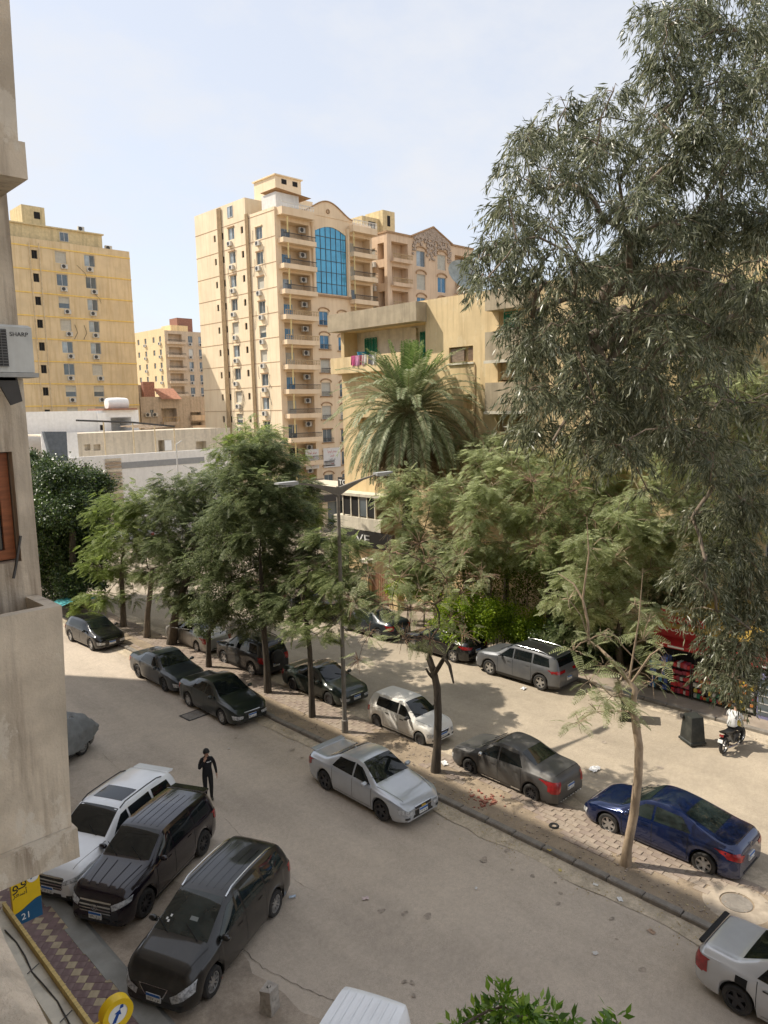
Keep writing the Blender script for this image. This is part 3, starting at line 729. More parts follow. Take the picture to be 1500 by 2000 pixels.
fx6 = lambda px, py=850: ony(px, py, YF+6).x - ox
fz6 = lambda px, py: ony(px, py, YF+6).z
ops = [(fx6(163), fx6(175), fz6(170,880), fz6(170,868), .4), (fx6(181), fx6(195), fz6(190,880), fz6(190,868), .4), (fx6(308), fx6(320), fz6(310,882), fz6(310,860), 1.0), (fx6(382), fx6(402), fz6(390,882), fz6(390,862), 1.0)]
facade(Fy, 'wall', (0,0,0), UX, FY, fx6(450), fz6(250,843), ops, M_cream)
MB().box(0.1, fx6(449), .2, 7, fz6(250,846), fz6(250,844)).build('roof', M_cream, Fy)
MB().box(0, fx6(150), -.12, -.01, .1, fz6(140,845)).build('white_panel', M_wh, Fy); MB().box(fx6(320), fx6(333), -.12, -.01, fz6(325,880), fz6(325,860)).build('white_door', M_wh, Fy)
MB().box(fx6(345), fx6(450), -.1, -.01, fz6(400,885), fz6(400,846)).build('white_panel', M_wh, Fy) if False else None
M_slate = mat('slate_panel', (.13,.155,.185), .6, var=.15)
gp4 = [ony(85, 843, YF-2), ony(130, 843, YF-2), ony(133, 900, YF-2), ony(100, 900, YF-2)]
gb_ = thing('billboard', 'dark slate coloured billboard panel leaning beside the white yard', 'billboard', (gp4[0].x, YF-2, 0))
q = [(p.x-gp4[0].x, p.z) for p in gp4]
MB().prism(q, 0, .5).build('panel', M_slate, gb_); MB().prism([(q[0][0]+.06,q[0][1]-.06),(q[1][0]-2.1,q[1][1]-.06),(q[2][0]-1.4,q[2][1]),(q[3][0]+.1,q[3][1])], -.05, -.01).build('face', mat('slate_face', (.22,.25,.28), .5), gb_)
for x in (1.0, 3.6): MB().tube([(x,.3,0),(x,.3,q[0][1]-3)], .12, 6).build('post', M_iron, gb_)
Fw = thing('roof_kiosk', 'white rooftop room with a dark opening and a water tank on top', 'building', (fx(128), YF+14, 0))
fx9 = lambda px, py=830: ony(px, py, YF+14).x - ox
fz9 = lambda px, py: ony(px, py, YF+14).z
facade(Fw, 'wall', (0,0,0), UX, FY, fx9(272), fz9(240,801), [(fx9(217), fx9(257), fz9(240,842), fz9(240,815), 3.0), (fx9(-50), fx9(193), 0.2, fz9(240,800), .5)] if False else [(fx9(217), fx9(257), fz9(240,842), fz9(240,815), 3.0)], M_wh)
b = MB(); b.box(fx9(201), fx9(266), -.5, 4, fz9(240,801)+.02, fz9(240,799)+.1); b.build('roof', mat('rust_roof', (.30,.15,.10), .9), Fw)
b = MB(); b.lathe([(.01,-1.3),(.62,-1.25),(.7,-.9),(.74,0),(.7,.9),(.62,1.25),(.01,1.3)], 14, 'x', (fx9(242), 1.5, fz9(242,788))); b.build('water_tank', M_wh, Fw, 50)
b = MB(); b.box(fx9(190), fx9(206), -.3, 3, 0, fz9(195,806)); b.build('stair_block', M_wh, Fw)
MB().box(fx9(193), fx9(199), -.34, -.31, fz9(195,840), fz9(195,830)).build('dark_window', M_dark, Fw)
pg = thing('pergola', 'rusty pipe frame pergola over the white yard', 'pergola', (fx(128), YF+3, 0))
fx3 = lambda px, py=840: ony(px, py, YF+3).x - ox
fz3 = lambda px, py: ony(px, py, YF+3).z
for (x, yt) in ((203,823),(260,826),(302,832),(340,838)): MB().tube([(fx3(x),0,0),(fx3(x),0,fz3(x,yt))], .07, 6).build('post', M_pipew, pg)
b = MB(); b.tube([(fx3(150),0,fz3(150,821)),(fx3(260),0,fz3(260,825)),(fx3(341),0,fz3(341,833))], .1, 6); b.build('beam', M_iron, pg)
for k in range(5): MB().tube([(fx3(282+k*12),0,fz3(282+k*12,829+k)),(fx3(270+k*12),4,fz3(282+k*12,829+k)-.2)], .06, 5).build('rafter', M_slat, pg)
lp = thing('street_lamp', 'thin grey street lamp in front of the white yard wall', 'street lamp', (fx(310)-.2, YF-4, 0))
b = MB(); b.tube([(0,0,0),(0,0,fz(308,862)-.2),(.6,0,fz(308,860))], [.09,.06,.05], 6); b.build('pole', M_alu, lp)
# ---- D: yellow house across the street
M_D = mat('yellow_render', (.72,.55,.31), .92, var=.12, scale=.35, streak=.55, scol=(.47,.34,.18), bump=.25, dirt=.25, dcol=(.66,.53,.32), dscale=.5, peel=.25, pcol=(.80,.68,.46))
M_Dg = mat('grey_render', (.42,.345,.24), .95, var=.15, scale=1, bump=.6, bscale=18, streak=.35)
M_Dw = mat('pale_render', (.68,.62,.50), .9, var=.08, streak=.35)
D = thing('apartment_building', 'yellow rendered house with green shutters behind the palm', 'building', (37.4, 3, 0))
LD = 40.0; OD = (0, LD, 0)                # u runs from the far end (y = 43) towards the camera
def du(px, py): return 43.0 - onx(px, py, 37.4).y
def dz(px, py): return onx(px, py, 37.4).z
ops = []
loz, hiz = dz(760, 700), dz(760, 641)
ops.append((.35, du(833,640)-.1, 15.4, 18.05, 1.6))                            # top loggia
ops.append((du(877,690), du(924,690), dz(900,708), dz(900,677), .35))
for r in range(3):
    z0 = [15.9, 12.5, 9.2][r]
ops.append((du(974,640), du(1012,640), dz(985,648), dz(985,607), .3)); ops.append((du(972,720), du(1030,720), dz(985,745), dz(985,705), .8)); ops.append((du(970,820), du(1030,820), dz(985,843), dz(985,805), .8))
ops.append((du(905,790), du(922,790), dz(910,800), dz(910,770), .4)); ops.append((du(690,990), du(752,990), 4.55, 6.05, .5)); ops.append((du(700,840), du(745,840), dz(710,845), dz(710,815), .5)); ops.append((du(880,965), du(920,965), dz(900,985), dz(900,955), .5))
for r in range(4):
    for u in (30.5, 35.0): ops.append((u, u+1.6, 4.4+3.45*r, 6.0+3.45*r))
facade(D, 'wall', OD, UB, NB, LD, 19.45, ops, M_D)
for o in ops:
    if len(o) == 4: window(D, OD, UB, NB, *o, 'grey')
yb = lambda px, py=600: onx(px, py, 37.4).y - 3
# projecting top parapet and balcony band
p = MB(); p.box(-1.0, -.01, yb(833), LD+.3, 18.05, 19.3); p.build('roof_parapet', M_Dg, D)
p = MB(); p.box(-.9, -.02, yb(833)+.2, LD+.2, 15.0, 15.25); p.box(-.9, -.78, yb(833)+.2, LD+.2, 15.25, 16.15); bo = p.build('balcony', M_D, D)
p = MB(); p.box(1.3, 1.55, yb(830), LD-.4, 15.4, 18.05); p.build('loggia_wall', M_Dw, D)
for (a, c) in (((711,690)), ((797,824))):
    window(D, OD, UB, NB, du(a,660), du(c,660), 15.5, 17.6, 'green', depth=1.22)
p = MB(); p.box(1.1, 1.28, yb(790), yb(778), 15.45, 17.9); p.build('pier', M_Dw, D)
MB().box(1.2, 1.29, yb(782), yb(777), 16.2, 17.4).build('small_window', M_wood, D)
window(D, OD, UB, NB, du(980,630), du(1010,630), dz(985,645), dz(985,609), 'green', depth=.22)
# strip window with sliding board shutters
for k, (a, c) in enumerate(((878,904),(912,923))): MB().box(.12, .2, 43-3-du(c,690), 43-3-du(a,690), dz(900,706), dz(900,680)).build('sliding_shutter', M_wood if k else mat('grey_wood', (.23,.17,.12), .8, var=.3, anis=(1,1,6)), D)
MB().box(-.1, .002, yb(926), yb(875), dz(900,712), dz(900,708.5)).build('sill', M_Dw, D)
# grey boxed balconies on the right
for (zt1, zb1) in ((dz(985,700), dz(985,648)+.0), ):
    pass
for (ya, yb2) in ((568,606),(648,704),(747,803)):
    p = MB(); p.box(-.7, -.01, yb(1040), yb(961), dz(985,yb2), dz(985,ya)); p.build('balcony_box', M_Dg, D)
ac(D, OD, UB, NB, du(990,660)+.2, dz(985,664), 1.1); 
for y_ in (706, 805): MB().box(-.74,-.705, yb(1042), yb(959), dz(985,y_+.5)-.08, dz(985,y_-1)+.05).build('ledge', M_Dw, D)
for (a, c, ya, yb2) in ((972,1000,742,709),(978,1004,841,809)): MB().box(.3, .36, yb(c), yb(a), dz(985,ya), dz(985,yb2)).build('curtain', mat('tan_curtain', (.45,.36,.22), .9, var=.3, scale=6), D)
# ground floor bay with black glazing and signboard
MB().box(-1.3, -.01, yb(768,1000), LD-.1, 3.6, 4.5).build('bay_floor', M_Dw, D)
for k in range(4):
    a, c = 693 + k*15.5, 693 + (k+1)*15.5 - 1.5
    MB().box(-1.15, -1.1, yb(c,990), yb(a,990), 4.6, 6.0).build('bay_pane', M_ggrey if k == 2 else M_dark, D)
MB().box(-1.3, -.01, yb(768,1000), LD-.1, 6.05, 6.25).build('bay_roof', M_Dw, D)
for k in range(5): MB().box(-1.2, -1.06, yb(693+k*15.5,990)-.05, yb(693+k*15.5,990)+.05, 4.5, 6.05).build('bay_post', M_Dw, D)
b = MB(); b.box(-.06, -.005, yb(928,800)-.05, yb(928,800)+.05, .3, 15); b.build('drainpipe', M_pipe, D, 40)
b = MB(); b.box(.05, 12, LD-.05, LD, 0, 19.4); b.box(11.9, 12, 0, LD-.05, 0, 19.4); b.box(.05, 11.9, 0, .1, 0, 19.4); b.box(.3, 11.9, .1, LD-.1, 18.6, 18.8); b.build('rear_wall', M_D, D)
# satellite dish on the roof
ds = thing('satellite_dish', 'large grey mesh satellite dish on the yellow house roof', 'satellite dish', (39.6, onx(905,520,39.6).y, 18.8))
b = MB(); b.lathe([(.02,0),(.5,.09),(1.0,.3),(1.35,.58)], 18); dm = b.build('dish', mat('dish_mesh', (.30,.33,.32), .6, var=.2), ds, 60); dm.rotation_euler = (RAD(55), 0, RAD(-20)); dm.location = (0,0,1.9)
MB().tube([(0,.2,0),(0,.1,1.9)], .06, 6).build('mast', M_iron, ds); MB().tube([(.5,-.6,2.9),(.0,-.1,1.4),(1.4,1.0,.2)], .05, 5).build('strut', M_iron, ds)
# laundry on the balcony rail
for i, (px_, colr) in enumerate(((694,(.5,.08,.2)),(702,(.55,.25,.38)),(711,(.3,.08,.1)),(716,(.6,.55,.5)),(728,(.1,.1,.11)),(735,(.55,.53,.5)),(800,(.7,.68,.64)),(812,(.66,.6,.5)))):
    y0 = onx(px_, 690, 36.5).y; w = .42
    b = MB(); n = 5
    for k in range(n):
        a = y0 + w*k/n; c = y0 + w*(k+1)/n; d1 = .04*sin(k*2.1); d2 = .04*sin((k+1)*2.1); zl = 15.55 - .12*rng.random()
        b.add([(36.47+d1*.3,a,16.2),(36.47+d2*.3,c,16.2),(36.45+d2,c,zl),(36.45+d1,a,zl)], [(0,1,2,3)])
    o = b.build('hanging_laundry', mat('cloth_%d' % i, colr, .9, var=.25, scale=5))
    tag(o, ['dark pink cloth hanging leftmost on the yellow house balcony','pink cloth hanging on the yellow house balcony rail','deep red cloth hanging on the balcony rail','off white cloth beside red laundry on the balcony','black garment hanging on the yellow house balcony','pale grey cloth at the end of the left laundry row','white sheet hanging below the right green shutter','cream cloth hanging rightmost above the palm'][i], 'laundry', 'laundry on the balcony rail')
tb = MB().lathe([(.01,.0),(.28,.0),(.36,.3),(.33,.3),(.26,.03),(.01,.03)], 14).build('wash_basin', mat('blue_plastic', (.03,.25,.42), .4)); tb.location = (36.9, onx(706,672,36.9).y, 16.15); tag(tb, 'light blue plastic basin on the yellow house balcony', 'basin')
# shop signs in front of it
M_black = mat('sign_black', (.02,.02,.022), .35, var=.1); M_sw = mat('sign_white', (.8,.8,.78), .5, var=.03)
sg = thing('shop_sign', 'long black shop fascia with white letters below the palm', 'sign', (36.0, onx(670,1045,36.0).y, 2.4))
Ls = onx(670,1045,36.0).y - onx(765,1050,36.0).y
MB().box(0, .3, -Ls, 0, 0, 1.15).build('board', M_black, sg)
text('lettering', 'VE', .95, M_sw, sg, (-.012, -Ls*.42, .55), (pi/2,0,-pi/2), xs=1.5)
for yy in (-.3, -Ls+.3): MB().box(.05, .2, yy-.08, yy+.08, -2.3, -.005).build('post', M_iron, sg)
sg = thing('shop_sign', 'black square sign with white letters beside the palm fronds', 'sign', (52, onx(660,945,52).y, 0))
z0, z1 = onx(660,985,52).z, onx(660,932,52).z; zm = onx(660,951,52).z
MB().box(0, .4, -1.6, 0, zm, z1).build('board', M_black, sg); MB().box(.05, .35, -1.5, -.1, 0, zm-.01).build('column', M_black, sg)
text('lettering', 'TO', .75, M_sw, sg, (-.012, -.8, (zm+z1)/2), (pi/2,0,-pi/2), xs=1.2)
# single storey shops along that side street, mostly hidden by trees
for i, (x, y, w, d, h_, lab, cc) in enumerate(((46,60,10,8,4.2,'low cream shop block behind the trees with dark shopfront',(.62,.54,.42)),(8,80,20,6,3.6,'low white shop row at the far left behind the trees',(.62,.6,.55)))):
    sh = thing('shop', lab, 'shop', (x, y, 0)); mm = mat('shop_wall_%d' % i, cc, .9, streak=.3)
    n = int(w/3.3); facade(sh, 'wall', (0,0,0), UX, FY, w, h_, [(.4+k*3.3, 3.0+k*3.3, .1, 2.7, .6) for k in range(n)], mm)
    for k in range(n): MB().box(.5+k*3.3, 2.9+k*3.3, .5, .56, .15, 2.6).build('shop_window', M_ggrey, sh)
    MB().box(.05, w-.05, .7, d, 2.8, h_-.1).build('roof', mm, sh); MB().box(0, w, -.5, -.01, 2.8, 3.5).build('sign_board', M_red if i else M_black, sh)

# ---- viewer's own building: bay with planters on the left
M_N = mat('old_concrete', (.64,.55,.43), .93, var=.22, scale=.9, streak=1.0, scol=(.29,.225,.165), bump=.5, bscale=30, dirt=.25, dcol=(.40,.32,.24), dscale=1.1, peel=.7, pcol=(.76,.69,.58))
Nn = thing('apartment_building', 'weathered concrete building with planter bay at the left edge', 'building', (0, 10, 0))
# frame local: x across, y along from the bay face
f0 = facade(Nn, 'wall', (-8,0.45,6.6), UX, FY, 11.52, 22.9, [(7.2, 11.30, 3.95, 5.42, .32)], M_N)
N2 = MB()
N2.box(3.42, 3.52, .46, 39, 6.6, 29.5); N2.box(-8, 3.42, 38.9, 39, 0, 29.5); N2.box(-14, -8, .46, 39, 0, 29.5); N2.box(-8, 3.42, .8, 38.9, 29.2, 29.5); N2.box(-8, 3.27, .47, 38.9, 6.62, 6.8)
N2.build('street_wall', M_N, Nn)
N3 = MB(); N3.box(-14, -2.4, -34, .44, 0, 29.5); N3.box(-8, 0.9, .47, 38.8, 0, 6.6); N3.build('rear_block', M_N, Nn)
def planter(zb, zt, x1=3.46, name='planter'):
    b = MB(); lip = .16
    # tapering box: outer shell with sloped face, hollow top
    x0, y0, y1 = -8.0, -.42, .445
    b.add([(x0,y0+.04,zb+.42),(x1-.1,y0+.04,zb+.42),(x1-.1,y1,zb+.42),(x0,y1,zb+.42),(x0,y0,zt),(x1,y0,zt),(x1,y1,zt),(x0,y1,zt),(x0,y0+lip,zt),(x1-lip,y0+lip,zt),(x1-lip,y1-.02,zt),(x0,y1-.02,zt),(x0,y0+lip,zt-.45),(x1-lip,y0+lip,zt-.45),(x1-lip,y1-.02,zt-.45),(x0,y1-.02,zt-.45)],
          [(0,1,5,4),(1,2,6,5),(4,5,9,8),(5,6,10,9),(8,9,13,12),(9,10,14,13),(12,13,14,15)])
    b.box(x0, x1-.06, y0-.06, y1, zb, zb+.415)
    return b.build(name, M_N, Nn)
pl = planter(6.62, 10.06); planter(15.25, 20.5, 3.52); planter(25.0, 28.8, 3.52)
MB().box(.2, 3.28, -.2, .40, 9.62, 9.78).build('soil', mat('dark_soil', (.05,.04,.035), 1, var=.4, scale=8, bump=1), Nn)
# wooden window in the recess
wf = MB(); 
for (a, c, d, e) in ((-.75,3.28,10.57,10.70),(-.75,3.28,11.88,12.0),(3.15,3.28,10.70,11.88),(1.6,1.7,10.70,11.88)): wf.box(a, c, .60, .70, d, e)
wo = wf.build('window', mat('orange_wood', (.33,.105,.035), .5, var=.25, anis=(1,1,7)), Nn)
MB().box(-.7, 3.15, .655, .665, 10.70, 11.88).build('pane', glass('dark_pane', (.012,.02,.03)), wo)
b = MB(); b.tube([(1.0,-.02,10.2),(2.2,.38,10.55),(2.9,.40,10.8)], .008, 4); b.tube([(3.15,.36,10.35),(3.2,.38,10.5),(3.3,.4,10.9)], .02, 5); b.build('cable', M_iron, Nn)
# air conditioner of the near wall
an = thing('air_conditioner', 'grey white air conditioner casing on bracket at the left edge', 'air conditioner', (3.22, 10.42, 13.0))
cs = MB().bev(-.95, .33, -.34, -.02, 0.03, .62, .03).build('casing', mat('ac_near', (.60,.61,.58), .5, var=.08, streak=.3, scol=(.4,.36,.3)), an)
gr = MB(); gr.box(-.95, .02, -.352, -.343, .1, .56); gro = gr.build('grille', M_acg, an)
b = MB()
for k in range(14): b.box(-.95, .02, -.366, -.354, .10+k*.034, .108+k*.034)
for k in range(16): b.tube([(-.95+k*.06,-.362,.1),(-.95+k*.06,-.362,.56)], .005, 4)
b.build('grille_bars', mat('grille_grey', (.18,.18,.175), .5), an)
text('lettering', 'SHARP', .075, M_black, an, (.17, -.345, .50), (pi/2,0,0), .001)
b = MB(); b.box(-.95, .37, -.36, -.0, -.03, .025); b.build('tray', mat('ac_tray', (.42,.42,.40), .6, streak=.4), an)
b = MB(); b.prism([(-.14,-.03),(.12,-.03),(.16,-.33),(.02,-.38)], -.3, -.26); b.box(-.1,.1,-.3,.0,-.07,-.031); b.build('bracket', M_iron, an)
# viewer's own parapet at the lower left corner
zp = 11.45
pa, pb_ = gp(-60, 1655, zp), gp(118, 2010, zp)
dv = (pb_-pa).normalized(); nv = Vector((-dv.y, dv.x, 0)); 
if nv.x > 0: nv = -nv
e0, e1 = pa - dv*.6, pb_ + dv*1.0
b = MB(); k_ = 12; vs_ = []; fs_ = []
for i in range(k_+1):
    p = e0 + (e1-e0)*i/k_
    for (o_, z_) in ((.10,-1.0),(.03,-.10),(0,-.04),(.04,0),(.25,.012)): vs_.append(tuple(p + nv*(o_ + rng.uniform(-.006,.006)) + Vector((0,0,z_ + rng.uniform(-.005,.005)))))
for i in range(k_):
    for j in range(4): fs_.append((i*5+j, i*5+j+1, i*5+j+6, i*5+j+5))
b.add(vs_, fs_); po = b.build('parapet', mat('rough_parapet', (.62,.52,.40), .95, var=.2, scale=9, bump=1, bscale=22, dirt=.5, dcol=(.3,.24,.18), dscale=6), None, 60)
tag(po, 'blurred rough concrete parapet in the lower left corner', 'parapet')
# blade sign and shop fascia
M_yel = mat('sign_yellow', (.78,.52,.01), .45, var=.04); M_blu = mat('sign_blue', (.01,.09,.20), .45, var=.05)
s0 = 13.6
xl, xr = ony(20,1720,s0).x, ony(76,1702,s0).x; zt2, zb2 = ony(60,1690,s0).z, ony(60,1797,s0).z; zm2 = ony(60,1757,s0).z
bs = thing('shop_sign', 'yellow and blue blade sign hanging under the concrete bay', 'sign', (xl, s0, zb2))
W_, H_ = xr-xl, zt2-zb2
MB().box(0, W_, 0, .10, zm2-zb2, H_).build('panel', M_yel, bs); 
pts = [(0,0),(W_,0)] + [(W_*(1-i/10), zm2-zb2-.002 - .16*(sin(pi*.5*i/10))**2) for i in range(11)]
MB().prism(pts, 0, .10).build('panel', M_blu, bs)
MB().prism([(0,zm2-zb2-.17)] + [(W_*i/10, zm2-zb2-.001 - .16*(sin(pi*.5*(1-i/10)))**2) for i in range(11)] + [(W_,zm2-zb2),(0,zm2-zb2)], .01, .09).build('panel', M_yel, bs)
text('lettering', '\ufeee\ufed3', .30, M_black, bs, (W_*.28, -.003, H_*.74), (pi/2,0,0), .002)
text('lettering', '\ufeae\ufecc\ufeb3\ufe83', .13, M_black, bs, (W_*.28, -.003, H_*.57), (pi/2,0,0), .002)
text('lettering', '21', .17, M_sw, bs, (W_*.42, -.003, H_*.12), (pi/2,0,0), .002)
c_ = MB().lathe([(.001,-.012),(.105,-.012),(.105,0)], 20, 'y', (W_*.76, 0, H_*.79)).build('roundel', M_sw, bs)
MB().prism([(W_*.66,H_*.76),(W_*.70,H_*.75),(W_*.86,H_*.83),(W_*.83,H_*.845)], -.018, -.0135).build('arrow', M_blu, bs)
fa = thing('shop_fascia', 'cream shop fascia with yellow timber edge above the tiled pavement', 'fascia', (3.55, 8.5, 0))
MB().box(-.38, -.06, -4, 5.3, 3.0, 3.62).build('ledge', M_Dw, fa); MB().box(-.055, .0, -4, 5.3, 3.40, 3.74).build('edge', mat('yellow_timber', (.55,.40,.14), .7, var=.2, anis=(1,6,1)), fa)
b = MB(); pts = [(-.2,-3+k*.45, 3.635+.01*sin(k*3)) for k in range(18)]; pts = [(p[0]+.03*sin(k*1.7), p[1], p[2]) for k, p in enumerate(pts)]
b.tube(pts, .012, 4)
for k in (2,5,8,11,14): b.tube([(-.3,pts[k][1],3.64),(-.1,pts[k][1]+.06,3.67)], .012, 4)
b.build('wire', M_iron, fa)
rs = thing('round_sign', 'round yellow sign with blue arrow on a bracket at the bottom edge', 'sign', (3.98, 10.2, 3.5))
b = MB().lathe([(.15,-.07),(.24,-.08),(.245,.08),(.15,.07)], 30, 'y'); b.lathe([(.15,-.07),(.15,.07)], 30, 'y'); b.build('rim', M_yel, rs, 40)
MB().lathe([(.001,-.06),(.15,-.06)], 30, 'y').build('face', M_sw, rs); MB().lathe([(.001,.06),(.15,.06)], 30, 'y').build('face', M_sw, rs)
ar = MB(); ar.prism([(-.10,-.11),(-.04,-.12),(.02,-.01),(.05,-.03),(.04,.06),(-.05,.03),(-.02,.015)], -.066, -.062); ar.prism([(.03,.07),(.09,.07),(.10,.13),(.05,.12)], -.066, -.062); ar.build('arrow', mat('arrow_blue', (.005,.06,.30), .5), rs)
b = MB(); b.box(-.45, -.246, -.015, .015, -.03, .0); b.box(-.45,-.246,-.015,.015,-.2,-.18); b.build('bracket', M_yel, rs)
# ================================================================== cars
def lerp_tab(tab, x):
    if x <= tab[0][0]: return tab[0][1]
    for (a, va), (b, vb) in zip(tab, tab[1:]):
        if x <= b: 
            t = (x-a)/(b-a) if b > a else 0
            return va + (vb-va)*t
    return tab[-1][1]
def smooth_tab(tab, x, r=.09):
    return (lerp_tab(tab, x-r) + 2*lerp_tab(tab, x) + lerp_tab(tab, x+r) + lerp_tab(tab, x-r/2) + lerp_tab(tab, x+r/2)) / 6
M_tyre = mat('tyre_rubber', (.025,.024,.023), .85, var=.2, dirt=.4, dcol=(.13,.11,.09))
M_under = mat('underbody', (.012,.012,.012), .9, var=0)
M_rim = mat('alloy', (.50,.50,.50), .35, metal=.8, var=.1, dirt=.3)
M_rimd = mat('alloy_dark', (.06,.06,.065), .35, metal=.6, var=.1)
M_cglass = mat('car_glass', (.008,.011,.012), .03, var=.3, scale=1.2, spec=.55, dirt=.02, dcol=(.10,.09,.075), dscale=2.0)
M_cglass2 = mat('car_glass_clear', (.016,.024,.023), .03, var=.5, scale=1.8, spec=.6, dirt=.05, dcol=(.16,.15,.13), dscale=1.6)
M_chrome = mat('chrome', (.62,.62,.62), .18, metal=1.0, var=.05)
M_lamp = mat('lamp_clear', (.42,.43,.44), .12, var=.5, scale=14, spec=1.0)
M_lampr = mat('lamp_red', (.30,.012,.014), .15, var=.3, scale=9, spec=.9)
M_lampo = mat('lamp_amber', (.5,.18,.03), .2, var=.1)
M_trim = mat('black_trim', (.022,.022,.022), .6, var=.15, dirt=.35, dcol=(.12,.10,.08))
M_pblue = mat('plate_blue', (.01,.12,.42), .4, var=.02); M_pwhite = mat('plate_white', (.72,.72,.70), .4, var=.02); M_ink = mat('plate_ink', (.02,.02,.02), .5, var=0)
M_seam = mat('panel_gap', (.008,.008,.008), .8, var=0)
def paint(name, col, metal=.3, dirt=.3, rough=.28, coat=.8, dcol=(.30,.26,.20)):
    if max(col) < .05: coat, metal = max(coat, .85), min(metal, .1)
    return mat(name, col, rough, metal=metal, var=.05, scale=1.2, coat=coat, spec=.5 if max(col) > .05 else .25, dirt=dirt, dcol=dcol, dscale=1.4)

# side-view templates: x runs from the rear (-1) to the front (+1) of the body, z as a share of the height
TPL = {
 'sedan': dict(top=[(-1,.50),(-.985,.66),(-.93,.725),(-.62,.745),(-.585,.755),(-.30,.955),(-.12,.995),(.02,1.0),(.14,.975),(.44,.70),(.50,.67),(.80,.59),(.93,.52),(.985,.44),(1,.36)],
      belt=[(-1,.50),(-.96,.62),(-.6,.655),(0,.635),(.44,.61),(.80,.54),(.94,.48),(1,.36)], cowl=.46, wsb=.13, rwt=-.30, rwb=-.60, roofw=.69),
 'fast': dict(top=[(-1,.52),(-.985,.70),(-.95,.745),(-.78,.765),(-.70,.785),(-.32,.955),(-.12,.995),(.02,1.0),(.14,.975),(.46,.69),(.52,.66),(.80,.58),(.93,.50),(.985,.43),(1,.36)],
      belt=[(-1,.52),(-.96,.64),(-.6,.675),(0,.64),(.44,.60),(.80,.53),(.94,.47),(1,.36)], cowl=.48, wsb=.13, rwt=-.30, rwb=-.70, roofw=.68),
 'hatch': dict(top=[(-1,.48),(-.985,.62),(-.93,.72),(-.80,.90),(-.68,.965),(-.3,1.0),(.02,1.0),(.16,.97),(.50,.72),(.56,.69),(.84,.60),(.94,.53),(.985,.45),(1,.36)],
      belt=[(-1,.48),(-.96,.60),(-.6,.66),(0,.635),(.5,.60),(.84,.54),(.94,.48),(1,.36)], cowl=.52, wsb=.15, rwt=-.78, rwb=-.94, roofw=.70),
 'suv': dict(top=[(-1,.42),(-.99,.62),(-.965,.70),(-.90,.92),(-.84,.965),(-.4,.995),(0,1.0),(.14,.98),(.42,.735),(.48,.705),(.82,.64),(.94,.57),(.985,.48),(1,.38)],
      belt=[(-1,.42),(-.97,.62),(-.6,.665),(0,.65),(.42,.635),(.82,.585),(.94,.52),(1,.38)], cowl=.44, wsb=.12, rwt=-.88, rwb=-.96, roofw=.74),
 'mpv': dict(top=[(-1,.42),(-.985,.60),(-.95,.70),(-.86,.92),(-.76,.965),(-.3,1.0),(.06,.995),(.22,.96),(.58,.70),(.64,.67),(.84,.59),(.94,.51),(.985,.44),(1,.36)],
      belt=[(-1,.42),(-.96,.60),(-.6,.665),(0,.63),(.55,.595),(.84,.53),(.94,.46),(1,.36)], cowl=.60, wsb=.20, rwt=-.84, rwb=-.95, roofw=.70),
 'van': dict(top=[(-1,.40),(-.99,.70),(-.975,.93),(-.94,.98),(-.5,1.0),(.2,1.0),(.36,.97),(.66,.64),(.72,.60),(.90,.53),(.97,.44),(1,.34)],
      belt=[(-1,.40),(-.97,.56),(0,.56),(.6,.55),(.9,.49),(1,.34)], cowl=.68, wsb=.36, rwt=-.955, rwb=-.985, roofw=.78),
}
WH = {}
def wheel_mesh(r, style):
    key = (round(r,3), style)
    if key in WH: return WH[key]
    t = MB(); w = .105; ri = r*.66 if style != 'steel' else r*.60
    t.lathe([(ri,-w*.75),(ri+.01,-w),(r-.035,-w),(r-.006,-w*.72),(r,0),(r-.006,w*.72),(r-.035,w),(ri+.01,w),(ri,w*.75),(ri,-w*.75)], 26, 'y')
    tm = t.mesh('tyre'); tm.materials.append(M_tyre)
    tm.polygons.foreach_set('use_smooth', [True]*len(tm.polygons)); tm.set_sharp_from_angle(angle=RAD(45))
    b = MB(); b.lathe([(ri-.001,-w*.8),(ri-.02,-w*.78),(ri-.03,-w*.3),(ri-.03,w*.4)], 24, 'y')
    b.lathe([(.001,-w*.62),(.05,-w*.62),(.06,-w*.5),(.06,-w*.2)], 12, 'y')
    ns = {'five': 5, 'multi': 10, 'twin': 7, 'steel': 8, 'six': 6}[style]
    for k in range(ns):
        a = 2*pi*k/ns + .3; hw = {'five': .042, 'multi': .016, 'twin': .03, 'steel': .035, 'six': .036}[style]
        d = Vector((cos(a),0,sin(a))); e = Vector((-sin(a),0,cos(a)))
        p0, p1 = d*.04, d*(ri-.01); o0, o1 = Vector((0,-w*.62,0)), Vector((0,-w*.74,0)); i0 = Vector((0,-w*.35,0))
        b.add([p0-e*hw*1.2+o0, p0+e*hw*1.2+o0, p1+e*hw+o1, p1-e*hw+o1, p0-e*hw*1.2+i0, p0+e*hw*1.2+i0, p1+e*hw+i0, p1-e*hw+i0], [(0,1,2,3),(0,4,5,1),(1,5,6,2),(2,6,7,3),(3,7,4,0)])
    rm = b.mesh('rim')
    rm.polygons.foreach_set('use_smooth', [True]*len(rm.polygons)); rm.set_sharp_from_angle(angle=RAD(35))
    d = MB(); d.lathe([(.001,-w*.18),(ri-.02,-w*.18)], 18, 'y'); d.lathe([(.001,w*.6),(ri-.005,w*.6)], 18, 'y')
    dm = d.mesh('brake_disc'); dm.materials.append(M_under)
    WH[key] = (tm, rm, dm); return WH[key]

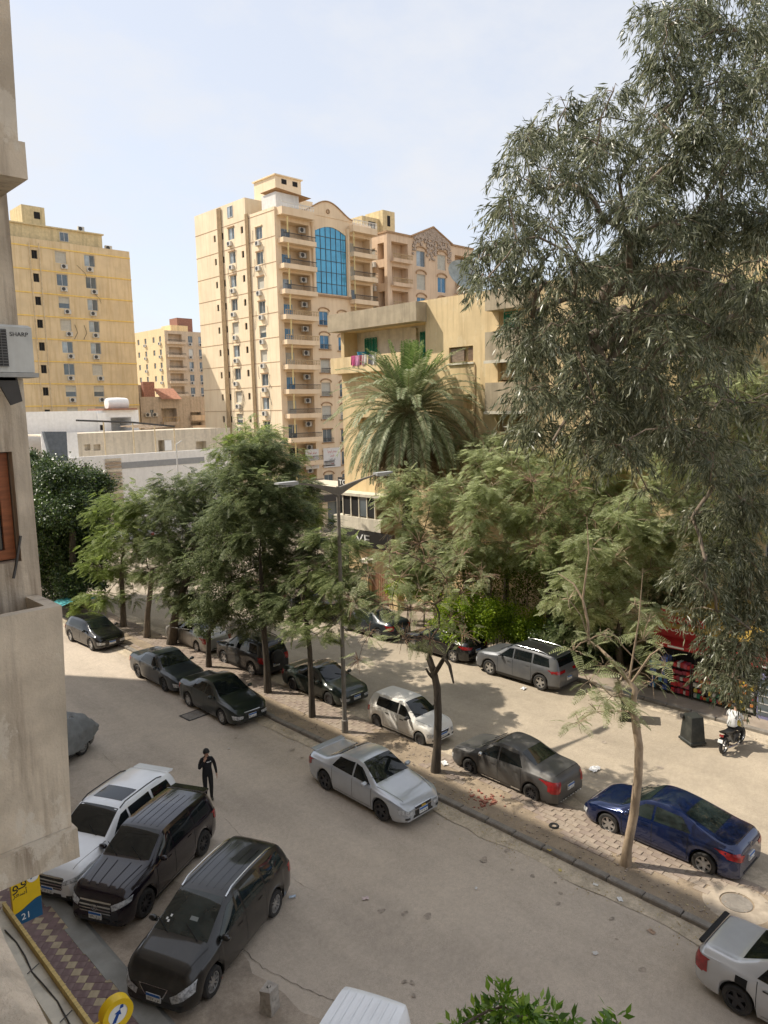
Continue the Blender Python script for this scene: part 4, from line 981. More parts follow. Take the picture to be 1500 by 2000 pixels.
def car(name, label, cat, loc, heading, tpl, L, W, Hh, wb, pm, rims='five', rimm=None, r=.315, cladding=False, glassm=None, rails=None, sunroof=False, roofm=None, dx=0.0,
        front=True, rear=True, plate='ebu', spoiler=None, grille='bar', stance=0.0, handles=None, mirrors=None, top=None, fl=None, rl=None, mods=None, group='parked cars'):
    T = dict(TPL[tpl]); 
    if mods: T.update(mods)
    if top: T['top'] = top
    glassm = glassm or M_cglass
    hl, hw = L/2, W/2
    root = thing(name, label, cat, loc, heading, group)
    ax = [ -wb/2 + dx, wb/2 + dx ]                     # axle x
    ar = r + .055
    sill = .19 + stance; clear = .22
    def topz(x): return smooth_tab(T['top'], x/hl, .045)*Hh
    def beltz(x): return min(smooth_tab(T['belt'], x/hl, .05)*Hh, topz(x)-.015)
    def planw(x):
        e = abs(x)/hl; f = 1.0
        if x > 0: f = 1 - .05*max(0,(e-.45)/.55)**2 - .20*max(0,(e-.80)/.20)**2.6
        else: f = 1 - .04*max(0,(e-.45)/.55)**2 - .14*max(0,(e-.82)/.18)**2.6
        return hw*f
    def botz(x):
        z = sill + .05*max(0,(abs(x)/hl-.82)/.18)
        for a in ax:
            d = abs(x-a)
            if d < ar: z = max(z, r + math.sqrt(max(0, ar*ar-d*d)))
        return z
    xs = {-hl, hl}
    for i in range(1, 46): xs.add(-hl + L*i/46)
    for e in (.985,.96,.93): xs.add(hl*e); xs.add(-hl*e)
    for a in ax:
        for k in range(13): xs.add(a + ar*cos(pi*k/12)*.999)
        xs.add(a-ar-.004); xs.add(a+ar+.004)
    xs = sorted(xs); xs2 = [xs[0]]
    for x in xs[1:]:
        if x - xs2[-1] > .012: xs2.append(x)
    xs = xs2
    roofk = T['roofw']
    def section(x):
        w = planw(x); zb, zs, zt = beltz(x), botz(x), topz(x)
        g = max(0, min(1, (zt-zb)/(Hh*.30)))            # how much greenhouse stands here
        wt = w*(.86 + (roofk*1.0-.86)*g)
        pts = [(w*.93, zs), (w*.985, zs+(zb-zs)*.16), (w*1.0, zs+(zb-zs)*.42), (w*.995, zs+(zb-zs)*.66), (w*.978, zs+(zb-zs)*.90), (w*.955, zb)]
        wi = w*.945
        for t in (.08,.35,.65,.92): pts.append((wi + (wt-wi)*(t**1.25) , zb + (zt-.035*g-.012-zb)*t))
        pts += [(wt*.955, zt-.022*g-.006), (wt*.80, zt-.012*g-.002), (wt*.42, zt-.002), (0, zt)]
        return pts
    S = [section(x) for x in xs]; R_ = len(S[0])
    body, low = MB(), MB(); 
    vs_ = []; idx = lambda i, j, sd: (i*R_ + j)*2 + sd
    for i, x in enumerate(xs):
        for (y, z) in S[i]: vs_.append((x, y, z)); vs_.append((x, -y, z))
    fs = []; fl_ = []; rf = []
    for i in range(len(xs)-1):
        for j in range(R_-1):
            for sd in (0, 1):
                f = (idx(i,j,sd), idx(i+1,j,sd), idx(i+1,j+1,sd), idx(i,j+1,sd))
                if sd == 0: f = f[::-1]
                zt = topz((xs[i]+xs[i+1])/2)
                if cladding and j == 0: fl_.append(f)
                elif roofm is not None and j >= R_-5 and zt > Hh*.93: rf.append(f)
                else: fs.append(f)
    for i in (0, len(xs)-1):
        for j in range(R_-1):
            f = (idx(i,j,0), idx(i,j,1), idx(i,j+1,1), idx(i,j+1,0))
            f = tuple(dict.fromkeys(f)) if j < R_-2 else (idx(i,j,0), idx(i,j,1), idx(i,j+1,0))
            (fl_ if cladding and j == 0 else fs).append(f)
    def sub(name_, faces, m, parent, sm=32):
        me = bpy.data.meshes.new(name_); used = sorted({k for f in faces for k in f}); mp_ = {k: q for q, k in enumerate(used)}
        me.from_pydata([vs_[k] for k in used], [], [tuple(mp_[k] for k in f) for f in faces])
        bm = bmesh.new(); bm.from_mesh(me); bmesh.ops.remove_doubles(bm, verts=bm.verts, dist=.0008); bmesh.ops.recalc_face_normals(bm, faces=bm.faces); bm.to_mesh(me); bm.free()
        return link(name_, me, m, parent, sm)
    bo = sub('body', fs, pm, root)
    if fl_: sub('cladding', fl_, M_trim, root)
    if rf: sub('roof', rf, roofm, root)
    bvh = BVHTree.FromPolygons([Vector(v) for v in vs_], [f for f in fs+fl_+rf])
    ub = MB(); ub.box(-hl*.93, hl*.93, -hw*.70, hw*.70, .17, .60); ub.box(ax[0]+ar*1.05, ax[1]-ar*1.05, -hw*.88, hw*.88, .15, .40); ub.box(ax[1]+ar*1.02, hl*.9, -hw*.74, hw*.74, .15, .45); ub.build('underbody', M_under, root)
    # wheels
    tm, rm, dm = wheel_mesh(r, rims)
    key = (round(r,3), rims, (rimm or M_rim).name)
    if key not in WH: m2 = rm.copy(); m2.materials.clear(); m2.materials.append(rimm or M_rim); WH[key] = m2
    for a in ax:
        for sd in (1, -1):
            o = inst('wheel', tm, root, (a, sd*(hw-.125), r), (0, rng.uniform(0,1), 0 if sd < 0 else pi))
            inst('rim', WH[key], o); inst('brake_disc', dm, o)
    def patch(nm, quad, axis, m, off=.006, parent=None, nu=7, nv=5, box=None):
        """a panel following the body: quad = 4 corners in the plane seen along axis"""
        vs2 = []; ok = []
        for j in range(nv+1):
            for i in range(nu+1):
                s_, t_ = i/nu, j/nv
                p = [(quad[0][c]*(1-s_)+quad[1][c]*s_)*(1-t_) + (quad[3][c]*(1-s_)+quad[2][c]*s_)*t_ for c in (0,1)]
                if axis == 'y': o, d = Vector((p[0], 3, p[1])), Vector((0,-1,0))
                elif axis == '-y': o, d = Vector((p[0], -3, p[1])), Vector((0,1,0))
                elif axis == 'z': o, d = Vector((p[0], p[1], 4)), Vector((0,0,-1))
                elif axis == 'x': o, d = Vector((5, p[0], p[1])), Vector((-1,0,0))
                else: o, d = Vector((-5, p[0], p[1])), Vector((1,0,0))
                hit, n, _, _ = bvh.ray_cast(o, d)
                if hit is None: vs2.append(None)
                else:
                    if n.dot(d) > 0: n = -n
                    vs2.append(hit + n*off)
        fs2 = []; 
        for j in range(nv):
            for i in range(nu):
                f = (j*(nu+1)+i, j*(nu+1)+i+1, (j+1)*(nu+1)+i+1, (j+1)*(nu+1)+i)
                if all(vs2[k] is not None for k in f): fs2.append(f)
        if not fs2: return None
        used = sorted({k for f in fs2 for k in f}); mp_ = {k: q for q, k in enumerate(used)}
        b = MB(); b.add([vs2[k] for k in used], [tuple(mp_[k] for k in f) for f in fs2])
        return b.build(nm, m, parent or root, 40)
    # ---- glazing
    cw, wsb, rwt, rwb = T['cowl']*hl, T['wsb']*hl, T['rwt']*hl, T['rwb']*hl
    wr, wc = planw(0)*roofk, planw(cw)*.86
    patch('windscreen', ((cw-.04,-wc*.90),(cw-.04,wc*.90),(wsb-.02,wr*.90),(wsb-.02,-wr*.90)), 'z', glassm, nu=8, nv=8)
    if tpl in ('sedan','fast'):
        patch('rear_window', ((rwb+.06,-wr*.98),(rwb+.06,wr*.98),(rwt-.05,wr*.86),(rwt-.05,-wr*.86)), 'z', glassm, nu=8, nv=8)
    else:
        z0, z1 = topz(rwb)+.03, topz(rwt)-.02
        patch('rear_window', ((-wr*.93,z0),(wr*.93,z0),(wr*.86,z1),(-wr*.86,z1)), '-x', glassm, nu=8, nv=6)
    bz = lambda x: beltz(x)+.045
    tz = lambda x: topz(x)-.115
    xa = cw - .30*(cw-wsb)
    bp = .04*hl                                        # B pillar
    rear_end = {'sedan': rwt-.36*(rwt-rwb), 'fast': rwt-.36*(rwt-rwb), 'hatch': -.66*hl, 'suv': -.46*hl, 'mpv': -.40*hl, 'van': -.2*hl}[tpl]
    rdoor = {'sedan': -.40*hl, 'fast': -.42*hl, 'hatch': -.42*hl, 'suv': -.40*hl, 'mpv': -.36*hl, 'van': -.2*hl}[tpl]
    xtop = wsb + .02*hl
    for ax_ in ('y','-y'):
        patch('door_window', ((bp,bz(bp)),(xa+.02,bz(xa)),(xtop,tz(xtop)),(bp,tz(bp))), ax_, glassm)
        e = max(rear_end, rdoor) if tpl in ('suv','mpv') else rear_end
        patch('door_window', ((e,bz(e)),(bp-.07,bz(bp)),(bp-.07,tz(bp)),(e+(.34*(rwt-rwb) if tpl in ('sedan','fast') else .04), min(tz(e+.2), tz(0)) if tpl not in ('sedan','fast') else tz(rwt+.1))), ax_, glassm)
        if tpl in ('suv','mpv'):
            e2 = -.80*hl
            patch('quarter_window', ((e2,bz(e2)+.03),(e-.07,bz(e)),(e-.07,tz(e)),(e2+.12,tz(e2+.1)-.02)), ax_, glassm)
        # panel gaps and sills
        zs_ = sill+.10
        for (xg, za, zb_) in ((bp-.035, zs_, beltz(bp)), (xa+.10, zs_, beltz(xa)-.02), (max(rdoor, ax[0]+ar*.75), r+ar*.72 if rdoor < ax[0]+ar else zs_, beltz(rdoor))):
            patch('panel_gap', ((xg-.007,za),(xg+.007,za),(xg+.007,zb_),(xg-.007,zb_)), ax_, M_seam, .003, nu=1, nv=10)
        patch('panel_gap', ((ax[0]+ar+.12,zs_-.006),(xa+.1,zs_-.006),(xa+.1,zs_+.006),(ax[0]+ar+.12,zs_+.006)), ax_, M_seam, .003, nu=12, nv=1)
        for xh in (bp+.10, rdoor+.12):
            hz = beltz(xh)-.11; o = patch('door_handle', ((xh,hz-.018),(xh+.19,hz-.018),(xh+.19,hz+.018),(xh,hz+.018)), ax_, handles or pm, .022, nu=4, nv=2)
        sgn = 1 if ax_ == 'y' else -1
        mxr = xa - .10; yb_ = planw(mxr)*.94; zm_ = beltz(mxr)+.10
        b = MB(); b.lathe([(.001,-.11),(.06,-.10),(.085,-.03),(.085,.04),(.05,.09),(.001,.10)], 10, 'y'); 
        me = b.mesh('mirror'); me.polygons.foreach_set('use_smooth', [True]*len(me.polygons)); me.materials.append(mirrors or pm)
        mo = inst('mirror', me, root, (mxr, sgn*(yb_+.12), zm_), (0,0,0), (.85,1,.85))
        MB().box(mxr-.03, mxr+.03, min(sgn*yb_*.97, sgn*(yb_+.08)), max(sgn*yb_*.97, sgn*(yb_+.08)), zm_-.05, zm_-.01).build('mirror_arm', M_trim, root)
    # ---- front and rear
    nose = hl; 
    if front:
        gz = .36*Hh
        FLq = fl or ((.46,.60),(.92,.70),(.90,.50),(.50,.47))       # share of half width, share of belt height
        zfr = beltz(hl*.93)*1.17
        for sgn in (1, -1):
            q = [(sgn*hw*a, zfr*b_) for a, b_ in FLq]
            patch('headlight', q, 'x', M_lamp, .012, nu=8, nv=5)
            patch('fog_light', ((sgn*hw*.62,.30+stance),(sgn*hw*.80,.31+stance),(sgn*hw*.80,.38+stance),(sgn*hw*.62,.37+stance)), 'x', M_trim, .008, nu=4, nv=3)
        if grille == 'split':
            patch('grille', ((-hw*.36,zfr*.66),(hw*.36,zfr*.66),(hw*.40,zfr*.74),(-hw*.40,zfr*.74)), 'x', M_trim, .010); patch('grille', ((-hw*.38,zfr*.46),(hw*.38,zfr*.46),(hw*.40,zfr*.63),(-hw*.40,zfr*.63)), 'x', M_trim, .010)
            for zc in (.645, .755): patch('grille_bar', ((-hw*.40,zfr*(zc-.012)),(hw*.40,zfr*(zc-.012)),(hw*.40,zfr*(zc+.012)),(-hw*.40,zfr*(zc+.012))), 'x', M_chrome, .018, nu=8, nv=1)
        elif grille == 'oval':
            patch('grille_rim', ((-hw*.26,zfr*.50),(hw*.26,zfr*.50),(hw*.40,zfr*.76),(-hw*.40,zfr*.76)), 'x', M_chrome, .010); patch('grille', ((-hw*.235,zfr*.525),(hw*.235,zfr*.525),(hw*.365,zfr*.74),(-hw*.365,zfr*.74)), 'x', M_trim, .016)
        elif grille == 'wide':
            patch('grille', ((-hw*.46,zfr*.50),(hw*.46,zfr*.50),(hw*.54,zfr*.80),(-hw*.54,zfr*.80)), 'x', M_trim, .010)
            for zc in (.56,.64,.72,.80): patch('grille_bar', ((-hw*.50,zfr*(zc-.014)),(hw*.50,zfr*(zc-.014)),(hw*.52,zfr*(zc+.014)),(-hw*.52,zfr*(zc+.014))), 'x', M_chrome, .02, nu=8, nv=1)
        else:
            patch('grille', ((-hw*.34,zfr*.60),(hw*.34,zfr*.60),(hw*.40,zfr*.74),(-hw*.40,zfr*.74)), 'x', M_trim, .010); patch('grille_bar', ((-hw*.40,zfr*.74),(hw*.40,zfr*.74),(hw*.41,zfr*.765),(-hw*.41,zfr*.765)), 'x', M_chrome, .016, nu=8, nv=1)
        patch('lower_intake', ((-hw*.48,.29+stance),(hw*.48,.29+stance),(hw*.44,.37+stance),(-hw*.44,.37+stance)), 'x', M_trim, .008)
        for sgn in (1,-1):    # bonnet shut line and wipers
            patch('panel_gap', ((cw+.02,sgn*planw(cw)*.84),(cw+.02,sgn*planw(cw)*.855),(hl*.90,sgn*planw(hl*.9)*.735),(hl*.90,sgn*planw(hl*.9)*.72)), 'z', M_seam, .003, nu=1, nv=12)
            b = MB(); y0 = .42*hw*sgn + .08
            p0, p1 = Vector((cw+.0, y0, topz(cw)+.035)), Vector((cw-.24, y0-.42, topz(cw-.24)+.02))
            b.tube([p0, p1], .011, 4); b.build('wiper', M_under, root)
    if rear:
        zr_ = beltz(-hl*.93)
        RLq = rl or ((.56,.99),(.95,1.0),(.95,.74),(.66,.72))
        for sgn in (1,-1):
            q = [(sgn*hw*a, zr_*b_) for a, b_ in RLq]; patch('tail_light', q, '-x', M_lampr, .012, nu=8, nv=5)
            zb_ = zr_; patch('tail_light_side', ((-hl*.985, zr_*RLq[2][1]+.02),(-hl*.86, zr_*(RLq[2][1]+.05)),(-hl*.86, zr_*min(.98,RLq[1][1])),(-hl*.985,zr_*min(.98,RLq[1][1]))), 'y' if sgn > 0 else '-y', M_lampr, .010, nu=4, nv=3)
        if tpl in ('sedan','fast'):
            patch('panel_gap', ((-hl*.93,-hw*.72),(-hl*.93,hw*.72),(-hl*.925,hw*.72),(-hl*.925,-hw*.72)), 'z', M_seam, .003, nu=12, nv=1)
        patch('rear_bumper_trim', ((-hw*.55,.27+stance),(hw*.55,.27+stance),(hw*.52,.33+stance),(-hw*.52,.33+stance)), '-x', M_trim, .008)
    def plate_at(end):
        if not end: return
        zc = (.43 if end > 0 else .60) + stance
        if end < 0 and tpl in ('sedan','fast'): zc = beltz(-hl*.97)*.70
        hit, n, _, _ = bvh.ray_cast(Vector((5*end, 0, zc)), Vector((-end,0,0)))
        xp = (hit.x if hit else hl*end)
        po = MB().box(xp if end > 0 else xp-.03, xp+.03 if end > 0 else xp, -.18, .18, zc-.085, zc+.085).build('licence_plate', M_pwhite, root)
        x_ = xp + .033*end
        MB().box(min(x_-.002,x_+.002), max(x_-.002,x_+.002), -.175, .175, zc+.025, zc+.08).build('plate_band', M_pblue, po)
        text('plate_lettering', plate, .085, M_ink, po, (x_, 0, zc-.03), (pi/2, 0, pi/2 if end > 0 else -pi/2), .001, xs=1.1)
    if front: plate_at(1)
    if rear: plate_at(-1)
    if rails:
        for sgn in (1,-1):
            pts = []
            for k in range(9):
                x = -.70*hl + (wsb+.70*hl-.05)*k/8; pts.append((x, sgn*(wr*.93), topz(x) + (.045 if 0 < k < 8 else -.01)))
            b = MB(); b.tube(pts, .018, 6); b.build('roof_rail', rails, root, 60)
    if sunroof: patch('sunroof', ((-.30*hl,-wr*.70),(-.30*hl,wr*.70),(wsb-.14*hl,wr*.70),(wsb-.14*hl,-wr*.70)), 'z', M_cglass, .010)
    if spoiler == 'wing':
        b = MB(); x0 = -hl*.985; zt = topz(-hl*.9)
        b.prism([(x0-.0,zt+.025),(x0+.05,zt+.06),(x0+.22,zt+.03),(x0+.24,zt+.0),(x0+.02,zt-.01)], -hw*.74, hw*.74); b.build('spoiler', pm, root, 30)
    if spoiler == 'roof':
        b = MB(); x0 = T['rwt']*hl; zt = topz(x0)
        b.prism([(x0-.22,zt+.015),(x0+.05,zt+.045),(x0+.12,zt+.005),(x0-.2,zt-.035)], -wr*.88, wr*.88); b.build('spoiler', pm, root, 30)
    root['_'] = 1; del root['_']
    return root, dict(topz=topz, beltz=beltz, planw=planw, patch=patch, hl=hl, hw=hw, wr=wr, bvh=bvh, cw=cw, wsb=wsb)

P_silver = paint('paint_silver', (.50,.525,.56), .4, .05, .25); P_white = paint('paint_white', (.86,.87,.88), .0, .0, .2); P_aubergine = paint('paint_aubergine', (.012,.008,.013), .2, .03, .12, 1.0, (.05,.045,.045))
P_black = paint('paint_black', (.016,.0145,.013), .1, .30, .3, .9, dcol=(.09,.08,.068)); P_rio = paint('paint_rio', (.010,.010,.011), .2, .15, .2, dcol=(.08,.07,.06))
P_slate = paint('paint_slate', (.024,.031,.038), .4, .25, .3, .6, dcol=(.08,.076,.07)); P_green = paint('paint_darkgreen', (.012,.018,.016), .3, .25, .28, .6, dcol=(.06,.058,.05)); P_oldgreen = paint('paint_oldgreen', (.010,.022,.018), .1, .5, .35, dcol=(.09,.085,.07))
P_oldw = paint('paint_oldwhite', (.74,.72,.68), .0, .3, .5, .2, (.52,.46,.37)); P_grey = paint('paint_grey', (.085,.083,.082), .4, .45, .5, .2, (.16,.145,.125)); P_blue = paint('paint_blue', (.004,.016,.075), .45, .08, .15, 1.0, (.07,.075,.09))
P_greyd = paint('paint_greydust', (.13,.135,.145), .4, .35, .4, .4, (.24,.23,.21)); P_silverd = paint('paint_champagne', (.46,.45,.43), .4, .4, .35, .5); P_dark2 = paint('paint_dark2', (.016,.018,.022), .3, .4, .35, dcol=(.10,.095,.08)); P_redcar = paint('paint_red', (.35,.012,.01), .1, .1)
MIN_S, PLUS_S = -pi/2, pi/2        # facing the camera end of the street / away from it
NUM = ['\u0661\u0666\u0663 \u0639 \u0637', '\u0667\u0665\u0662 \u0633 \u0635', '\u0664\u0667\u0662 \u0628 \u0637', '\u0662\u0661\u0667 \u0647 \u0639', '\u0663\u0664\u0667 \u0631 \u0645', '\u0665\u0661\u0669 \u0644 \u0646']
def place(p1, p2): return math.atan2(p2.y-p1.y, p2.x-p1.x)

# --- along the median, on the left carriageway, facing the camera end
cz, I = car('parked_car', 'silver sedan with black wheels parked beside the median in mid street', 'car', (15.32, 16.73, 0), MIN_S, 'sedan', 4.60, 1.80, 1.48, 2.685, P_silver, 'five', M_rimd, .33, grille='split', spoiler='wing', plate=NUM[0], fl=((.50,.62),(.93,.80),(.92,.60),(.56,.50)))
I['patch']('emblem', ((-.10,.80*I['beltz'](I['hl']*.93)-.02),(.10,.80*I['beltz'](I['hl']*.93)-.02),(.08,.80*I['beltz'](I['hl']*.93)+.03),(-.08,.80*I['beltz'](I['hl']*.93)+.03)), 'x', mat('gold_emblem',(.7,.48,.08),.3,metal=.6), .028, nu=3, nv=2)
b = MB(); b.prism([(0,0),(.12,.0),(.02,.07)], -.012, .012); fo = b.build('aerial', P_silver, cz); fo.location = (-.75, 0, I['topz'](-.75)-.005)
car('parked_car', 'dark green black sedan parked beside the median behind the silver one', 'car', (15.74, 26.37, 0), MIN_S, 'sedan', 4.50, 1.78, 1.48, 2.62, P_green, 'six', M_rim, .315, plate=NUM[1], grille='bar')
car('parked_car', 'slate blue sedan parked behind the dark green one along the median', 'car', (15.86, 31.35, 0), MIN_S, 'sedan', 4.55, 1.76, 1.44, 2.56, P_slate, 'five', M_rimd, .315, plate=NUM[2], grille='bar')
car('parked_car', 'black hatchback at the far left beside the concrete bay', 'car', (15.92, 39.6, 0), MIN_S + .05, 'hatch', 4.05, 1.72, 1.45, 2.46, P_rio, 'five', M_rim, .31, plate=NUM[3], grille='bar')
sv, I = car('parked_car', 'silver sedan with black spoiler cut by the right edge', 'car', (15.31, 3.67, 0), MIN_S - .03, 'sedan', 4.33, 1.74, 1.50, 2.50, paint('paint_silver2', (.56,.57,.585), .3, .05, .25), 'five', M_rimd, .31, plate=NUM[4], handles=M_trim, rl=((.60,.98),(.95,.98),(.95,.60),(.70,.62)), front=True)
b = MB(); x0 = -I['hl']*.97; zt = I['topz'](-I['hl']*.9)
b.prism([(x0-.05,zt+.0),(x0-.01,zt+.02),(x0+.07,zt+.0),(x0+.02,zt-.05)], -I['hw']*.74, I['hw']*.74); b.build('spoiler', M_under, sv, 30)
zf = I['beltz'](-1.6)
I['patch']('fuel_flap', ((-1.30,zf-.26),(-1.06,zf-.26),(-1.04,zf-.06),(-1.28,zf-.06)), '-y', M_under, .008)
for k in range(4): I['patch']('flap_decal', ((-1.28+k*.06,zf-.42+.03*(k%2)),(-1.255+k*.06,zf-.42+.03*(k%2)),(-1.235+k*.06,zf-.26),(-1.28+k*.06,zf-.26)), '-y', M_under, .008, nu=2, nv=3)

# --- along the median on the right carriageway
wa, I = car('parked_car', 'small old white hatchback parked between the median and the sandy road', 'car', (19.62, 19.13, 0), MIN_S, 'hatch', 3.50, 1.45, 1.42, 2.33, P_oldw, 'steel', M_rimd, .265, grille='bar', plate=NUM[5], handles=M_trim, mirrors=M_trim,
    top=[(-1,.48),(-.985,.62),(-.95,.72),(-.86,.93),(-.78,.975),(-.3,1.0),(.06,1.0),(.20,.965),(.52,.68),(.58,.655),(.86,.60),(.95,.54),(.985,.46),(1,.36)], mods=dict(rwt=-.84, rwb=-.95), fl=((.52,.74),(.95,.74),(.95,.56),(.55,.56)))
car('parked_car', 'old dark green sedan under the thin trees behind the white hatchback', 'car', (19.85, 24.6, 0), MIN_S, 'sedan', 4.35, 1.68, 1.38, 2.50, P_oldgreen, 'steel', M_rimd, .30, plate=NUM[0])
av, I = car('parked_car', 'dusty grey sedan with patched rear bumper on the right of the median', 'car', (19.30, 13.97, 0), PLUS_S, 'sedan', 4.33, 1.71, 1.50, 2.49, P_grey, 'multi', M_rimd, .30, plate=NUM[1], rl=((.62,.99),(.97,1.0),(.95,.60),(.68,.62)), mirrors=M_chrome)
I['patch']('sill_strip', ((-.05,.235),(.75,.235),(.75,.275),(-.05,.275)), 'y', M_chrome, .012, nu=6, nv=1); I['patch']('sill_sticker', ((-.82,.24),(-.48,.24),(-.48,.30),(-.82,.30)), 'y', M_pwhite, .010, nu=4, nv=1)
for k in range(9): I['patch']('bumper_patch', ((-.62+k*.14,.24+.02*(k%2)),(-.55+k*.14,.24+.02*(k%3)),(-.54+k*.14,.285),(-.61+k*.14,.28)), '-x', M_pwhite, .009, nu=1, nv=1)
bl, I = car('parked_car', 'dark blue sedan in front right behind the bare pale trunk', 'car', (19.40, 8.70, 0), PLUS_S, 'fast', 4.55, 1.78, 1.46, 2.76, P_blue, 'six', M_rim, .32, glassm=M_cglass2, plate=NUM[2], rl=((.50,.88),(.97,1.0),(.96,.80),(.62,.72)))
text('lettering', 'ELANTRA', .07, M_chrome, bl, (-2.265, .38, .86), (pi/2,0,-pi/2), .004)
b = MB(); b.lathe([(.045,-.004),(.06,0),(.045,.004)], 16, 'x', (-2.275,0,.93)); b.build('emblem', M_chrome, bl)
car('parked_car', 'silver sedan seen from behind under the dense median trees', 'car', (19.65, 35.1, 0), PLUS_S, 'sedan', 4.50, 1.72, 1.45, 2.60, P_silverd, 'six', M_rim, .305, plate=NUM[3], rl=((.60,.99),(.97,1.0),(.96,.68),(.66,.70)))
tg, I = car('parked_car', 'dark green off roader with a spare wheel on its back', 'car', (19.65, 29.95, 0), PLUS_S, 'suv', 4.15, 1.74, 1.70, 2.42, P_dark2, 'five', M_rim, .34, cladding=True, plate=NUM[4], rails=M_trim)
t_, r_, d_ = wheel_mesh(.33, 'five')
sw = inst('spare_wheel', t_, tg, (-2.19, 0, .98), (0, 0, -pi/2)); MB().lathe([(.001,-.115),(.29,-.112),(.33,-.06),(.335,.06)], 20, 'y').build('wheel_cover', M_trim, sw, 40)

# --- right kerb, facing away
pg_, I = car('parked_car', 'long dusty grey crossover with black roof at the right kerb', 'car', (27.42, 19.24, 0), PLUS_S, 'suv', 4.64, 1.84, 1.66, 2.80, P_greyd, 'five', M_rim, .355, cladding=True, plate=NUM[5], rails=M_chrome, roofm=P_dark2, rl=((.30,.99),(.96,1.0),(.96,.86),(.34,.88)))
car('parked_car', 'black sedan at the right kerb just beyond the grey crossover', 'car', (27.55, 24.35, 0), PLUS_S, 'fast', 4.50, 1.78, 1.46, 2.68, P_rio, 'five', M_rim, .32, glassm=M_cglass2, plate=NUM[0], rl=((.50,.92),(.97,1.0),(.96,.84),(.58,.80)))
car('parked_car', 'dark blue grey sedan at the right kerb behind leafy twigs', 'car', (27.5, 29.6, 0), PLUS_S, 'sedan', 4.55, 1.78, 1.46, 2.66, P_slate, 'six', M_rim, .315, glassm=M_cglass2, plate=NUM[1])
car('parked_car', 'dark sedan at the right kerb hidden behind the lamp post', 'car', (27.5, 34.9, 0), PLUS_S, 'sedan', 4.45, 1.75, 1.45, 2.60, P_dark2, 'five', M_rim, .31, plate=NUM[2])
car('parked_car', 'maroon hatchback farthest along the right kerb behind the trees', 'car', (27.4, 40.2, 0), PLUS_S, 'hatch', 4.0, 1.70, 1.46, 2.5, paint('paint_maroon',(.09,.01,.012),.2,.3), 'five', M_rim, .31, plate=NUM[3])

# --- nose-in cars by the left pavement
def nosein(front_wheel, rear_wheel, W, wb):
    """near-side wheels on the ground -> centre and heading"""
    d = (front_wheel-rear_wheel).normalized(); left = Vector((-d.y, d.x, 0))
    mid = (front_wheel+rear_wheel)/2 - left*(W/2-.13)
    return mid, math.atan2(d.y, d.x)
m_, a_ = nosein(gp(413,1941), gp(537,1783), 1.82, 2.70)
kc, I = car('parked_car', 'dark brown black people carrier nearest the camera with silver roof rails', 'car', (m_.x, m_.y, 0), a_, 'mpv', 4.54, 1.82, 1.66, 2.70, P_black, 'multi', M_rim, .325, rails=M_chrome, grille='oval', glassm=M_cglass2, plate=NUM[4], fl=((.44,.60),(.94,.92),(.94,.66),(.50,.44)), dx=.05)
for (y_, x_) in ((-.45,1.05),(-.52,1.12),(-.46,1.16)): I['patch']('sticker', ((x_,y_),(x_,y_+.05),(x_-.05,y_+.05),(x_-.05,y_)), 'z', M_pwhite, .012, nu=1, nv=1)
I['patch']('dashboard_paper', ((1.02,.05),(1.02,.25),(.94,.25),(.94,.05)), 'z', mat('paper_dim',(.22,.24,.23),.5), .010, nu=1, nv=1)
for k in range(5): I['patch']('roof_rib', ((-1.4,-.42+k*.2),(-1.4,-.40+k*.2),(.28,-.40+k*.2),(.28,-.42+k*.2)), 'z', P_rio, .006, nu=1, nv=8)
dR = Vector((cos(a_), sin(a_), 0))
m2 = gp(401,1661); a2 = a_ + .06
d2 = Vector((cos(a2), sin(a2), 0)); lf = Vector((-d2.y, d2.x, 0))
cR = m2 + d2*1.52 - lf*(.87-.13)
rs_, I = car('parked_car', 'glossy aubergine black off roader between the white one and the people carrier', 'car', (cR.x, cR.y, 0), a2, 'suv', 4.40, 1.74, 1.67, 2.68, P_aubergine, 'multi', M_rimd, .35, cladding=False, rails=None, grille='wide', plate=NUM[5], stance=.04, fl=((.52,.78),(.95,.92),(.95,.80),(.56,.66)), spoiler='roof')
zc = I['beltz'](I['hl']*.93)*.80
b = MB(); b.lathe([(.065,-.006),(.08,0),(.065,.006)], 18, 'x', (0,0,0)); b.lathe([(.028,-.006),(.036,0),(.028,.006)], 14, 'x', (0,0,.01)); h_, n_, _, _ = I['bvh'].ray_cast(Vector((5,0,zc)), Vector((-1,0,0))); em = b.build('emblem', M_chrome, rs_); em.location = (h_.x+.03, 0, zc)
for k in range(5): I['patch']('roof_rib', ((-1.5,-.42+k*.2),(-1.5,-.395+k*.2),(.15,-.395+k*.2),(.15,-.42+k*.2)), 'z', P_aubergine, .010, nu=1, nv=8)
for y_ in (-.52,-.20,.20,.52): I['patch']('bonnet_ridge', ((I['cw']+.10,y_-.05),(I['cw']+.10,y_+.05),(I['hl']*.86,y_*.8+.04),(I['hl']*.86,y_*.8-.04)), 'z', P_aubergine, .016, nu=3, nv=8)
a3 = a2 - .02; d3 = Vector((cos(a3), sin(a3), 0)); cK = gp(212, 1616, .8); cK.z = 0
ks, I = car('parked_car', 'white crossover with panoramic roof parked nose in by the concrete bay', 'car', (cK.x, cK.y, 0), a3, 'suv', 4.70, 1.88, 1.67, 2.79, P_white, 'five', M_rim, .36, cladding=True, rails=M_trim, sunroof=True, grille='wide', plate=NUM[0], stance=.03, spoiler='roof', fl=((.50,.74),(.95,.90),(.95,.78),(.54,.66)))
vc = gp(640, 2205, 1.0)
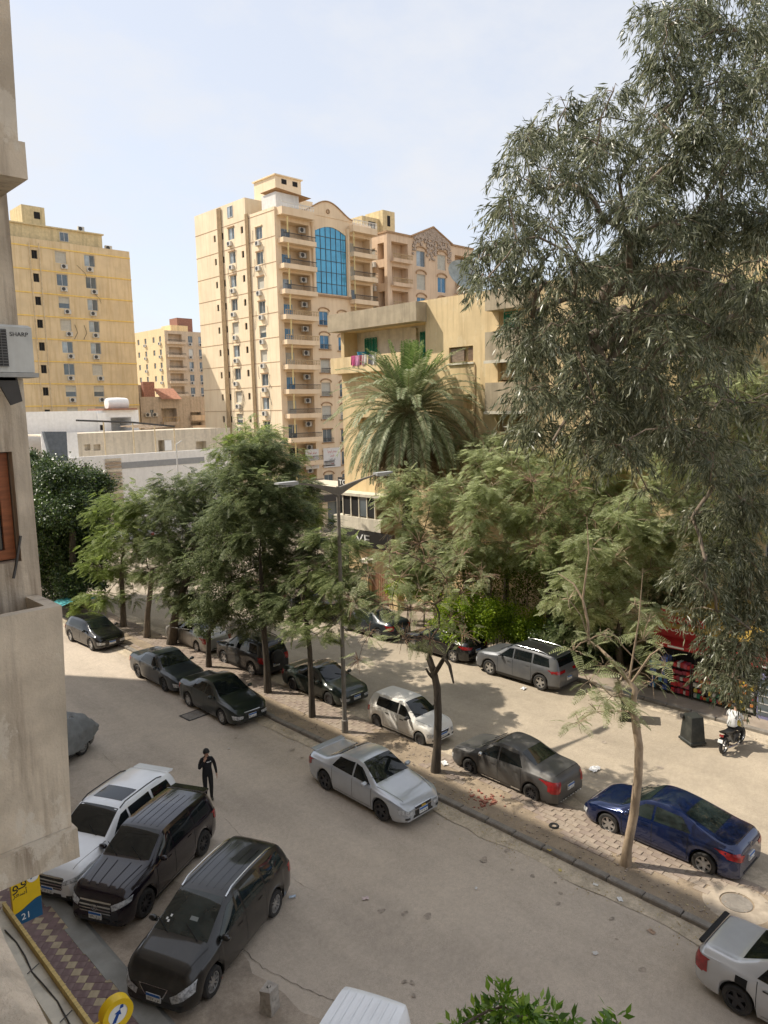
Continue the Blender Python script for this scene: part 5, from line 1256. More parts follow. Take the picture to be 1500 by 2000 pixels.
vn, I = car('parked_van', 'white van roof with grooves at the bottom edge', 'van', (vc.x, vc.y, 0), a_ - .02, 'van', 4.3, 1.72, 1.85, 2.7, P_white, 'steel', M_rimd, .31, plate=NUM[1])
for k in range(7): I['patch']('roof_rib', ((-1.9,-.50+k*.16),(-1.9,-.47+k*.16),(.5,-.47+k*.16),(.5,-.50+k*.16)), 'z', P_white, .014, nu=1, nv=8)
# covered car behind the bay
cc = gp(162,1473); a4 = a3 + .05; d4 = Vector((cos(a4), sin(a4), 0)); l4 = Vector((-d4.y, d4.x, 0)); c4 = cc + d4*1.3 - l4*.78
cv, I = car('covered_car', 'car under a wrinkled grey cover behind the concrete bay', 'car', (c4.x, c4.y, 0), a4, 'hatch', 4.2, 1.76, 1.52, 2.56, P_rio, 'multi', M_rim, .32, plate=NUM[2])
b = MB(); nx, ny = 46, 40; vs_ = []
for i in range(nx+1):
    x = -I['hl']-.06 + (2*I['hl']+.12)*i/nx
    xc = max(-I['hl']*.97, min(I['hl']*.97, x)); w = I['planw'](xc)+.05; zt = I['topz'](xc)+.04
    for j in range(ny+1):
        s_ = -1 + 2*j/ny; q = abs(s_)
        fold = .035*sin(x*9 + s_*7) + .03*sin(x*15 - s_*11 + 1) + .02*sin(x*5 + s_*24)
        if q < .55: y = s_/.55*w*.74; z = zt - .03*(q/.55)**3
        else:
            t = (q-.55)/.45; y = math.copysign(w*.74 + (w+.03-w*.74)*min(1, t*2.2)**.8, s_); z = zt-.03 - (zt-.03-(.42+.10*sin(x*2.3+s_)+.12*(x < -1.2)))*t
        vs_.append((x + fold*.5, y + math.copysign(fold, s_)*(q > .4), z + fold*(q <= .75)))
fs_ = [(i*(ny+1)+j, (i+1)*(ny+1)+j, (i+1)*(ny+1)+j+1, i*(ny+1)+j+1) for i in range(nx) for j in range(ny)]
b.add(vs_, fs_); b.build('car_cover', mat('cover_cloth', (.20,.205,.20), .8, var=.12, scale=4), cv, 60)
# far cars
car('parked_car', 'pale yellow green car far up the street at the left', 'car', (14.6, 57.5, 0), PLUS_S+.2, 'hatch', 3.9, 1.65, 1.46, 2.45, paint('paint_lime', (.50,.55,.25), .1, .2), 'steel', M_rimd, .29, plate=NUM[3])
pr = onx(664, 993, 54); car('parked_car', 'red car parked beside the black square sign', 'car', (54, pr.y, 0), 0.4, 'sedan', 4.4, 1.74, 1.45, 2.6, P_redcar, 'five', M_rim, .31, plate=NUM[4])
for i, (px_, py_, lab, pm_) in enumerate(((215,1062,'white car at the far cross street behind the pale green tree',P_white),(285,1052,'silver car at the far cross street behind thin branches',P_silverd),(1,1,'',None))):
    if pm_ is None: continue
    q = gp(px_, py_); car('parked_car', lab, 'car', (q.x, q.y, 0), .1+i, 'sedan', 4.4, 1.74, 1.45, 2.6, pm_, 'five', M_rim, .31, plate=NUM[5])
# ================================================================== vegetation
nrng = np.random.default_rng(11)
def rot_from(dirs, ups):
    """rotation matrices whose columns are (dir, side, normal)"""
    x = dirs / np.linalg.norm(dirs, axis=1, keepdims=True)
    y = np.cross(ups, x); ln = np.linalg.norm(y, axis=1, keepdims=True); y = y / np.maximum(ln, 1e-6)
    z = np.cross(x, y)
    return np.stack([x, y, z], axis=2)
def scatter(name, tv, tf, pos, rot, sc, m, parent=None, kind=None):
    """copies of a small template (quads) written straight into one mesh"""
    N, V, K = len(pos), len(tv), len(tf)
    co = np.einsum('nij,vj->nvi', rot, tv) * sc[:, None, None] + pos[:, None, :]
    fi = (np.arange(N)[:, None, None]*V + tf[None]).reshape(-1).astype(np.int32)
    me = bpy.data.meshes.new(name); me.vertices.add(N*V); me.vertices.foreach_set('co', co.reshape(-1).astype(np.float32))
    me.loops.add(N*K*4); me.loops.foreach_set('vertex_index', fi)
    me.polygons.add(N*K); me.polygons.foreach_set('loop_start', np.arange(0, N*K*4, 4, dtype=np.int32)); me.update(calc_edges=True)
    o = link(name, me, m, parent)
    if kind: o['kind'] = kind
    return o
def leaf_tpl(L, W, bend=.15):
    v = np.array([(0,0,0),(L*.45,-W/2,-bend*L*.12),(L,0,-bend*L),(L*.45,W/2,-bend*L*.12)], float); return v, np.array([[0,1,2,3]])
def feather_tpl(L=.5, n=10, pl=.095, pw=.027, droop=.22):
    vs_, fs_ = [], []
    for i in range(n):
        t = .18 + .82*i/(n-1); x = L*t; z = -droop*L*t*t; ln = pl*(.55 + .9*sin(pi*min(1, .25+.72*t)))
        for sd in (1,-1):
            k = len(vs_); a = .35
            vs_ += [(x-pw/2, sd*.004, z), (x+ln*a-pw/2, sd*ln, z-.012), (x+ln*a+pw/2, sd*ln*.98, z-.012), (x+pw/2, sd*.004, z)]
            fs_.append((k, k+1, k+2, k+3))
    k = len(vs_); vs_ += [(0,-.004,0),(L,-.002,-droop*L),(L,.002,-droop*L),(0,.004,0)]; fs_.append((k,k+1,k+2,k+3))
    return np.array(vs_, float), np.array(fs_)
def grow(root_pts, targets, r_tip=.012, r_max=.3, k_r=.5):
    """branching skeleton: each target joins the nearest node already grown; radii follow the load"""
    nodes = [Vector(p) for p in root_pts]; par = [-1] + list(range(len(root_pts)-1))
    tgt = sorted([Vector(t) for t in targets], key=lambda q: (q-nodes[-1]).length)
    for t in tgt:
        best = min(range(len(nodes)), key=lambda i: (nodes[i]-t).length + (.8*max(0, nodes[i].z-t.z)) + (6 if i < len(root_pts)*.35 else 0))
        p = nodes[best]; seg = max(2, int((t-p).length/.9)); prev = best
        bend = Vector((rng.uniform(-.12,.12), rng.uniform(-.12,.12), .14))*(t-p).length
        for k in range(1, seg+1):
            f = k/seg; q = p.lerp(t, f) + bend*sin(pi*f)*.8 + (Vector((rng.uniform(-.06,.06), rng.uniform(-.06,.06), rng.uniform(-.05,.05))) if k < seg else Vector((0,0,0)))
            nodes.append(q); par.append(prev); prev = len(nodes)-1
    load = [0.0]*len(nodes)
    ch = [[] for _ in nodes]
    for i, p in enumerate(par):
        if p >= 0: ch[p].append(i)
    for i in range(len(nodes)-1, -1, -1): load[i] = max(1.0, sum(load[c] for c in ch[i]))
    return nodes, par, [min(r_max, r_tip*ld**k_r) for ld in load]
def limbs(nodes, par, rad, m, parent, n=7, name='branches', n0=0):
    b = MB(); ch = {}
    for i, p in enumerate(par):
        if p >= 0: ch.setdefault(p, []).append(i)
    starts = [(0, None)]; 
    while starts:
        i, pre = starts.pop(); path = ([pre] if pre is not None else []) + [i]
        while i in ch:
            c = max(ch[i], key=lambda q: rad[q])
            for o in ch[i]:
                if o != c: starts.append((o, i))
            path.append(c); i = c
        if len(path) > 1:
            rr = [rad[k] for k in path]
            if path[0] == pre: rr[0] = rr[1]
            b.tube([nodes[k] for k in path], rr, n if rr[0] > .04 else 4, True)
    return b.build(name, m, parent, 70)
def clump_points(c, r, n, nsub=9, squash=.8, fill=.35):
    """leaf positions in a lumpy ball"""
    sub = nrng.normal(size=(nsub, 3)); sub /= np.linalg.norm(sub, axis=1, keepdims=True); sub *= r*nrng.uniform(fill, .95, (nsub, 1)); sub[:,2] *= squash
    k = nrng.integers(0, nsub, n); p = sub[k] + nrng.normal(size=(n,3))*r*.22
    out = p.copy(); out[:,2] *= .95
    nrm = p/np.maximum(np.linalg.norm(p, axis=1, keepdims=True), 1e-5)
    return out + np.array(c), nrm
def twigs(cl, m, parent, per=5, r=.006, ln=.8, name='twigs', droop=-.1):
    b = MB()
    for (c, rr) in cl:
        for k in range(per):
            d = Vector((rng.gauss(0,1), rng.gauss(0,1), rng.gauss(.2,.8))).normalized()
            p0 = Vector(c) + d*rr*rng.uniform(0,.3); p2 = p0 + d*rr*ln*rng.uniform(.6,1.2); p1 = p0.lerp(p2,.5) + Vector((rng.uniform(-.1,.1),rng.uniform(-.1,.1),rng.uniform(0,.12)))*rr; p2.z += droop*rr
            b.tube([p0,p1,p2], [r*1.6,r*1.2,r*.5], 3, False)
            if rng.random() < .6: b.tube([p1, p1 + (p2-p1)*.6 + Vector((rng.uniform(-.3,.3),rng.uniform(-.3,.3),rng.uniform(-.2,.2)))*rr], [r, r*.4], 3, False)
    return tag(b.build(name, m, parent), kind='stuff')

M_bark = mat('dark_bark', (.075,.060,.045), .95, var=.35, scale=6, bump=.8, bscale=25, anis=(1,1,.3))
M_barkg = mat('grey_bark', (.16,.13,.10), .95, var=.3, scale=6, bump=.8, bscale=25, anis=(1,1,.3))
M_barkp = mat('pale_bark', (.36,.275,.19), .9, var=.3, scale=5, bump=.6, bscale=22, dirt=.5, dcol=(.24,.17,.115), dscale=5, anis=(1,1,.3))
M_barke = mat('gum_bark', (.24,.19,.145), .85, var=.3, scale=3, dirt=.5, dcol=(.11,.085,.065), dscale=3, bump=.4)
M_twig = mat('twig', (.20,.145,.10), .9, var=.3); M_twigp = mat('pale_twig', (.36,.28,.19), .9, var=.3); M_twigd = mat('dry_twig', (.25,.16,.11), .95, var=.3)
L_euc = leafmat('gum_leaf', (.075,.088,.046), (.15,.166,.098), (.35,.36,.25), .38, .34, .5)
L_fea = leafmat('feather_leaf', (.11,.145,.05), (.20,.24,.10), (.35,.38,.19), .52)
L_fead = leafmat('feather_leaf_dark', (.075,.10,.042), (.145,.18,.082), (.30,.335,.175), .46)
L_feap = leafmat('feather_leaf_pale', (.24,.275,.13), (.36,.40,.21), (.52,.55,.35), .58)
L_feay = leafmat('feather_leaf_yellow', (.13,.18,.04), (.21,.27,.08), (.34,.40,.15), .45)
L_fic = leafmat('ficus_leaf', (.026,.046,.015), (.050,.084,.026), (.14,.20,.05), .22, .35, .5)
L_hed = leafmat('hedge_leaf', (.10,.17,.02), (.23,.33,.035), (.42,.52,.06), .5)
L_bri = leafmat('bright_leaf', (.08,.16,.03), (.16,.28,.045), (.32,.46,.08), .42, .3, .5)
M_rib = mat('frond_rib', (.40,.36,.20), .7, var=.2)
L_palm = leafmat('palm_leaf', (.13,.16,.07), (.25,.285,.15), (.43,.44,.28), .3, .5, .3)
L_palmg = leafmat('palm_leaf_green', (.09,.15,.045), (.17,.24,.08), (.28,.34,.15), .38, .5, .3)
L_palmd = leafmat('palm_leaf_dead', (.13,.095,.055), (.20,.15,.09), (.28,.215,.14), .2, .7, .1)

FD, LD_ = 1.9, 2.4
FT = feather_tpl(); FTs = feather_tpl(.42, 9, .07, .022, .3)
def feather_crown(parent, cl, per_m2, m, tpl=FT, sc=(.8,1.25), name='crown', droop=.35):
    P_, D_, U_ = [], [], []
    for (c, r) in cl:
        n = max(6, int(FD*per_m2*r*r)); p, nr = clump_points(c, r, n, max(5, int(4+r*7)), .75, .55)
        d = nr*np.array([1,1,.4]) + nrng.normal(size=(n,3))*.45; d[:,2] = d[:,2]*.5 - droop*nrng.random(n)
        u = np.array([0,0,1.0]) + nrng.normal(size=(n,3))*.25
        P_.append(p); D_.append(d); U_.append(u)
    P_, D_, U_ = np.concatenate(P_), np.concatenate(D_), np.concatenate(U_)
    return scatter(name, *tpl, P_, rot_from(D_, U_), nrng.uniform(*sc, len(P_)), m, parent)
def leaf_crown(parent, cl, per_m2, m, L=.10, W=.045, name='crown', hang=0.0, sc=(.7,1.3), bend=.15, spread=.7, nsub=None, squash=.8):
    P_, D_, U_ = [], [], []
    for (c, r) in cl:
        n = max(10, int(LD_*per_m2*r*r)); p, nr = clump_points(c, r, n, nsub or max(6, int(5+r*9)), squash)
        d = nr*(1-hang) + nrng.normal(size=(n,3))*spread; d[:,2] -= hang*1.6
        u = nr + np.array([0,0,.7]) + nrng.normal(size=(n,3))*.6
        P_.append(p); D_.append(d); U_.append(u)
    P_, D_, U_ = np.concatenate(P_), np.concatenate(D_), np.concatenate(U_)
    return scatter(name, *leaf_tpl(L, W, bend), P_, rot_from(D_, U_), nrng.uniform(*sc, len(P_)), m, parent)
def tree(name, label, base, trunk, cl, leaf, bark, cat='tree', group='street trees', r_tip=.014, r_max=.2, k_r=.5, trunk_r=None):
    """trunk = points in world space from the ground up; cl = list of (centre, radius)"""
    root = thing(name, label, cat, base, 0, group); B0 = Vector(base)
    tr = [Vector(p)-B0 for p in trunk]; c2 = [(tuple(Vector(c)-B0), r) for c, r in cl]
    nodes, par, rad = grow(tr, [c for c, r in c2], r_tip, r_max, k_r)
    if trunk_r:
        for i in range(len(tr)): rad[i] = trunk_r[0] + (trunk_r[1]-trunk_r[0])*i/max(1,len(tr)-1)
        rad[0] *= 1.25
    nt = len(tr)
    b = MB(); b.tube(tr, rad[:nt], 9); b.build('trunk', bark, root, 70)
    limbs(nodes, par, [r if i >= nt else r*.85 for i, r in enumerate(rad)], bark, root)
    leaf(root, c2)
    return root, c2
def PXc(lst, depth, jit=1.2):
    out = []
    for e in lst:
        px_, py_, r = e[:3]; d = e[3] if len(e) > 3 else depth + rng.uniform(-jit, jit)
        out.append((tuple(dp(px_, py_, d)), 1.14*r*d/F))
    return out
def trunk_from(pxs, x0, z0=.08):
    pts = [onx(px_, py_, x0) for px_, py_ in pxs]; pts[0].z = z0; return pts

# ---- median trees, from the far end to the near end
# ficus
bs_ = Vector((18.0, 47.0, .1))
cl = PXc([(85,960,48),(120,930,45),(165,950,42),(95,1030,50),(150,1020,50),(190,990,32),(85,1100,48),(140,1090,50),(180,1060,38),(110,1150,40),(160,1140,38),(60,1000,50),(120,990,52),(195,1130,22),(40,1080,50),(190,945,24),(75,905,26)], 48.5, 2.0)
tree('ficus_tree', 'dense dark green tree at the far left behind the black hatchback', bs_, [bs_, bs_+Vector((.1,-.1,1.5)), bs_+Vector((-.1,.1,3.2)), bs_+Vector((0,0,5))], cl,
     lambda r, c: leaf_crown(r, c, 1100, L_fic, .17, .085), M_bark, r_tip=.03, r_max=.26, trunk_r=(.26,.2))
# pale feathery pair
bs_ = Vector((18.18, 40.98, .1)); tk = trunk_from([(241,1227),(240,1180),(237,1130),(240,1090)], 18.18)
cl = PXc([(215,1000,36),(250,975,38),(205,1060,34),(245,1050,40),(190,1110,28),(225,1110,30),(180,1165,22),(205,1170,20),(160,1185,16),(280,1000,30)], 43.5)
tree('feathery_tree', 'thin pale green feathery tree farthest on the median', tk[0], tk, cl, lambda r, c: (feather_crown(r, c, 95, L_feay), twigs(c, M_twig, r, 5)), M_barkg, trunk_r=(.17,.11))
tk = trunk_from([(287,1248),(288,1200),(294,1150),(296,1110)], 18.15)
cl = PXc([(290,985,36),(320,1000,34),(275,1050,34),(310,1060,36),(265,1110,30),(300,1120,30),(330,1050,26),(262,1165,20),(350,970,30),(325,1110,24)], 41)
tree('feathery_tree', 'second thin feathery tree from the far end of the median', tk[0], tk, cl, lambda r, c: (feather_crown(r, c, 95, L_fea), twigs(c, M_twig, r, 5)), M_barkg, trunk_r=(.17,.12))
tk = trunk_from([(335,1258),(340,1215),(352,1170),(368,1120),(378,1080)], 18.5)
cl = PXc([(345,1000,38),(385,960,42),(425,950,38),(360,1060,42),(410,1040,46),(340,1120,34),(380,1110,42),(330,1165,22),(360,1180,26),(320,1070,26),(440,1010,38),(395,1170,26),(330,950,26)], 39)
tree('feathery_tree', 'leaning trunk feathery tree behind the silver sedan on the median', tk[0], tk, cl, lambda r, c: (feather_crown(r, c, 130, L_fead), leaf_crown(r, c, 160, L_fead, .12, .05, 'leaves', .2)), M_bark, trunk_r=(.24,.15))
tk = trunk_from([(408,1308),(407,1270),(407,1238),(418,1218),(440,1190),(452,1150)], 17.95)
cl = PXc([(430,1150,44),(470,1120,46),(410,1190,34),(455,1190,38),(500,1170,34),(440,1080,46),(490,1060,48),(400,1100,36),(530,1100,36),(460,1000,44),(520,1010,44),(420,1030,36),(480,1220,22),(395,1225,20),(505,1215,20)], 35)
tree('dense_tree', 'bent black trunk tree with dense dark leaves over the middle of the median', tk[0], tk, cl, lambda r, c: (leaf_crown(r, c, 480, L_fead, .13, .05, hang=.3), feather_crown(r, c, 40, L_fead, name='fronds')), M_bark, trunk_r=(.13,.11))
tk = trunk_from([(523,1355),(521,1300),(516,1240),(513,1180),(510,1120)], 18.0)
cl = PXc([(470,900,34),(510,870,34),(545,900,34),(480,950,40),(530,960,42),(575,960,34),(450,1000,34),(560,1010,40),(600,1020,36),(510,1050,40),(580,1070,40),(620,1070,32),(540,1130,38),(600,1130,36),(490,1150,28),(560,1180,30),(635,1120,26),(610,1190,24),(520,1200,22)], 32)
tree('feathery_tree', 'tall feathery tree in the middle of the median beside the off roader', tk[0], tk, cl, lambda r, c: (feather_crown(r, c, 165, L_fead), leaf_crown(r, c, 130, L_fea, .11, .045, 'leaves', .2), twigs(c, M_twig, r, 4)), M_bark, trunk_r=(.15,.10))
tk = trunk_from([(610,1405),(608,1340),(605,1270),(598,1210),(590,1160)], 17.72)
cl = PXc([(640,1050,30),(680,1080,32),(620,1110,32),(665,1130,34),(705,1120,28),(640,1180,30),(690,1180,28),(600,1200,24),(720,1170,20),(655,1220,22),(575,1230,20),(620,1240,18)], 29)
tree('feathery_tree', 'slim feathery tree just left of the lamp post', tk[0], tk, cl, lambda r, c: (feather_crown(r, c, 120, L_fea), twigs(c, M_twig, r, 6)), M_bark, trunk_r=(.12,.08))
# pruned tree with bare twigs
tk = trunk_from([(851,1512),(854,1460),(856,1400),(854,1345),(848,1315),(838,1285)], 17.77)
cl = PXc([(780,1130,30),(830,1100,32),(870,1130,28),(800,1190,28),(850,1180,30),(745,1180,24),(720,1240,20),(880,1210,24),(790,1250,24),(900,1160,22),(760,1080,26),(840,1250,24),(700,1290,16),(905,1240,20),(690,1180,20),(820,1060,26),(900,1090,26),(940,1130,24),(720,1120,22),], 24.5, 1.0)
tr_, c2 = tree('pruned_tree', 'pruned dark trunk tree with bare twigs beside the white hatchback', tk[0], tk, cl, lambda r, c: (feather_crown(r, c, 38, L_feap, FTs, (.85,1.3)), twigs(c, M_twigd, r, 18, .007, 1.3, droop=-.25)), M_bark, trunk_r=(.15,.11), r_tip=.011)
b = MB(); P0 = onx(848,1318,17.77); pts = [onx(848,1318,17.77), onx(868,1285,17.6), onx(878,1300,17.5), onx(886,1335,17.45)]
b.tube([p-tk[0] for p in pts], [.085,.075,.06,.03], 7); b.tube([onx(852,1330,17.77)-tk[0], onx(838,1316,17.7)-tk[0], onx(832,1306,17.7)-tk[0]], [.07,.05,.03], 6); b.build('stub', M_bark, tr_, 60)
# pale pruned trunk in front
tk = trunk_from([(1222,1695),(1225,1655),(1238,1590),(1246,1520),(1248,1460),(1240,1400),(1230,1372)], 17.45)
cl = PXc([(1165,1390,26),(1195,1360,26),(1215,1320,22),(1255,1250,24),(1180,1300,18),(1285,1265,18),(1150,1250,14),(1240,1180,10),(1200,1240,16),(1175,1240,14),(1130,1410,18),(1225,1390,20),(1275,1330,22),(1150,1330,20),(1110,1170,16),(1120,1270,14),(1300,1300,18),(1265,1215,16)], 20, .6)
tr_, c2 = tree('pruned_tree', 'pale bare pruned trunk in front of the dark blue sedan', tk[0], tk, cl, lambda r, c: (feather_crown(r, c, 52, L_feap, FTs, (.85,1.3)), twigs(c, M_barkp, r, 7, .008, 1.2)), M_barkp, trunk_r=(.13,.10), r_tip=.014)
b = MB()
def br(pp, rr, x=17.45): b.tube([onx(a, c, x)-tk[0] for a, c in pp], rr, 7)
br([(1232,1378),(1215,1362),(1208,1345),(1204,1332)], [.10,.085,.07,.055]); br([(1236,1380),(1240,1345),(1225,1325),(1195,1290),(1165,1260)], [.09,.075,.065,.05,.03])
br([(1150,1258),(1148,1215),(1138,1170),(1120,1140),(1090,1120)], [.04,.04,.035,.025,.012]); br([(1138,1170),(1150,1080),(1146,1010)], [.03,.02,.008]); br([(1228,1330),(1248,1210),(1256,1110)], [.03,.018,.008]); br([(1232,1335),(1270,1280),(1295,1262)], [.035,.025,.012])
b.build('stub_branches', M_barkp, tr_, 60)

# ---- right pavement and garden trees
bs_ = Vector((30.2, 43.6, .1))
cl = PXc([(450,870,30),(490,850,32),(530,860,30),(565,900,30),(440,920,30),(500,900,36),(550,950,36),(590,960,28),(420,960,24),(600,1000,30),(480,960,30)], 52.5, 1.5)
tree('leafy_tree', 'tall pale tree rising behind the dark median trees in front of the corner block', bs_, [bs_, bs_+Vector((0,.2,3)), bs_+Vector((.1,.1,6))], cl, lambda r, c: (feather_crown(r, c, 60, L_feay, sc=(1.1,1.6)), leaf_crown(r, c, 120, L_feap, .16, .06, 'leaves', .2)), M_barkg, group='garden trees', trunk_r=(.2,.14))
def garden(label, bx, by, lst, depth, m, per=70, tw=6, tr=(.16,.1), nm='feathery_tree', dry=False, jit=1.3):
    b0 = Vector((bx, by, .1)); cl = PXc(lst, depth, jit)
    zt = min(c[2] for c, r in cl); tk = [b0, b0+Vector((rng.uniform(-.2,.2),rng.uniform(-.2,.2),zt*.4)), b0+Vector((rng.uniform(-.3,.3),rng.uniform(-.3,.3),zt*.85))]
    return tree(nm, label, b0, tk, cl, lambda r, c: (feather_crown(r, c, per*1.7, m, sc=(.75,1.25)), twigs(c, M_twigd if dry else M_twigp, r, tw+5, .010, 1.25)), M_barkg, group='garden trees', trunk_r=tr)
garden('light feathery tree right below the palm', 33.0, 27.5, [(800,950,40),(840,985,34),(775,975,28),(880,960,30),(830,1030,32),(780,1020,30),(800,1070,30),(770,1090,26),(850,1100,26),(880,1000,32),(945,900,34),(860,1060,26)], 41, L_feap, 75)
garden('feathery garden tree left of the big gum tree with green crown', 31.5, 24.5, [(960,950,38),(1000,910,34),(925,1000,36),(980,1010,36),(940,1060,34),(1000,1070,34),(890,1090,30),(1020,1000,28),(900,1050,30)], 38, L_feap, 80, 7)
garden('dry brown twigged tree below the gum tree', 31.5, 20.0, [(1060,1000,38),(1110,960,36),(1150,1010,40),(1100,1060,36),(1050,1070,34),(1180,1060,34),(1040,940,30),(1220,1000,36),(1260,1040,36)], 34.5, L_fea, 38, 26, dry=True)
garden('feathery garden tree beside the kiosk', 31.2, 16.5, [(1200,1090,36),(1240,1050,36),(1160,1130,34),(1220,1150,36),(1270,1110,34),(1180,1190,30),(1120,1130,34),(1290,1060,34),(1210,1020,34),(1150,1070,34),(1250,1200,30),(1090,1180,26),(1140,1190,26)], 31.5, L_feap, 75, 7)
garden('pale feathery tree at the right edge behind the gum leaves', 33.5, 12.5, [(1440,760,44),(1480,820,46),(1420,850,44),(1470,920,44),(1390,930,40),(1330,960,40),(1290,1010,38),(1360,1010,38),(1420,1000,40),(1490,740,40),(1250,960,36),(1310,900,34),(1480,1010,44),(1400,1060,44),(1460,1090,44),(1340,1050,40),(1290,1080,38),(1500,880,44),(1390,780,40)], 33, L_feap, 70, 6)
garden('dark garden tree behind the kiosk roof', 33.5, 15.5, [(1200,1240,34),(1240,1270,34),(1290,1180,36),(1300,1120,36),(1150,1230,32),(1340,1120,36),(1330,1190,34),(1100,1240,26)], 35.5, L_fead, 110, 4)
garden('pale feathery tree over the black sedan at the right kerb', 30.2, 27.0, [(830,1090,28),(870,1080,28),(940,1090,28),(800,1110,24),(820,1150,20),(830,1120,20)], 39.5, L_fea, 70, 8)
garden('light green tree between the palm and the gum tree', 35.0, 26.0, [(920,870,34),(960,880,34),(1000,870,34),(1040,900,34),(900,950,34),(950,960,34),(1010,960,36),(1060,940,34),(1090,900,30),(1110,940,30)], 44, L_feap, 60, 8)
garden('wide pale tree behind the dry twigs', 35.3, 20.5, [(1080,920,40),(1130,900,40),(1180,930,42),(1140,980,42),(1200,990,42),(1090,1000,40),(1240,940,40),(1050,1020,36),(1180,1040,38),(1280,900,36)], 40.5, L_feap, 60, 10)
garden('bushy feathery tree under the gum tree beside the trunk', 32.0, 18.5, [(1090,1110,36),(1130,1080,36),(1110,1170,34),(1170,1140,34),(1150,1200,28),(1200,1120,34)], 35, L_fea, 80, 8)
garden('tall pale tree against the yellow house behind the gum tree', 35.6, 13.0, [(1290,560,40),(1340,600,42),(1400,580,42),(1460,600,44),(1280,650,42),(1350,680,44),(1420,660,44),(1490,680,44),(1230,720,40),(1300,740,42),(1380,760,42),(1450,760,42),(1180,620,36),(1210,820,40),(1280,840,42),(1500,560,42),(1140,760,36),(1150,860,38)], 36, L_fea, 60, 5)
tkk = thing('bare_trunk', 'dark bare trunk standing behind the grey crossover', 'tree', gp(1075,1262), 0, 'garden trees')
MB().tube([(0,0,0),(.05,.1,1.6),(-.05,.1,3.4),(.2,0,5.2)], [.22,.19,.17,.12], 9).build('trunk', M_bark, tkk, 70)
# hedges
def hedge(label, lst, depth, m, per=1100, L=.10, W=.065):
    cl = PXc(lst, depth, .6); b0 = Vector((cl[0][0][0], cl[0][0][1], .12)); root = thing('hedge', label, 'hedge', b0, 0, 'hedges')
    c2 = [(tuple(Vector(c)-b0), r) for c, r in cl]; leaf_crown(root, c2, per, m, L, W, 'foliage', squash=.9)
    b = MB()
    for c, r in c2:
        for k in range(3): b.tube([(c[0]+rng.uniform(-.3,.3), c[1]+rng.uniform(-.3,.3), -.05), (c[0]+rng.uniform(-.2,.2), c[1], max(.3, c[2]))], [.025,.01], 4, False)
    b.build('stems', M_bark, root)
hedge('bright yellow green hedge behind the black sedan', [(890,1180,26),(925,1175,28),(960,1190,28),(995,1200,28),(1030,1210,26),(905,1215,28),(945,1225,28),(985,1235,28),(1020,1240,26),(880,1235,24),(1050,1225,26),(915,1240,26),(870,1205,26),(940,1200,28),(975,1215,28),(1010,1225,28),(1040,1240,24),(1070,1235,24)], 37.2, L_hed)
hedge('dark green hedge behind the grey crossover', [(1100,1245,24),(1130,1260,24),(1160,1250,24),(1060,1250,22),(1115,1215,22),(1180,1270,20),(1150,1285,18),(1090,1225,24),(1140,1235,24),(1170,1235,22),(1195,1250,22)], 35.5, L_fic, 800)
hedge('yellow green bush under the palm beside the gate', [(780,1140,18),(800,1150,16),(765,1150,14)], 43, L_hed)

L_mid = leafmat('shrub_leaf', (.08,.12,.03), (.17,.225,.06), (.33,.38,.13), .5)
hedge('tall green shrubs behind the bright hedge against the yellow house', [(830,1120,34),(870,1100,34),(910,1110,34),(950,1100,34),(990,1110,34),(1030,1100,34),(1070,1120,34),(1110,1130,34),(850,1150,32),(900,1150,32),(960,1150,32),(1020,1155,32),(1080,1165,32),(1130,1170,32),(800,1150,28),(1160,1150,32)], 42, L_mid, 420, .15, .07)
# ---- date palm
pb = Vector((34.0, 0, .1)); hub = onx(797, 806, 34.0); pb.y = hub.y + .5
palm = thing('date_palm', 'big date palm with drooping grey green fronds in front of the yellow house', 'palm', pb, 0, 'garden trees')
H_ = hub - pb
b = MB(); n = 26; b.tube([(.25*sin(k/n*1.5), -.5*(k/n)**2, H_.z*k/n) for k in range(n+1)], [.30 + .03*(k % 2) for k in range(n+1)], 10); b.build('trunk', M_bark, palm, 40)
def fronds(nm, specs, m, ln=(3.9,4.7), nl=58):
    V_, F_ = [], []; rib = MB()
    for (az, el, droop, L) in specs:
        d = Vector((cos(az)*cos(el), sin(az)*cos(el), sin(el))); p = Vector((H_.x, H_.y, H_.z)) + Vector((cos(az)*.15, sin(az)*.15, -.1)); pts = [p.copy()]; ds = [d.copy()]
        seg = 14
        for k in range(seg):
            d = (d + Vector((0,0,-droop/seg*(1+k*.13)))).normalized(); p = p + d*(L/seg); pts.append(p.copy()); ds.append(d.copy())
        rib.tube(pts, [.035*(1-k/(seg+2)) for k in range(seg+1)], 4, False)
        for k in range(nl):
            t = .14 + .86*k/(nl-1); f = t*seg; i = min(seg-1, int(f)); q = pts[i].lerp(pts[i+1], f-i); dd = ds[i].lerp(ds[min(seg,i+1)], f-i).normalized()
            side = dd.cross(Vector((0,0,1))); side = side.normalized() if side.length > .05 else Vector((1,0,0)); up = side.cross(dd)
            ll = .52*(.45 + .75*sin(pi*min(1, t*.9+.08)))*rng.uniform(.85,1.1)
            for sg in (1,-1):
                out = (side*sg*.72 + dd*.62 + up*rng.uniform(.05,.28)).normalized(); e = q + out*ll + Vector((0,0,-.16*ll-.03)); w = dd.cross(out).cross(out).normalized()*.036
                k0 = len(V_); mid = q.lerp(e,.5)+Vector((0,0,.04)); V_ += [q-w*.5, mid-w, e, mid+w]; F_.append((k0,k0+1,k0+2,k0+3))
    me = bpy.data.meshes.new(nm); me.from_pydata([tuple(v) for v in V_], [], F_); o = link(nm, me, m, palm)
    rib.build('frond_ribs', M_rib if m is not L_palmd else M_twigd, palm); return o
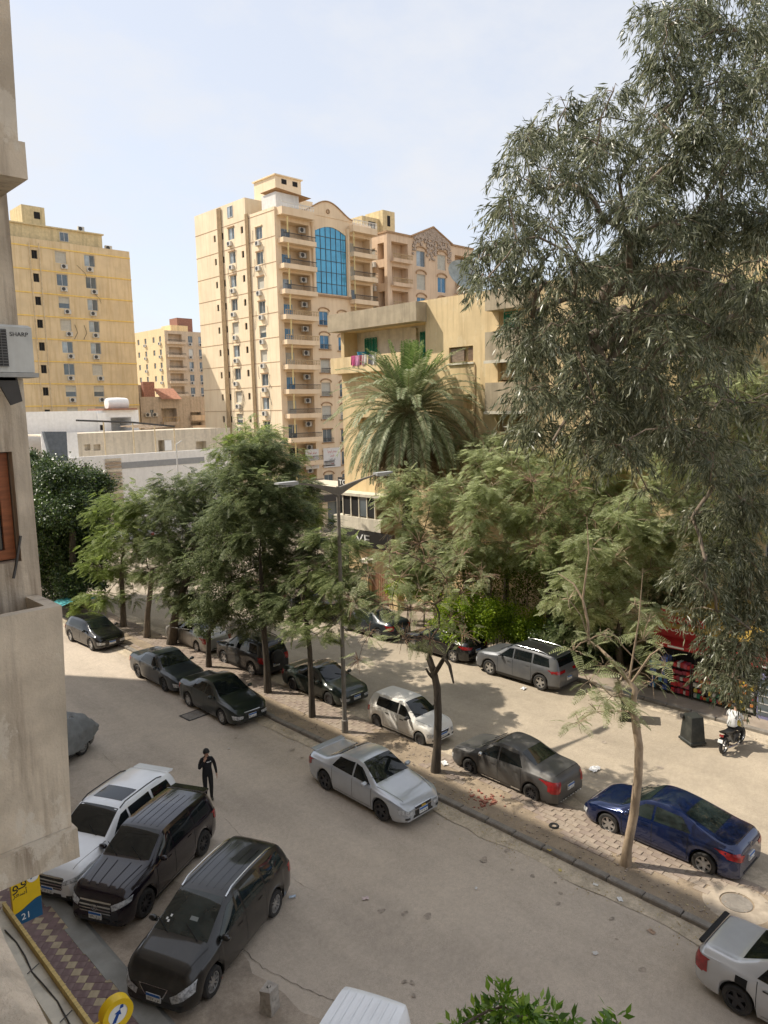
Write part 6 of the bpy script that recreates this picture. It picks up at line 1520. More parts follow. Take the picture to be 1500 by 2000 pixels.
fronds('green_fronds', [(rng.uniform(0,2*pi), RAD(rng.uniform(62,86)), rng.uniform(.25,.6), rng.uniform(4.0,4.8)) for k in range(24)], L_palmg)
fronds('crown', [(2*pi*k*.381966 + rng.uniform(-.1,.1), RAD(20+50*(k/64)), rng.uniform(.6,.95), rng.uniform(5.0,5.6)) for k in range(64)], L_palm)
fronds('lower_fronds', [(2*pi*k*.381966 + rng.uniform(-.1,.1), RAD(-22+40*(k/54)), rng.uniform(.85,1.2), rng.uniform(5.0,5.6)) for k in range(54)], L_palm)
fronds('dead_fronds', [(2*pi*k/44 + rng.uniform(-.1,.1), RAD(rng.uniform(-62,-28)), rng.uniform(.5,.9), rng.uniform(4.4,5.4)) for k in range(44)], L_palmd, nl=44)

# ---- big gum tree on the right
g0 = Vector((30.4, 4.1, .1))
lst = [(965,480,42),(1000,420,48),(1010,530,48),(985,330,30),(1040,260,34),(1020,300,30),(1075,330,40),(1120,250,38),(1180,200,38),(1190,280,44),(1250,240,40),(1130,340,44),(1075,425,34),(1300,50,48),(1350,20,60),(1440,60,74),(1310,140,56),(1400,160,74),(1480,180,70),(1290,330,56),(1360,280,64),(1450,300,76),(1250,400,54),(1330,430,62),(1420,420,74),(1490,420,70),(1180,430,40),(1200,510,54),(1115,520,44),(1060,600,50),(1010,640,42),(1050,690,56),(1110,640,56),(1030,760,46),(1090,760,56),(1150,720,56),(1215,640,56),(1280,540,44),(1200,780,56),(1260,720,56),(1060,840,44),(1110,850,40),(1160,830,46),(1240,830,46),(1310,660,46),(1320,780,54),(1380,700,48),(1380,860,50),(1340,880,38),(1230,890,26),(1264,955,18),(1150,895,26),(1420,540,44),(950,545,28),(1480,560,50),(1220,330,36),(1010,470,34),
       (1400,1000,52,23),(1470,980,54,23),(1370,1080,42,23),(1440,1080,62,23),(1490,1120,56,23),(1400,1160,52,23.5),(1460,1200,54,23.5),(1350,1190,34,23.5),(1420,1270,44,23.5),(1480,1290,46,23.5),(1392,1310,34,23.5),(1440,1350,36,23.5),(1330,1120,30,23.5),(1480,880,50,23),
       (1580,100,110,22),(1600,300,120,22),(1620,520,110,23),(1600,760,110,24),(1590,980,90,24),(1580,1180,70,24),(1700,400,120,24),(1560,-60,110,21),(1420,-60,90,20),(1720,150,120,23)]
POLY = [(1265,0),(1270,70),(1250,190),(1190,160),(1130,205),(1040,225),(995,300),(980,360),(945,440),(925,520),(960,590),(1005,700),(1005,800),(1035,870),(1120,880),(1190,890),(1300,880),(1350,960),(1345,1080),(1360,1200),(1380,1320),(1440,1380),(1520,1390),(1540,0)]
def inside(x, y):
    c = False
    for (x0, y0), (x1, y1) in zip(POLY, POLY[1:]+POLY[:1]):
        if (y0 > y) != (y1 > y) and x < (x1-x0)*(y-y0)/(y1-y0)+x0: c = not c
    return c
fill = []
while len(fill) < 140:
    x, y = rng.uniform(920,1540), rng.uniform(0,1390)
    if inside(x, y) and all(math.hypot(x-a[0], (y-a[1])) > 33 for a in fill):
        if min(math.hypot(x-1130,(y-400)*1.2), math.hypot(x-1165,y-470), math.hypot(x-1235,y-335)) < 34: continue
        fill.append((x, y, rng.uniform(26,42)) if y < 950 else (x, y, rng.uniform(26,40), 23+rng.uniform(-1,1)))
lst += fill
n0 = len(fill)
while len(fill) < n0 + 44:
    x, y = rng.uniform(1130,1540), rng.uniform(430,930)
    if inside(x, y): fill.append((x, y, rng.uniform(28,44), rng.uniform(20,25)))
lst += fill[n0:]
cl = []
for e in lst:
    d = e[3] if len(e) > 3 else 19 + rng.uniform(-2.2, 3.0); cl.append((tuple(dp(e[0], e[1], d)), e[2]*d/F))
tk = [g0, g0+Vector((-.2,.3,3)), g0+Vector((-.9,.6,6.5)), dp(1640,720,23.5), dp(1560,570,22.5), dp(1500,566,22), dp(1420,570,21.5), dp(1330,545,21), dp(1240,560,20.5), dp(1180,570,20)]
def sprays(parent, cl, per, m, L, W):
    P_, D_, U_ = [], [], []; tv = []
    for (c, r) in cl:
        ns = max(4, int(per*r*r + 3)); d = nrng.normal(size=(ns,3)); d[:,2] = d[:,2]*.7 + .15; d /= np.linalg.norm(d, axis=1, keepdims=True)
        st_ = d*r*nrng.uniform(.15,.85,(ns,1)); ln = nrng.uniform(.35,.85,(ns,1)); k = 17
        t = nrng.random((ns,k,1)); hd = d*np.array([1,1,.25]); 
        p = st_[:,None]+ hd[:,None]*t*ln[:,None]*.75 + np.array([0,0,-1.0])*(t**1.6)*ln[:,None]*.75 + nrng.normal(size=(ns,k,3))*.035
        tan = hd[:,None]*.8 + np.array([0,0,-1.0])*(.35+1.1*t) + nrng.normal(size=(ns,k,3))*.42
        P_.append((p+np.array(c)).reshape(-1,3)); D_.append(tan.reshape(-1,3)); U_.append(nrng.normal(size=(ns*k,3))+np.array([0,0,.4]))
    P_, D_, U_ = np.concatenate(P_), np.concatenate(D_), np.concatenate(U_)
    scatter('crown', *leaf_tpl(L, W, .12), P_, rot_from(D_, U_), nrng.uniform(.6,1.25,len(P_)), m, parent)
def eleaf(r, c):
    sprays(r, c, 88, L_euc, .24, .037)
    twigs(c, M_twig, r, 4, .007, 1.1, droop=-.4)
gum, c2 = tree('gum_tree', 'huge gum tree with drooping grey green leaves filling the upper right', g0, tk, cl, eleaf, M_barke, group='garden trees', r_tip=.02, r_max=.42, k_r=.52)
b = MB()
for pp, rr in (([(1320,560),(1240,620),(1170,690),(1120,760)], [.13,.10,.08,.04]), ([(1300,570),(1210,680),(1130,780),(1080,860)],[.10,.09,.07,.03]), ([(1500,600),(1420,620),(1360,690),(1330,780)],[.09,.08,.06,.03]), ([(1330,560),(1220,610),(1110,660)],[.06,.05,.02])):
    b.tube([dp(a, c, 20.5)-g0 for a, c in pp], rr, 6)
b.build('hanging_boughs', M_barke, gum, 60)

# ---- leafy tree top below the camera
t0 = Vector((4.4, 3.1, .1))
cl = PXc([(940,1990,30),(985,1965,34),(1030,1985,30),(1065,1990,26),(1010,2030,60),(930,2060,60),(1100,2060,60),(1205,1995,16),(1195,2040,40),(890,2010,16),(1000,2110,80)], 7.0, .25)
tree('street_tree', 'bright green leafy treetop poking up at the bottom edge', t0, [t0, t0+Vector((.1,0,2.5)), t0+Vector((0,.1,5))], cl, lambda r, c: leaf_crown(r, c, 1300, L_bri, .115, .045, spread=.6, nsub=14), M_barkg, r_tip=.012, trunk_r=(.11,.07))
# ================================================================== street things
# lamp post
lm = thing('street_lamp', 'tall grey double armed street lamp on the median', 'street lamp', (17.68, 20.73, .1))
M_post = mat('lamp_post_grey', (.20,.18,.155), .7, var=.2, scale=4, dirt=.4, dcol=(.12,.10,.08)); M_head = mat('lamp_head', (.42,.43,.43), .5)
zt = onx(660, 950, 17.68).z - .1
MB().tube([(0,0,0),(0,0,.5),(0,0,.52),(0,0,zt-.45),(0,0,zt)], [.13,.13,.09,.065,.06], 10).build('pole', M_post, lm, 50)
for sg in (1,-1):
    b = MB()
    vs_ = []
    for (x, z0, z1, w) in ((0,zt-.36,zt-.04,.055),(.6,zt-.10,zt+.08,.045),(1.25,zt+.13,zt+.20,.035),(1.95,zt+.26,zt+.30,.025)):
        vs_ += [(sg*x,-w,z0),(sg*x,w,z0),(sg*x,w,z1),(sg*x,-w,z1)]
    fs_ = [(i*4+j, i*4+(j+1)%4, (i+1)*4+(j+1)%4, (i+1)*4+j) for i in range(3) for j in range(4)] + [(0,1,2,3),(12,13,14,15)]
    b.add(vs_, fs_); a_o = b.build('arm', M_post, lm)
    h = MB(); x0, x1 = (1.9, 2.75); h.prism([(sg*x0,zt+.25),(sg*(x0+.15),zt+.22),(sg*x1,zt+.30),(sg*x1,zt+.36),(sg*x0,zt+.36)], -.13, .13); ho = h.build('lamp_head', M_head, lm)
    MB().box(min(sg*2.05,sg*2.6), max(sg*2.05,sg*2.6), -.1, .1, zt+.20, zt+.225).build('lens', M_lamp, ho)

# concrete bollard
bo_ = gp(527, 1975)
M_boll = mat('bollard_concrete', (.44,.40,.35), .95, var=.3, scale=8, bump=.8, bscale=30, dirt=.6, dcol=(.22,.18,.155), dscale=4)
bl_ = thing('bollard', 'short rough concrete block standing on the road by the people carrier', 'bollard', (bo_.x, bo_.y, 0), RAD(20))
b = MB(); vs_ = []
for z, w in ((0,.17),(.12,.165),(.42,.155),(.56,.15)):
    for i, j in ((-1,-1),(1,-1),(1,1),(-1,1)): vs_.append((i*w*.95+rng.uniform(-.012,.012), j*w*.85+rng.uniform(-.012,.012), z+(rng.uniform(-.03,.03) if z > .5 else 0)))
b.add(vs_, [(i*4+j, i*4+(j+1)%4, (i+1)*4+(j+1)%4, (i+1)*4+j) for i in range(3) for j in range(4)] + [(12,13,14,15)]); b.build('block', M_boll, bl_)
MB().lathe([(.001,.57),(.045,.575),(.05,.545)], 10, 'z').build('socket', M_under, bl_)

# wheeled bins
M_bin = mat('bin_plastic', (.022,.026,.024), .55, var=.2, dirt=.35, dcol=(.13,.12,.10), dscale=3)
def bin_(label, p, rz, upside):
    r = thing('wheelie_bin', label, 'bin', (p.x, p.y, 0), rz, 'rubbish bins')
    f = (lambda z: 1.06-z) if upside else (lambda z: z)
    b = MB(); vs_ = []
    for z, w, d in ((0,.235,.26),(.06,.24,.265),(.90,.285,.345),(.93,.32,.38),(1.0,.325,.385)):
        for i, j in ((-1,-1),(1,-1),(1,1),(-1,1)): vs_.append((i*w, j*d, f(z)))
    b.add(vs_, [(i*4+j, i*4+(j+1)%4, (i+1)*4+(j+1)%4, (i+1)*4+j) for i in range(4) for j in range(4)] + [(0,1,2,3),(16,17,18,19)]); b.build('body', M_bin, r, 20)
    for s_ in (1,-1): MB().lathe([(.001,-.03),(.09,-.03),(.1,0),(.09,.03),(.001,.03)], 14, 'x', (s_*.29, .25, f(.10))).build('wheel', M_tyre, r, 40)
    if not upside:
        b = MB(); b.prism([(.36,1.01),(.40,1.06),(-.40,1.10),(-.42,1.03)], -.34, .34, 'yz'); b.build('lid', M_bin, r)
    MB().tube([(-.24,.40,f(.95)),(.24,.40,f(.95))], .022, 6).build('handle', M_bin, r)
bin_('black wheelie bin standing upside down beside the motorbike', gp(1352,1450), RAD(-32), True)
bin_('black wheelie bin half hidden behind the pale bare trunk', gp(1226,1405), RAD(120), False)

# kiosk with goods
K = thing('kiosk', 'corner shop kiosk with red drink sign and yellow roof edge under the gum tree', 'kiosk', (29.7, 8.0, .12))
M_kred = mat('kiosk_red', (.40,.015,.018), .5, var=.15); M_kyel = mat('kiosk_yellow', (.38,.25,.05), .7, var=.2); M_kdark = mat('kiosk_dark', (.03,.028,.026), .8, var=.2)
b = MB(); b.box(.9, 4.0, -1.5, 6.4, 0, 2.75); b.build('booth', M_kdark, K)
b = MB(); b.add([(.3,-1.6,2.9),(4.2,-1.6,3.5),(4.2,6.5,3.5),(.3,6.5,2.9),(.3,-1.6,2.8),(4.2,-1.6,3.4),(4.2,6.5,3.4),(.3,6.5,2.8)], [(0,1,2,3),(4,7,6,5),(0,4,5,1),(3,2,6,7),(0,3,7,4)]); b.build('roof', M_kyel, K)
sgk = MB().box(.55, .62, 4.3, 6.45, 2.25, 3.25).build('sign_board', M_kred, K)
text('lettering', 'Coca-Cola', .52, M_sw, sgk, (.545, 5.35, 2.75), (pi/2,0,-pi/2), .002, xs=.85)
sg2 = MB().prism([(6.47,2.25),(6.47,3.2),(6.47,3.2)], .6, 1.4, 'yz') if False else None
sgs = MB().box(.6, 1.9, 6.46, 6.5, 2.3, 3.3).build('side_board', M_kred, K)
b = MB(); b.add([(.85,-1.5,2.5),(.85,6.2,2.5),(.15,6.2,2.12),(.15,-1.5,2.12)], [(0,1,2,3)]); b.add([(.15,-1.5,2.12),(.15,6.2,2.12),(.15,6.2,1.96),(.15,-1.5,1.96)], [(0,1,2,3)]); aw = b.build('awning', M_kred, K)
for k in range(6): MB().box(.138, .146, -1.3+k*1.25, -.6+k*1.25, 2.0, 2.08).build('awning_print', M_sw, aw)
MB().box(.2,.24, 6.0, 6.05, 0, 2.1).build('awning_post', M_iron, K); MB().box(.2,.24, -1.4, -1.35, 0, 2.1).build('awning_post', M_iron, K)
GC = [(.45,.02,.03),(.05,.10,.35),(.55,.40,.05),(.04,.22,.12),(.5,.48,.45),(.35,.06,.10),(.03,.03,.03),(.10,.30,.45),(.55,.20,.04),(.25,.02,.05)]
GM = [mat('pack_%d' % i, c, .4, var=.25, scale=9) for i, c in enumerate(GC)]
def rack(label, y0, y1, x, rows, zt_, palette):
    r = thing('display_rack', label, 'rack', (29.7+x, 8.0+y0, .12), 0, 'goods racks of the kiosk'); w = y1-y0
    b = MB(); b.box(0,.03,0,.03,0,zt_); b.box(0,.03,w-.03,w,0,zt_); b.box(.42,.45,0,.03,0,zt_); b.box(.42,.45,w-.03,w,0,zt_); b.build('frame', M_iron, r)
    for k in range(rows):
        z = .12 + (zt_-.2)*k/rows
        MB().box(-.02, .46, .032, w-.032, z-.02, z).build('shelf', M_kdark, r)
        by = {}
        y = .05
        while y < w-.16:
            ww = rng.uniform(.10,.17); hh = rng.uniform(.5,.85)*(zt_-.2)/rows; c = rng.choice(palette); by.setdefault(c, MB()).bev(rng.uniform(-.02,.03), .38, y, y+ww-.012, z+.002, z+hh, .01); y += ww
        for c, m_ in by.items(): tag(m_.build('packets', GM[c], r), kind='stuff')
rack('leftmost kiosk rack with dark bottles and blue boxes', 5.5, 6.4, .0, 5, 1.75, (6,1,6,1,7,6))
rack('kiosk rack of red packets next to the leftmost rack', 4.55, 5.45, .0, 5, 1.6, (0,9,0,5,4))
rack('wide kiosk rack with mixed snacks in the middle', 3.2, 4.5, .0, 5, 1.35, (0,5,6,2,3,4,8))
rack('kiosk rack of yellow and red snacks beside the display fridge', 2.0, 3.15, .0, 5, 1.3, (2,0,6,8,4,2))
def fridge(label, y0, y1, x0, hgt, cm, frm, cat='fridge', shelves=True):
    r = thing('drink_fridge', label, cat, (29.7+x0, 8.0+y0, .12), 0, 'fridges and cabinets of the kiosk'); w = y1-y0
    MB().bev(0, .6, 0, w, 0, hgt, .02).build('cabinet', cm, r); d = MB().box(-.02, -.003, .05, w-.05, .15, hgt-.15).build('door', frm, r)
    if shelves:
        for k in range(4): MB().box(-.03, -.022, .07, w-.07, .3+k*(hgt-.5)/4, .34+k*(hgt-.5)/4).build('shelf_edge', M_alu, d)
    return r
M_lav = mat('lavender_metal', (.22,.22,.38), .5, var=.1)
fridge('lavender framed glass fridge at the kiosk', 1.2, 1.9, -.05, 1.75, M_lav, M_ggrey)
fridge('narrow red and white striped cabinet beside the lavender fridge', 1.92, 2.02+.1, -.05, 1.7, mat('striped_cab', (.55,.12,.12), .5, var=.5, scale=8), M_kred, 'cabinet', False) if False else None
wc_ = fridge('white drawer cabinet with maroon crates on top', .35, .85, .1, 1.25, M_sw, M_acw, 'cabinet'); MB().bev(0,.5,.02,.48,1.26,1.5,.02).build('crate', mat('maroon_crate', (.16,.02,.03), .6), wc_)
bf = fridge('blue and red ice cream freezer at the right edge', -.9, -.05, -.35, 1.15, mat('freezer_blue', (.01,.10,.42), .4), mat('freezer_blue2', (.015,.13,.5), .4), 'freezer', False)
MB().box(-.02, .62, -.005, .855, .80, 1.0).build('red_band', M_kred, bf) if True else None
text('lettering', 'ye', .34, M_sw, bf, (-.024, .42, .5), (pi/2,0,-pi/2), .002); MB().bev(.05, .55, .1, .8, 1.155, 1.7, .03).build('snack_stand', mat('orange_stand', (.55,.18,.03), .5, var=.4, scale=6), bf)

# people: one skinned surface each
M_skin = mat('skin', (.42,.24,.16), .6, var=.08); M_blk = mat('black_cloth', (.010,.010,.012), .9, var=.25, scale=9); M_blk2 = mat('black_trousers', (.012,.012,.013), .9, var=.2); M_hair = mat('black_hair', (.008,.007,.006), .6, var=.2); M_shoe = mat('olive_shoe', (.05,.05,.035), .7); M_tee = mat('white_tee', (.66,.67,.68), .85, var=.06, scale=6)
def skinned(name, J, E, root, slots, pick, parent):
    """J: name -> (x,y,z,rx,ry); E: edges; pick(face centre) -> material slot"""
    me = bpy.data.meshes.new(name); ks = list(J); me.from_pydata([J[k][:3] for k in ks], [(ks.index(a), ks.index(b_)) for a, b_ in E], [])
    o = bpy.data.objects.new(name, me); COL.objects.link(o)
    sk = o.modifiers.new('skin', 'SKIN'); ss = o.modifiers.new('sub', 'SUBSURF'); ss.levels = ss.render_levels = 2
    for i, k in enumerate(ks):
        v = me.skin_vertices[0].data[i]; v.radius = (J[k][3], J[k][4] if len(J[k]) > 4 else J[k][3]); v.use_root = (k == root)
    dg = bpy.context.evaluated_depsgraph_get(); m2 = bpy.data.meshes.new_from_object(o.evaluated_get(dg)); bpy.data.objects.remove(o)
    m2.materials.clear()
    for s_ in slots: m2.materials.append(s_)
    for p in m2.polygons: p.material_index = pick(p.center); p.use_smooth = True
    return inst(name, m2, parent)
def fingers(J, E, palm, wrist, pre, curl=(0,0,-1), spread=(1,0,0), ln=.085, r=.0085):
    """four unequal fingers and a thumb from the palm"""
    p = Vector(J[palm][:3]); d = (p - Vector(J[wrist][:3])).normalized(); s_ = Vector(spread).normalized(); c = Vector(curl)
    for k, (o_, l_) in enumerate(((-.030,.85),(-.010,1.0),(.010,.95),(.029,.75))):
        a = p + d*.03 + s_*o_; m_ = a + d*ln*l_*.5 + c*.008; e = m_ + (d*.6 + c*.6).normalized()*ln*l_*.5
        for q, nm in ((a,'a'),(m_,'b'),(e,'c')): J[f'{pre}f{k}{nm}'] = (*q, r*(1.1 if nm == 'a' else .95 if nm == 'b' else .75))
        E += [(palm, f'{pre}f{k}a'), (f'{pre}f{k}a', f'{pre}f{k}b'), (f'{pre}f{k}b', f'{pre}f{k}c')]
    a = p - s_*.045 + d*.0; e = a - s_*.02 + d*.05 + c*.02
    J[pre+'ta'] = (*a, r*1.2); J[pre+'tb'] = (*e, r*.9); E += [(palm, pre+'ta'), (pre+'ta', pre+'tb')]
def head_bits(parent, c, fwd, hairm):
    """hair, eyes, mouth, ears around a head centre c facing fwd"""
    c, f = Vector(c), Vector(fwd).normalized(); s_ = f.cross(Vector((0,0,1))).normalized(); u = s_.cross(f).normalized()
    b = MB(); n, m_ = 16, 9; vs_ = []
    for i in range(m_):
        th = pi*.62*i/(m_-1)
        for k in range(n):
            a = 2*pi*k/n; fr = cos(a); lim = th*(1 - .30*max(0, fr))        # higher over the brow
            r = .113 + .008*sin(a*5+i*2.1)
            vs_.append(c + (f*cos(a)*sin(lim)*1.08 + s_*sin(a)*sin(lim)*.92 - f*.012)*r + u*cos(lim)*r*1.12)
    b.add(vs_, [(i*n+k, i*n+(k+1)%n, (i+1)*n+(k+1)%n, (i+1)*n+k) for i in range(m_-1) for k in range(n)]); b.build('hair', hairm, parent, 60)
    for sg in (1,-1):
        b = MB(); b.lathe([(.001,-.007),(.013,-.004),(.015,0),(.013,.004),(.001,.007)], 8); e = b.build('eye', M_ink, parent, 60); e.location = c + f*.092 + s_*.034*sg + u*.004
        b = MB(); b.lathe([(.001,-.028),(.016,-.018),(.019,0),(.015,.02),(.001,.03)], 8); e = b.build('ear', M_skin, parent, 60); e.location = c + s_*.093*sg - u*.01; e.scale = (1,.6,1)
    b = MB(); b.obox(c + f*.093 - u*.056, s_*.024, f*.006, u*.006); b.build('mouth', mat('lip', (.25,.09,.07), .6), parent)
    b = MB(); b.add([c+f*.088+u*.012, c+f*.088-u*.03+s_*.016, c+f*.088-u*.03-s_*.016, c+f*.12-u*.028], [(0,1,3),(0,3,2),(1,2,3)]); b.build('nose', M_skin, parent)
pp = gp(408, 1563)
per = thing('person', 'person in black hoodie and trousers standing in the road with a hand at the mouth', 'person', (pp.x, pp.y, .004), RAD(-24))
J = dict(pel=(0,0,.95,.145,.11), spi=(0,0,1.12,.145,.105), che=(0,-.005,1.32,.165,.115), nb=(0,.005,1.455,.085,.075), nk=(0,-.005,1.52,.055), h1=(0,-.02,1.585,.078,.085), h2=(0,-.015,1.655,.088,.098), h3=(0,-.008,1.72,.07,.08),
  sl=(.165,.0,1.415,.07), al=(.215,.015,1.30,.062), el=(.255,.03,1.14,.052), fl=(.275,-.01,1.0,.045), wl=(.285,-.05,.90,.032,.03), pl=(.287,-.065,.845,.036,.018),
  sr=(-.165,0,1.415,.07), a2=(-.215,-.01,1.30,.062), er=(-.25,-.07,1.15,.053), fr=(-.175,-.16,1.30,.045), wr=(-.105,-.185,1.42,.031), pr=(-.07,-.18,1.475,.034,.02),
  hl=(.09,.0,.90,.10), kl=(.10,-.03,.50,.072), cl=(.10,.02,.28,.062), nl=(.10,.03,.085,.048), tl=(.12,-.13,.045,.042,.035),
  hr=(-.09,0,.90,.10), kr=(-.085,.02,.50,.072), cr=(-.08,.06,.28,.062), nr=(-.08,.08,.085,.048), tr=(-.10,-.08,.045,.042,.035))
E = [('pel','spi'),('spi','che'),('che','nb'),('nb','nk'),('nk','h1'),('h1','h2'),('h2','h3'),('che','sl'),('sl','al'),('al','el'),('el','fl'),('fl','wl'),('wl','pl'),('che','sr'),('sr','a2'),('a2','er'),('er','fr'),('fr','wr'),('wr','pr'),
  ('pel','hl'),('hl','kl'),('kl','cl'),('cl','nl'),('nl','tl'),('pel','hr'),('hr','kr'),('kr','cr'),('cr','nr'),('nr','tr')]
fingers(J, E, 'pl', 'wl', 'L', (-.3,-.4,-.3), (0,1,0)); fingers(J, E, 'pr', 'wr', 'R', (.3,.6,.1), (.5,-.3,-.5), .07)
def pick1(c):
    if c.z > 1.515 and abs(c.x) < .13 and c.z > 1.49: return 1
    if (c - Vector((.29,-.08,.80))).length < .125 or (c - Vector((-.05,-.17,1.51))).length < .105: return 1
    if c.z < .10: return 3
    return 2 if c.z < .86 and abs(c.x) < .22 else 0
skinned('body', J, E, 'pel', [M_blk, M_skin, M_blk2, M_shoe], pick1, per)
head_bits(per, (0,-.015,1.655), (.25,-1,-.1), M_hair)
b = MB(); b.obox((.03,-.128,1.36), (.045,0,0), (0,.003,0), (0,0,.012)); b.obox((.105,-.118,1.37), (.018,0,0), (0,.003,0), (0,0,.014)); b.build('chest_print', M_sw, per)
b = MB(); b.lathe([(.095,1.425),(.11,1.46),(.085,1.50),(.075,1.515)], 14, 'z', (0,.005,0)); b.build('hood_collar', M_blk, per, 60)

# motorbike and rider
ra, fa_ = gp(1410, 1474), gp(1449, 1449)
hd = math.atan2(fa_.y-ra.y, fa_.x-ra.x); mid = (ra+fa_)/2
bk = thing('motorbike', 'black motorbike with yellow tank at the right kerb by the kiosk', 'motorbike', (mid.x, mid.y, 0), hd, None)
M_fr = mat('bike_black', (.015,.015,.016), .4, var=.2); M_ytk = mat('bike_yellow', (.50,.38,.02), .3, coat=.6)
for x, w in ((-.64,.055),(.66,.045)):
    o = MB().lathe([(.215,-w),(.27,-w),(.305,-w*.4),(.305,w*.4),(.27,w),(.215,w),(.215,-w)], 26, 'y', (0,0,0)).build('wheel', M_tyre, bk, 45); o.location = (x,0,.305)
    b = MB(); b.lathe([(.205,-.02),(.216,-.03),(.216,.03),(.205,.02)], 22, 'y'); b.lathe([(.001,-.05),(.05,-.05),(.05,.05),(.001,.05)], 10, 'y')
    for k in range(6): a = 2*pi*k/6; b.tube([(.04*cos(a),0,.04*sin(a)),(.21*cos(a),0,.21*sin(a))], .012, 5)
    b.build('rim', M_rim, o, 40)
b = MB(); b.tube([(.66,.08,.305),(.46,.08,.86)], .022, 6); b.tube([(.66,-.08,.305),(.46,-.08,.86)], .022, 6); b.box(.42,.52,-.1,.1,.80,.84); b.build('fork', M_chrome, bk)
b = MB(); b.tube([(.44,0,.86),(.1,0,.62),(-.05,0,.34),(-.64,0,.31)], .03, 6); b.tube([(.40,0,.80),(-.5,0,.66),(-.85,0,.72)], .03, 6); b.build('frame', M_fr, bk)
b = MB(); vs_ = []; prof = ((.42,.05,.83,.90),(.34,.13,.76,.98),(.15,.15,.74,1.0),(-.02,.10,.74,.88))
for x, w, z0, z1 in prof: vs_ += [(x,-w,z0),(x,w,z0),(x,w*1.05,(z0+z1)/2),(x,w*.6,z1),(x,-w*.6,z1),(x,-w*1.05,(z0+z1)/2)]
b.add(vs_, [(i*6+j, i*6+(j+1)%6, (i+1)*6+(j+1)%6, (i+1)*6+j) for i in range(3) for j in range(6)] + [tuple(range(6)), tuple(range(18,24))]); b.build('tank', M_ytk, bk, 50)
b = MB(); b.prism([(.0,.80),(-.30,.77),(-.72,.84),(-.80,.87),(-.74,.78),(-.30,.70),(.0,.72)], -.13, .13); b.build('seat', M_fr, bk, 40)
b = MB(); b.box(-.16,.22,-.13,.13,.28,.60); b.lathe([(.09,-.17),(.1,0),(.09,.17)], 12, 'y', (.02,0,.38)); 
for k in range(5): b.box(.04,.22,-.15,.15,.46+k*.035,.475+k*.035)
b.build('engine', mat('engine_alloy', (.16,.16,.16), .45, metal=.6, var=.3, scale=9), bk, 30)
b = MB(); b.tube([(.2,-.12,.45),(.24,-.15,.25),(-.1,-.17,.22),(-.75,-.19,.34)], [.022,.022,.03,.05], 8); b.build('exhaust', M_chrome, bk, 50)
b = MB(); b.prism([(-.95,.48),(-.90,.62),(-.64,.655),(-.40,.62),(-.42,.60),(-.64,.635),(-.88,.60),(-.93,.47)], -.07, .07); b.build('mudguard', M_fr, bk, 40)
b = MB(); b.tube([(.40,-.36,1.0),(.43,-.12,1.04),(.44,0,.98),(.43,.12,1.04),(.40,.36,1.0)], .016, 6); b.build('handlebar', M_fr, bk); 
for s_ in (1,-1): b = MB(); b.tube([(.42,s_*.25,1.02),(.44,s_*.34,1.18)], .007, 4); b.obox((.44,s_*.36,1.21), (.012,0,0), (0,.055,0), (0,0,.035)); b.build('mirror', M_fr, bk)
b = MB(); b.lathe([(.001,.08),(.07,.06),(.085,0),(.05,-.06)], 12, 'x', (.52,0,.90)); b.build('headlight', M_lamp, bk, 50)
MB().box(-.87,-.83,-.07,.07,.70,.77).build('tail_light', M_lampr, bk); MB().obox((-.93,0,.56), (.006,0,.0), (0,.085,0), (.02,0,.055)).build('licence_plate', M_sw, bk)
rd = thing('person', 'rider in white lettered tee shirt sitting on the motorbike seen from behind', 'person', (mid.x, mid.y, 0), hd, None)
J = dict(pel=(-.14,0,.90,.15,.15), spi=(-.08,0,1.08,.135,.15), che=(.02,0,1.27,.13,.175), nb=(.10,0,1.40,.07,.08), nk=(.14,0,1.45,.052), h1=(.185,0,1.50,.08,.075), h2=(.20,0,1.565,.095,.085), h3=(.205,0,1.625,.075,.068),
  sl=(.05,.175,1.36,.068), al=(.10,.24,1.25,.058), el=(.17,.30,1.12,.046), fl=(.28,.31,1.07,.04), wl=(.36,.31,1.04,.03), pl=(.405,.31,1.035,.032,.024),
  sr=(.05,-.175,1.36,.068), a2=(.10,-.24,1.25,.058), er=(.17,-.30,1.12,.046), fr=(.28,-.31,1.07,.04), wr=(.36,-.31,1.04,.03), pr=(.405,-.31,1.035,.032,.024),
  hl=(-.08,.10,.86,.105), kl=(.26,.21,.72,.072), cl=(.22,.24,.45,.06), nl=(.12,.25,.12,.045), tl=(.26,.27,.06,.042,.035),
  hr=(-.08,-.10,.86,.105), kr=(.26,-.21,.72,.072), cr=(.20,-.24,.50,.06), nr=(.08,-.24,.36,.045), tr=(.22,-.25,.31,.042,.035))
E = [('pel','spi'),('spi','che'),('che','nb'),('nb','nk'),('nk','h1'),('h1','h2'),('h2','h3'),('che','sl'),('sl','al'),('al','el'),('el','fl'),('fl','wl'),('wl','pl'),('che','sr'),('sr','a2'),('a2','er'),('er','fr'),('fr','wr'),('wr','pr'),
  ('pel','hl'),('hl','kl'),('kl','cl'),('cl','nl'),('nl','tl'),('pel','hr'),('hr','kr'),('kr','cr'),('cr','nr'),('nr','tr')]
fingers(J, E, 'pl', 'wl', 'L', (0,0,-1), (0,1,0), .07); fingers(J, E, 'pr', 'wr', 'R', (0,0,-1), (0,-1,0), .07)
def pick2(c):
    if c.z > 1.43 and abs(c.y) < .13: return 1
    if c.x > .12 and c.z > .95 and abs(c.y) > .22: return 1
    if c.z < .13 or (c.z < .40 and c.y < 0): return 3
    return 2 if c.z < .90 else 0
rb_ = skinned('body', J, E, 'pel', [M_tee, M_skin, M_blk2, M_shoe], pick2, rd)
head_bits(rd, (.20,0,1.565), (1,0,-.45), M_hair)
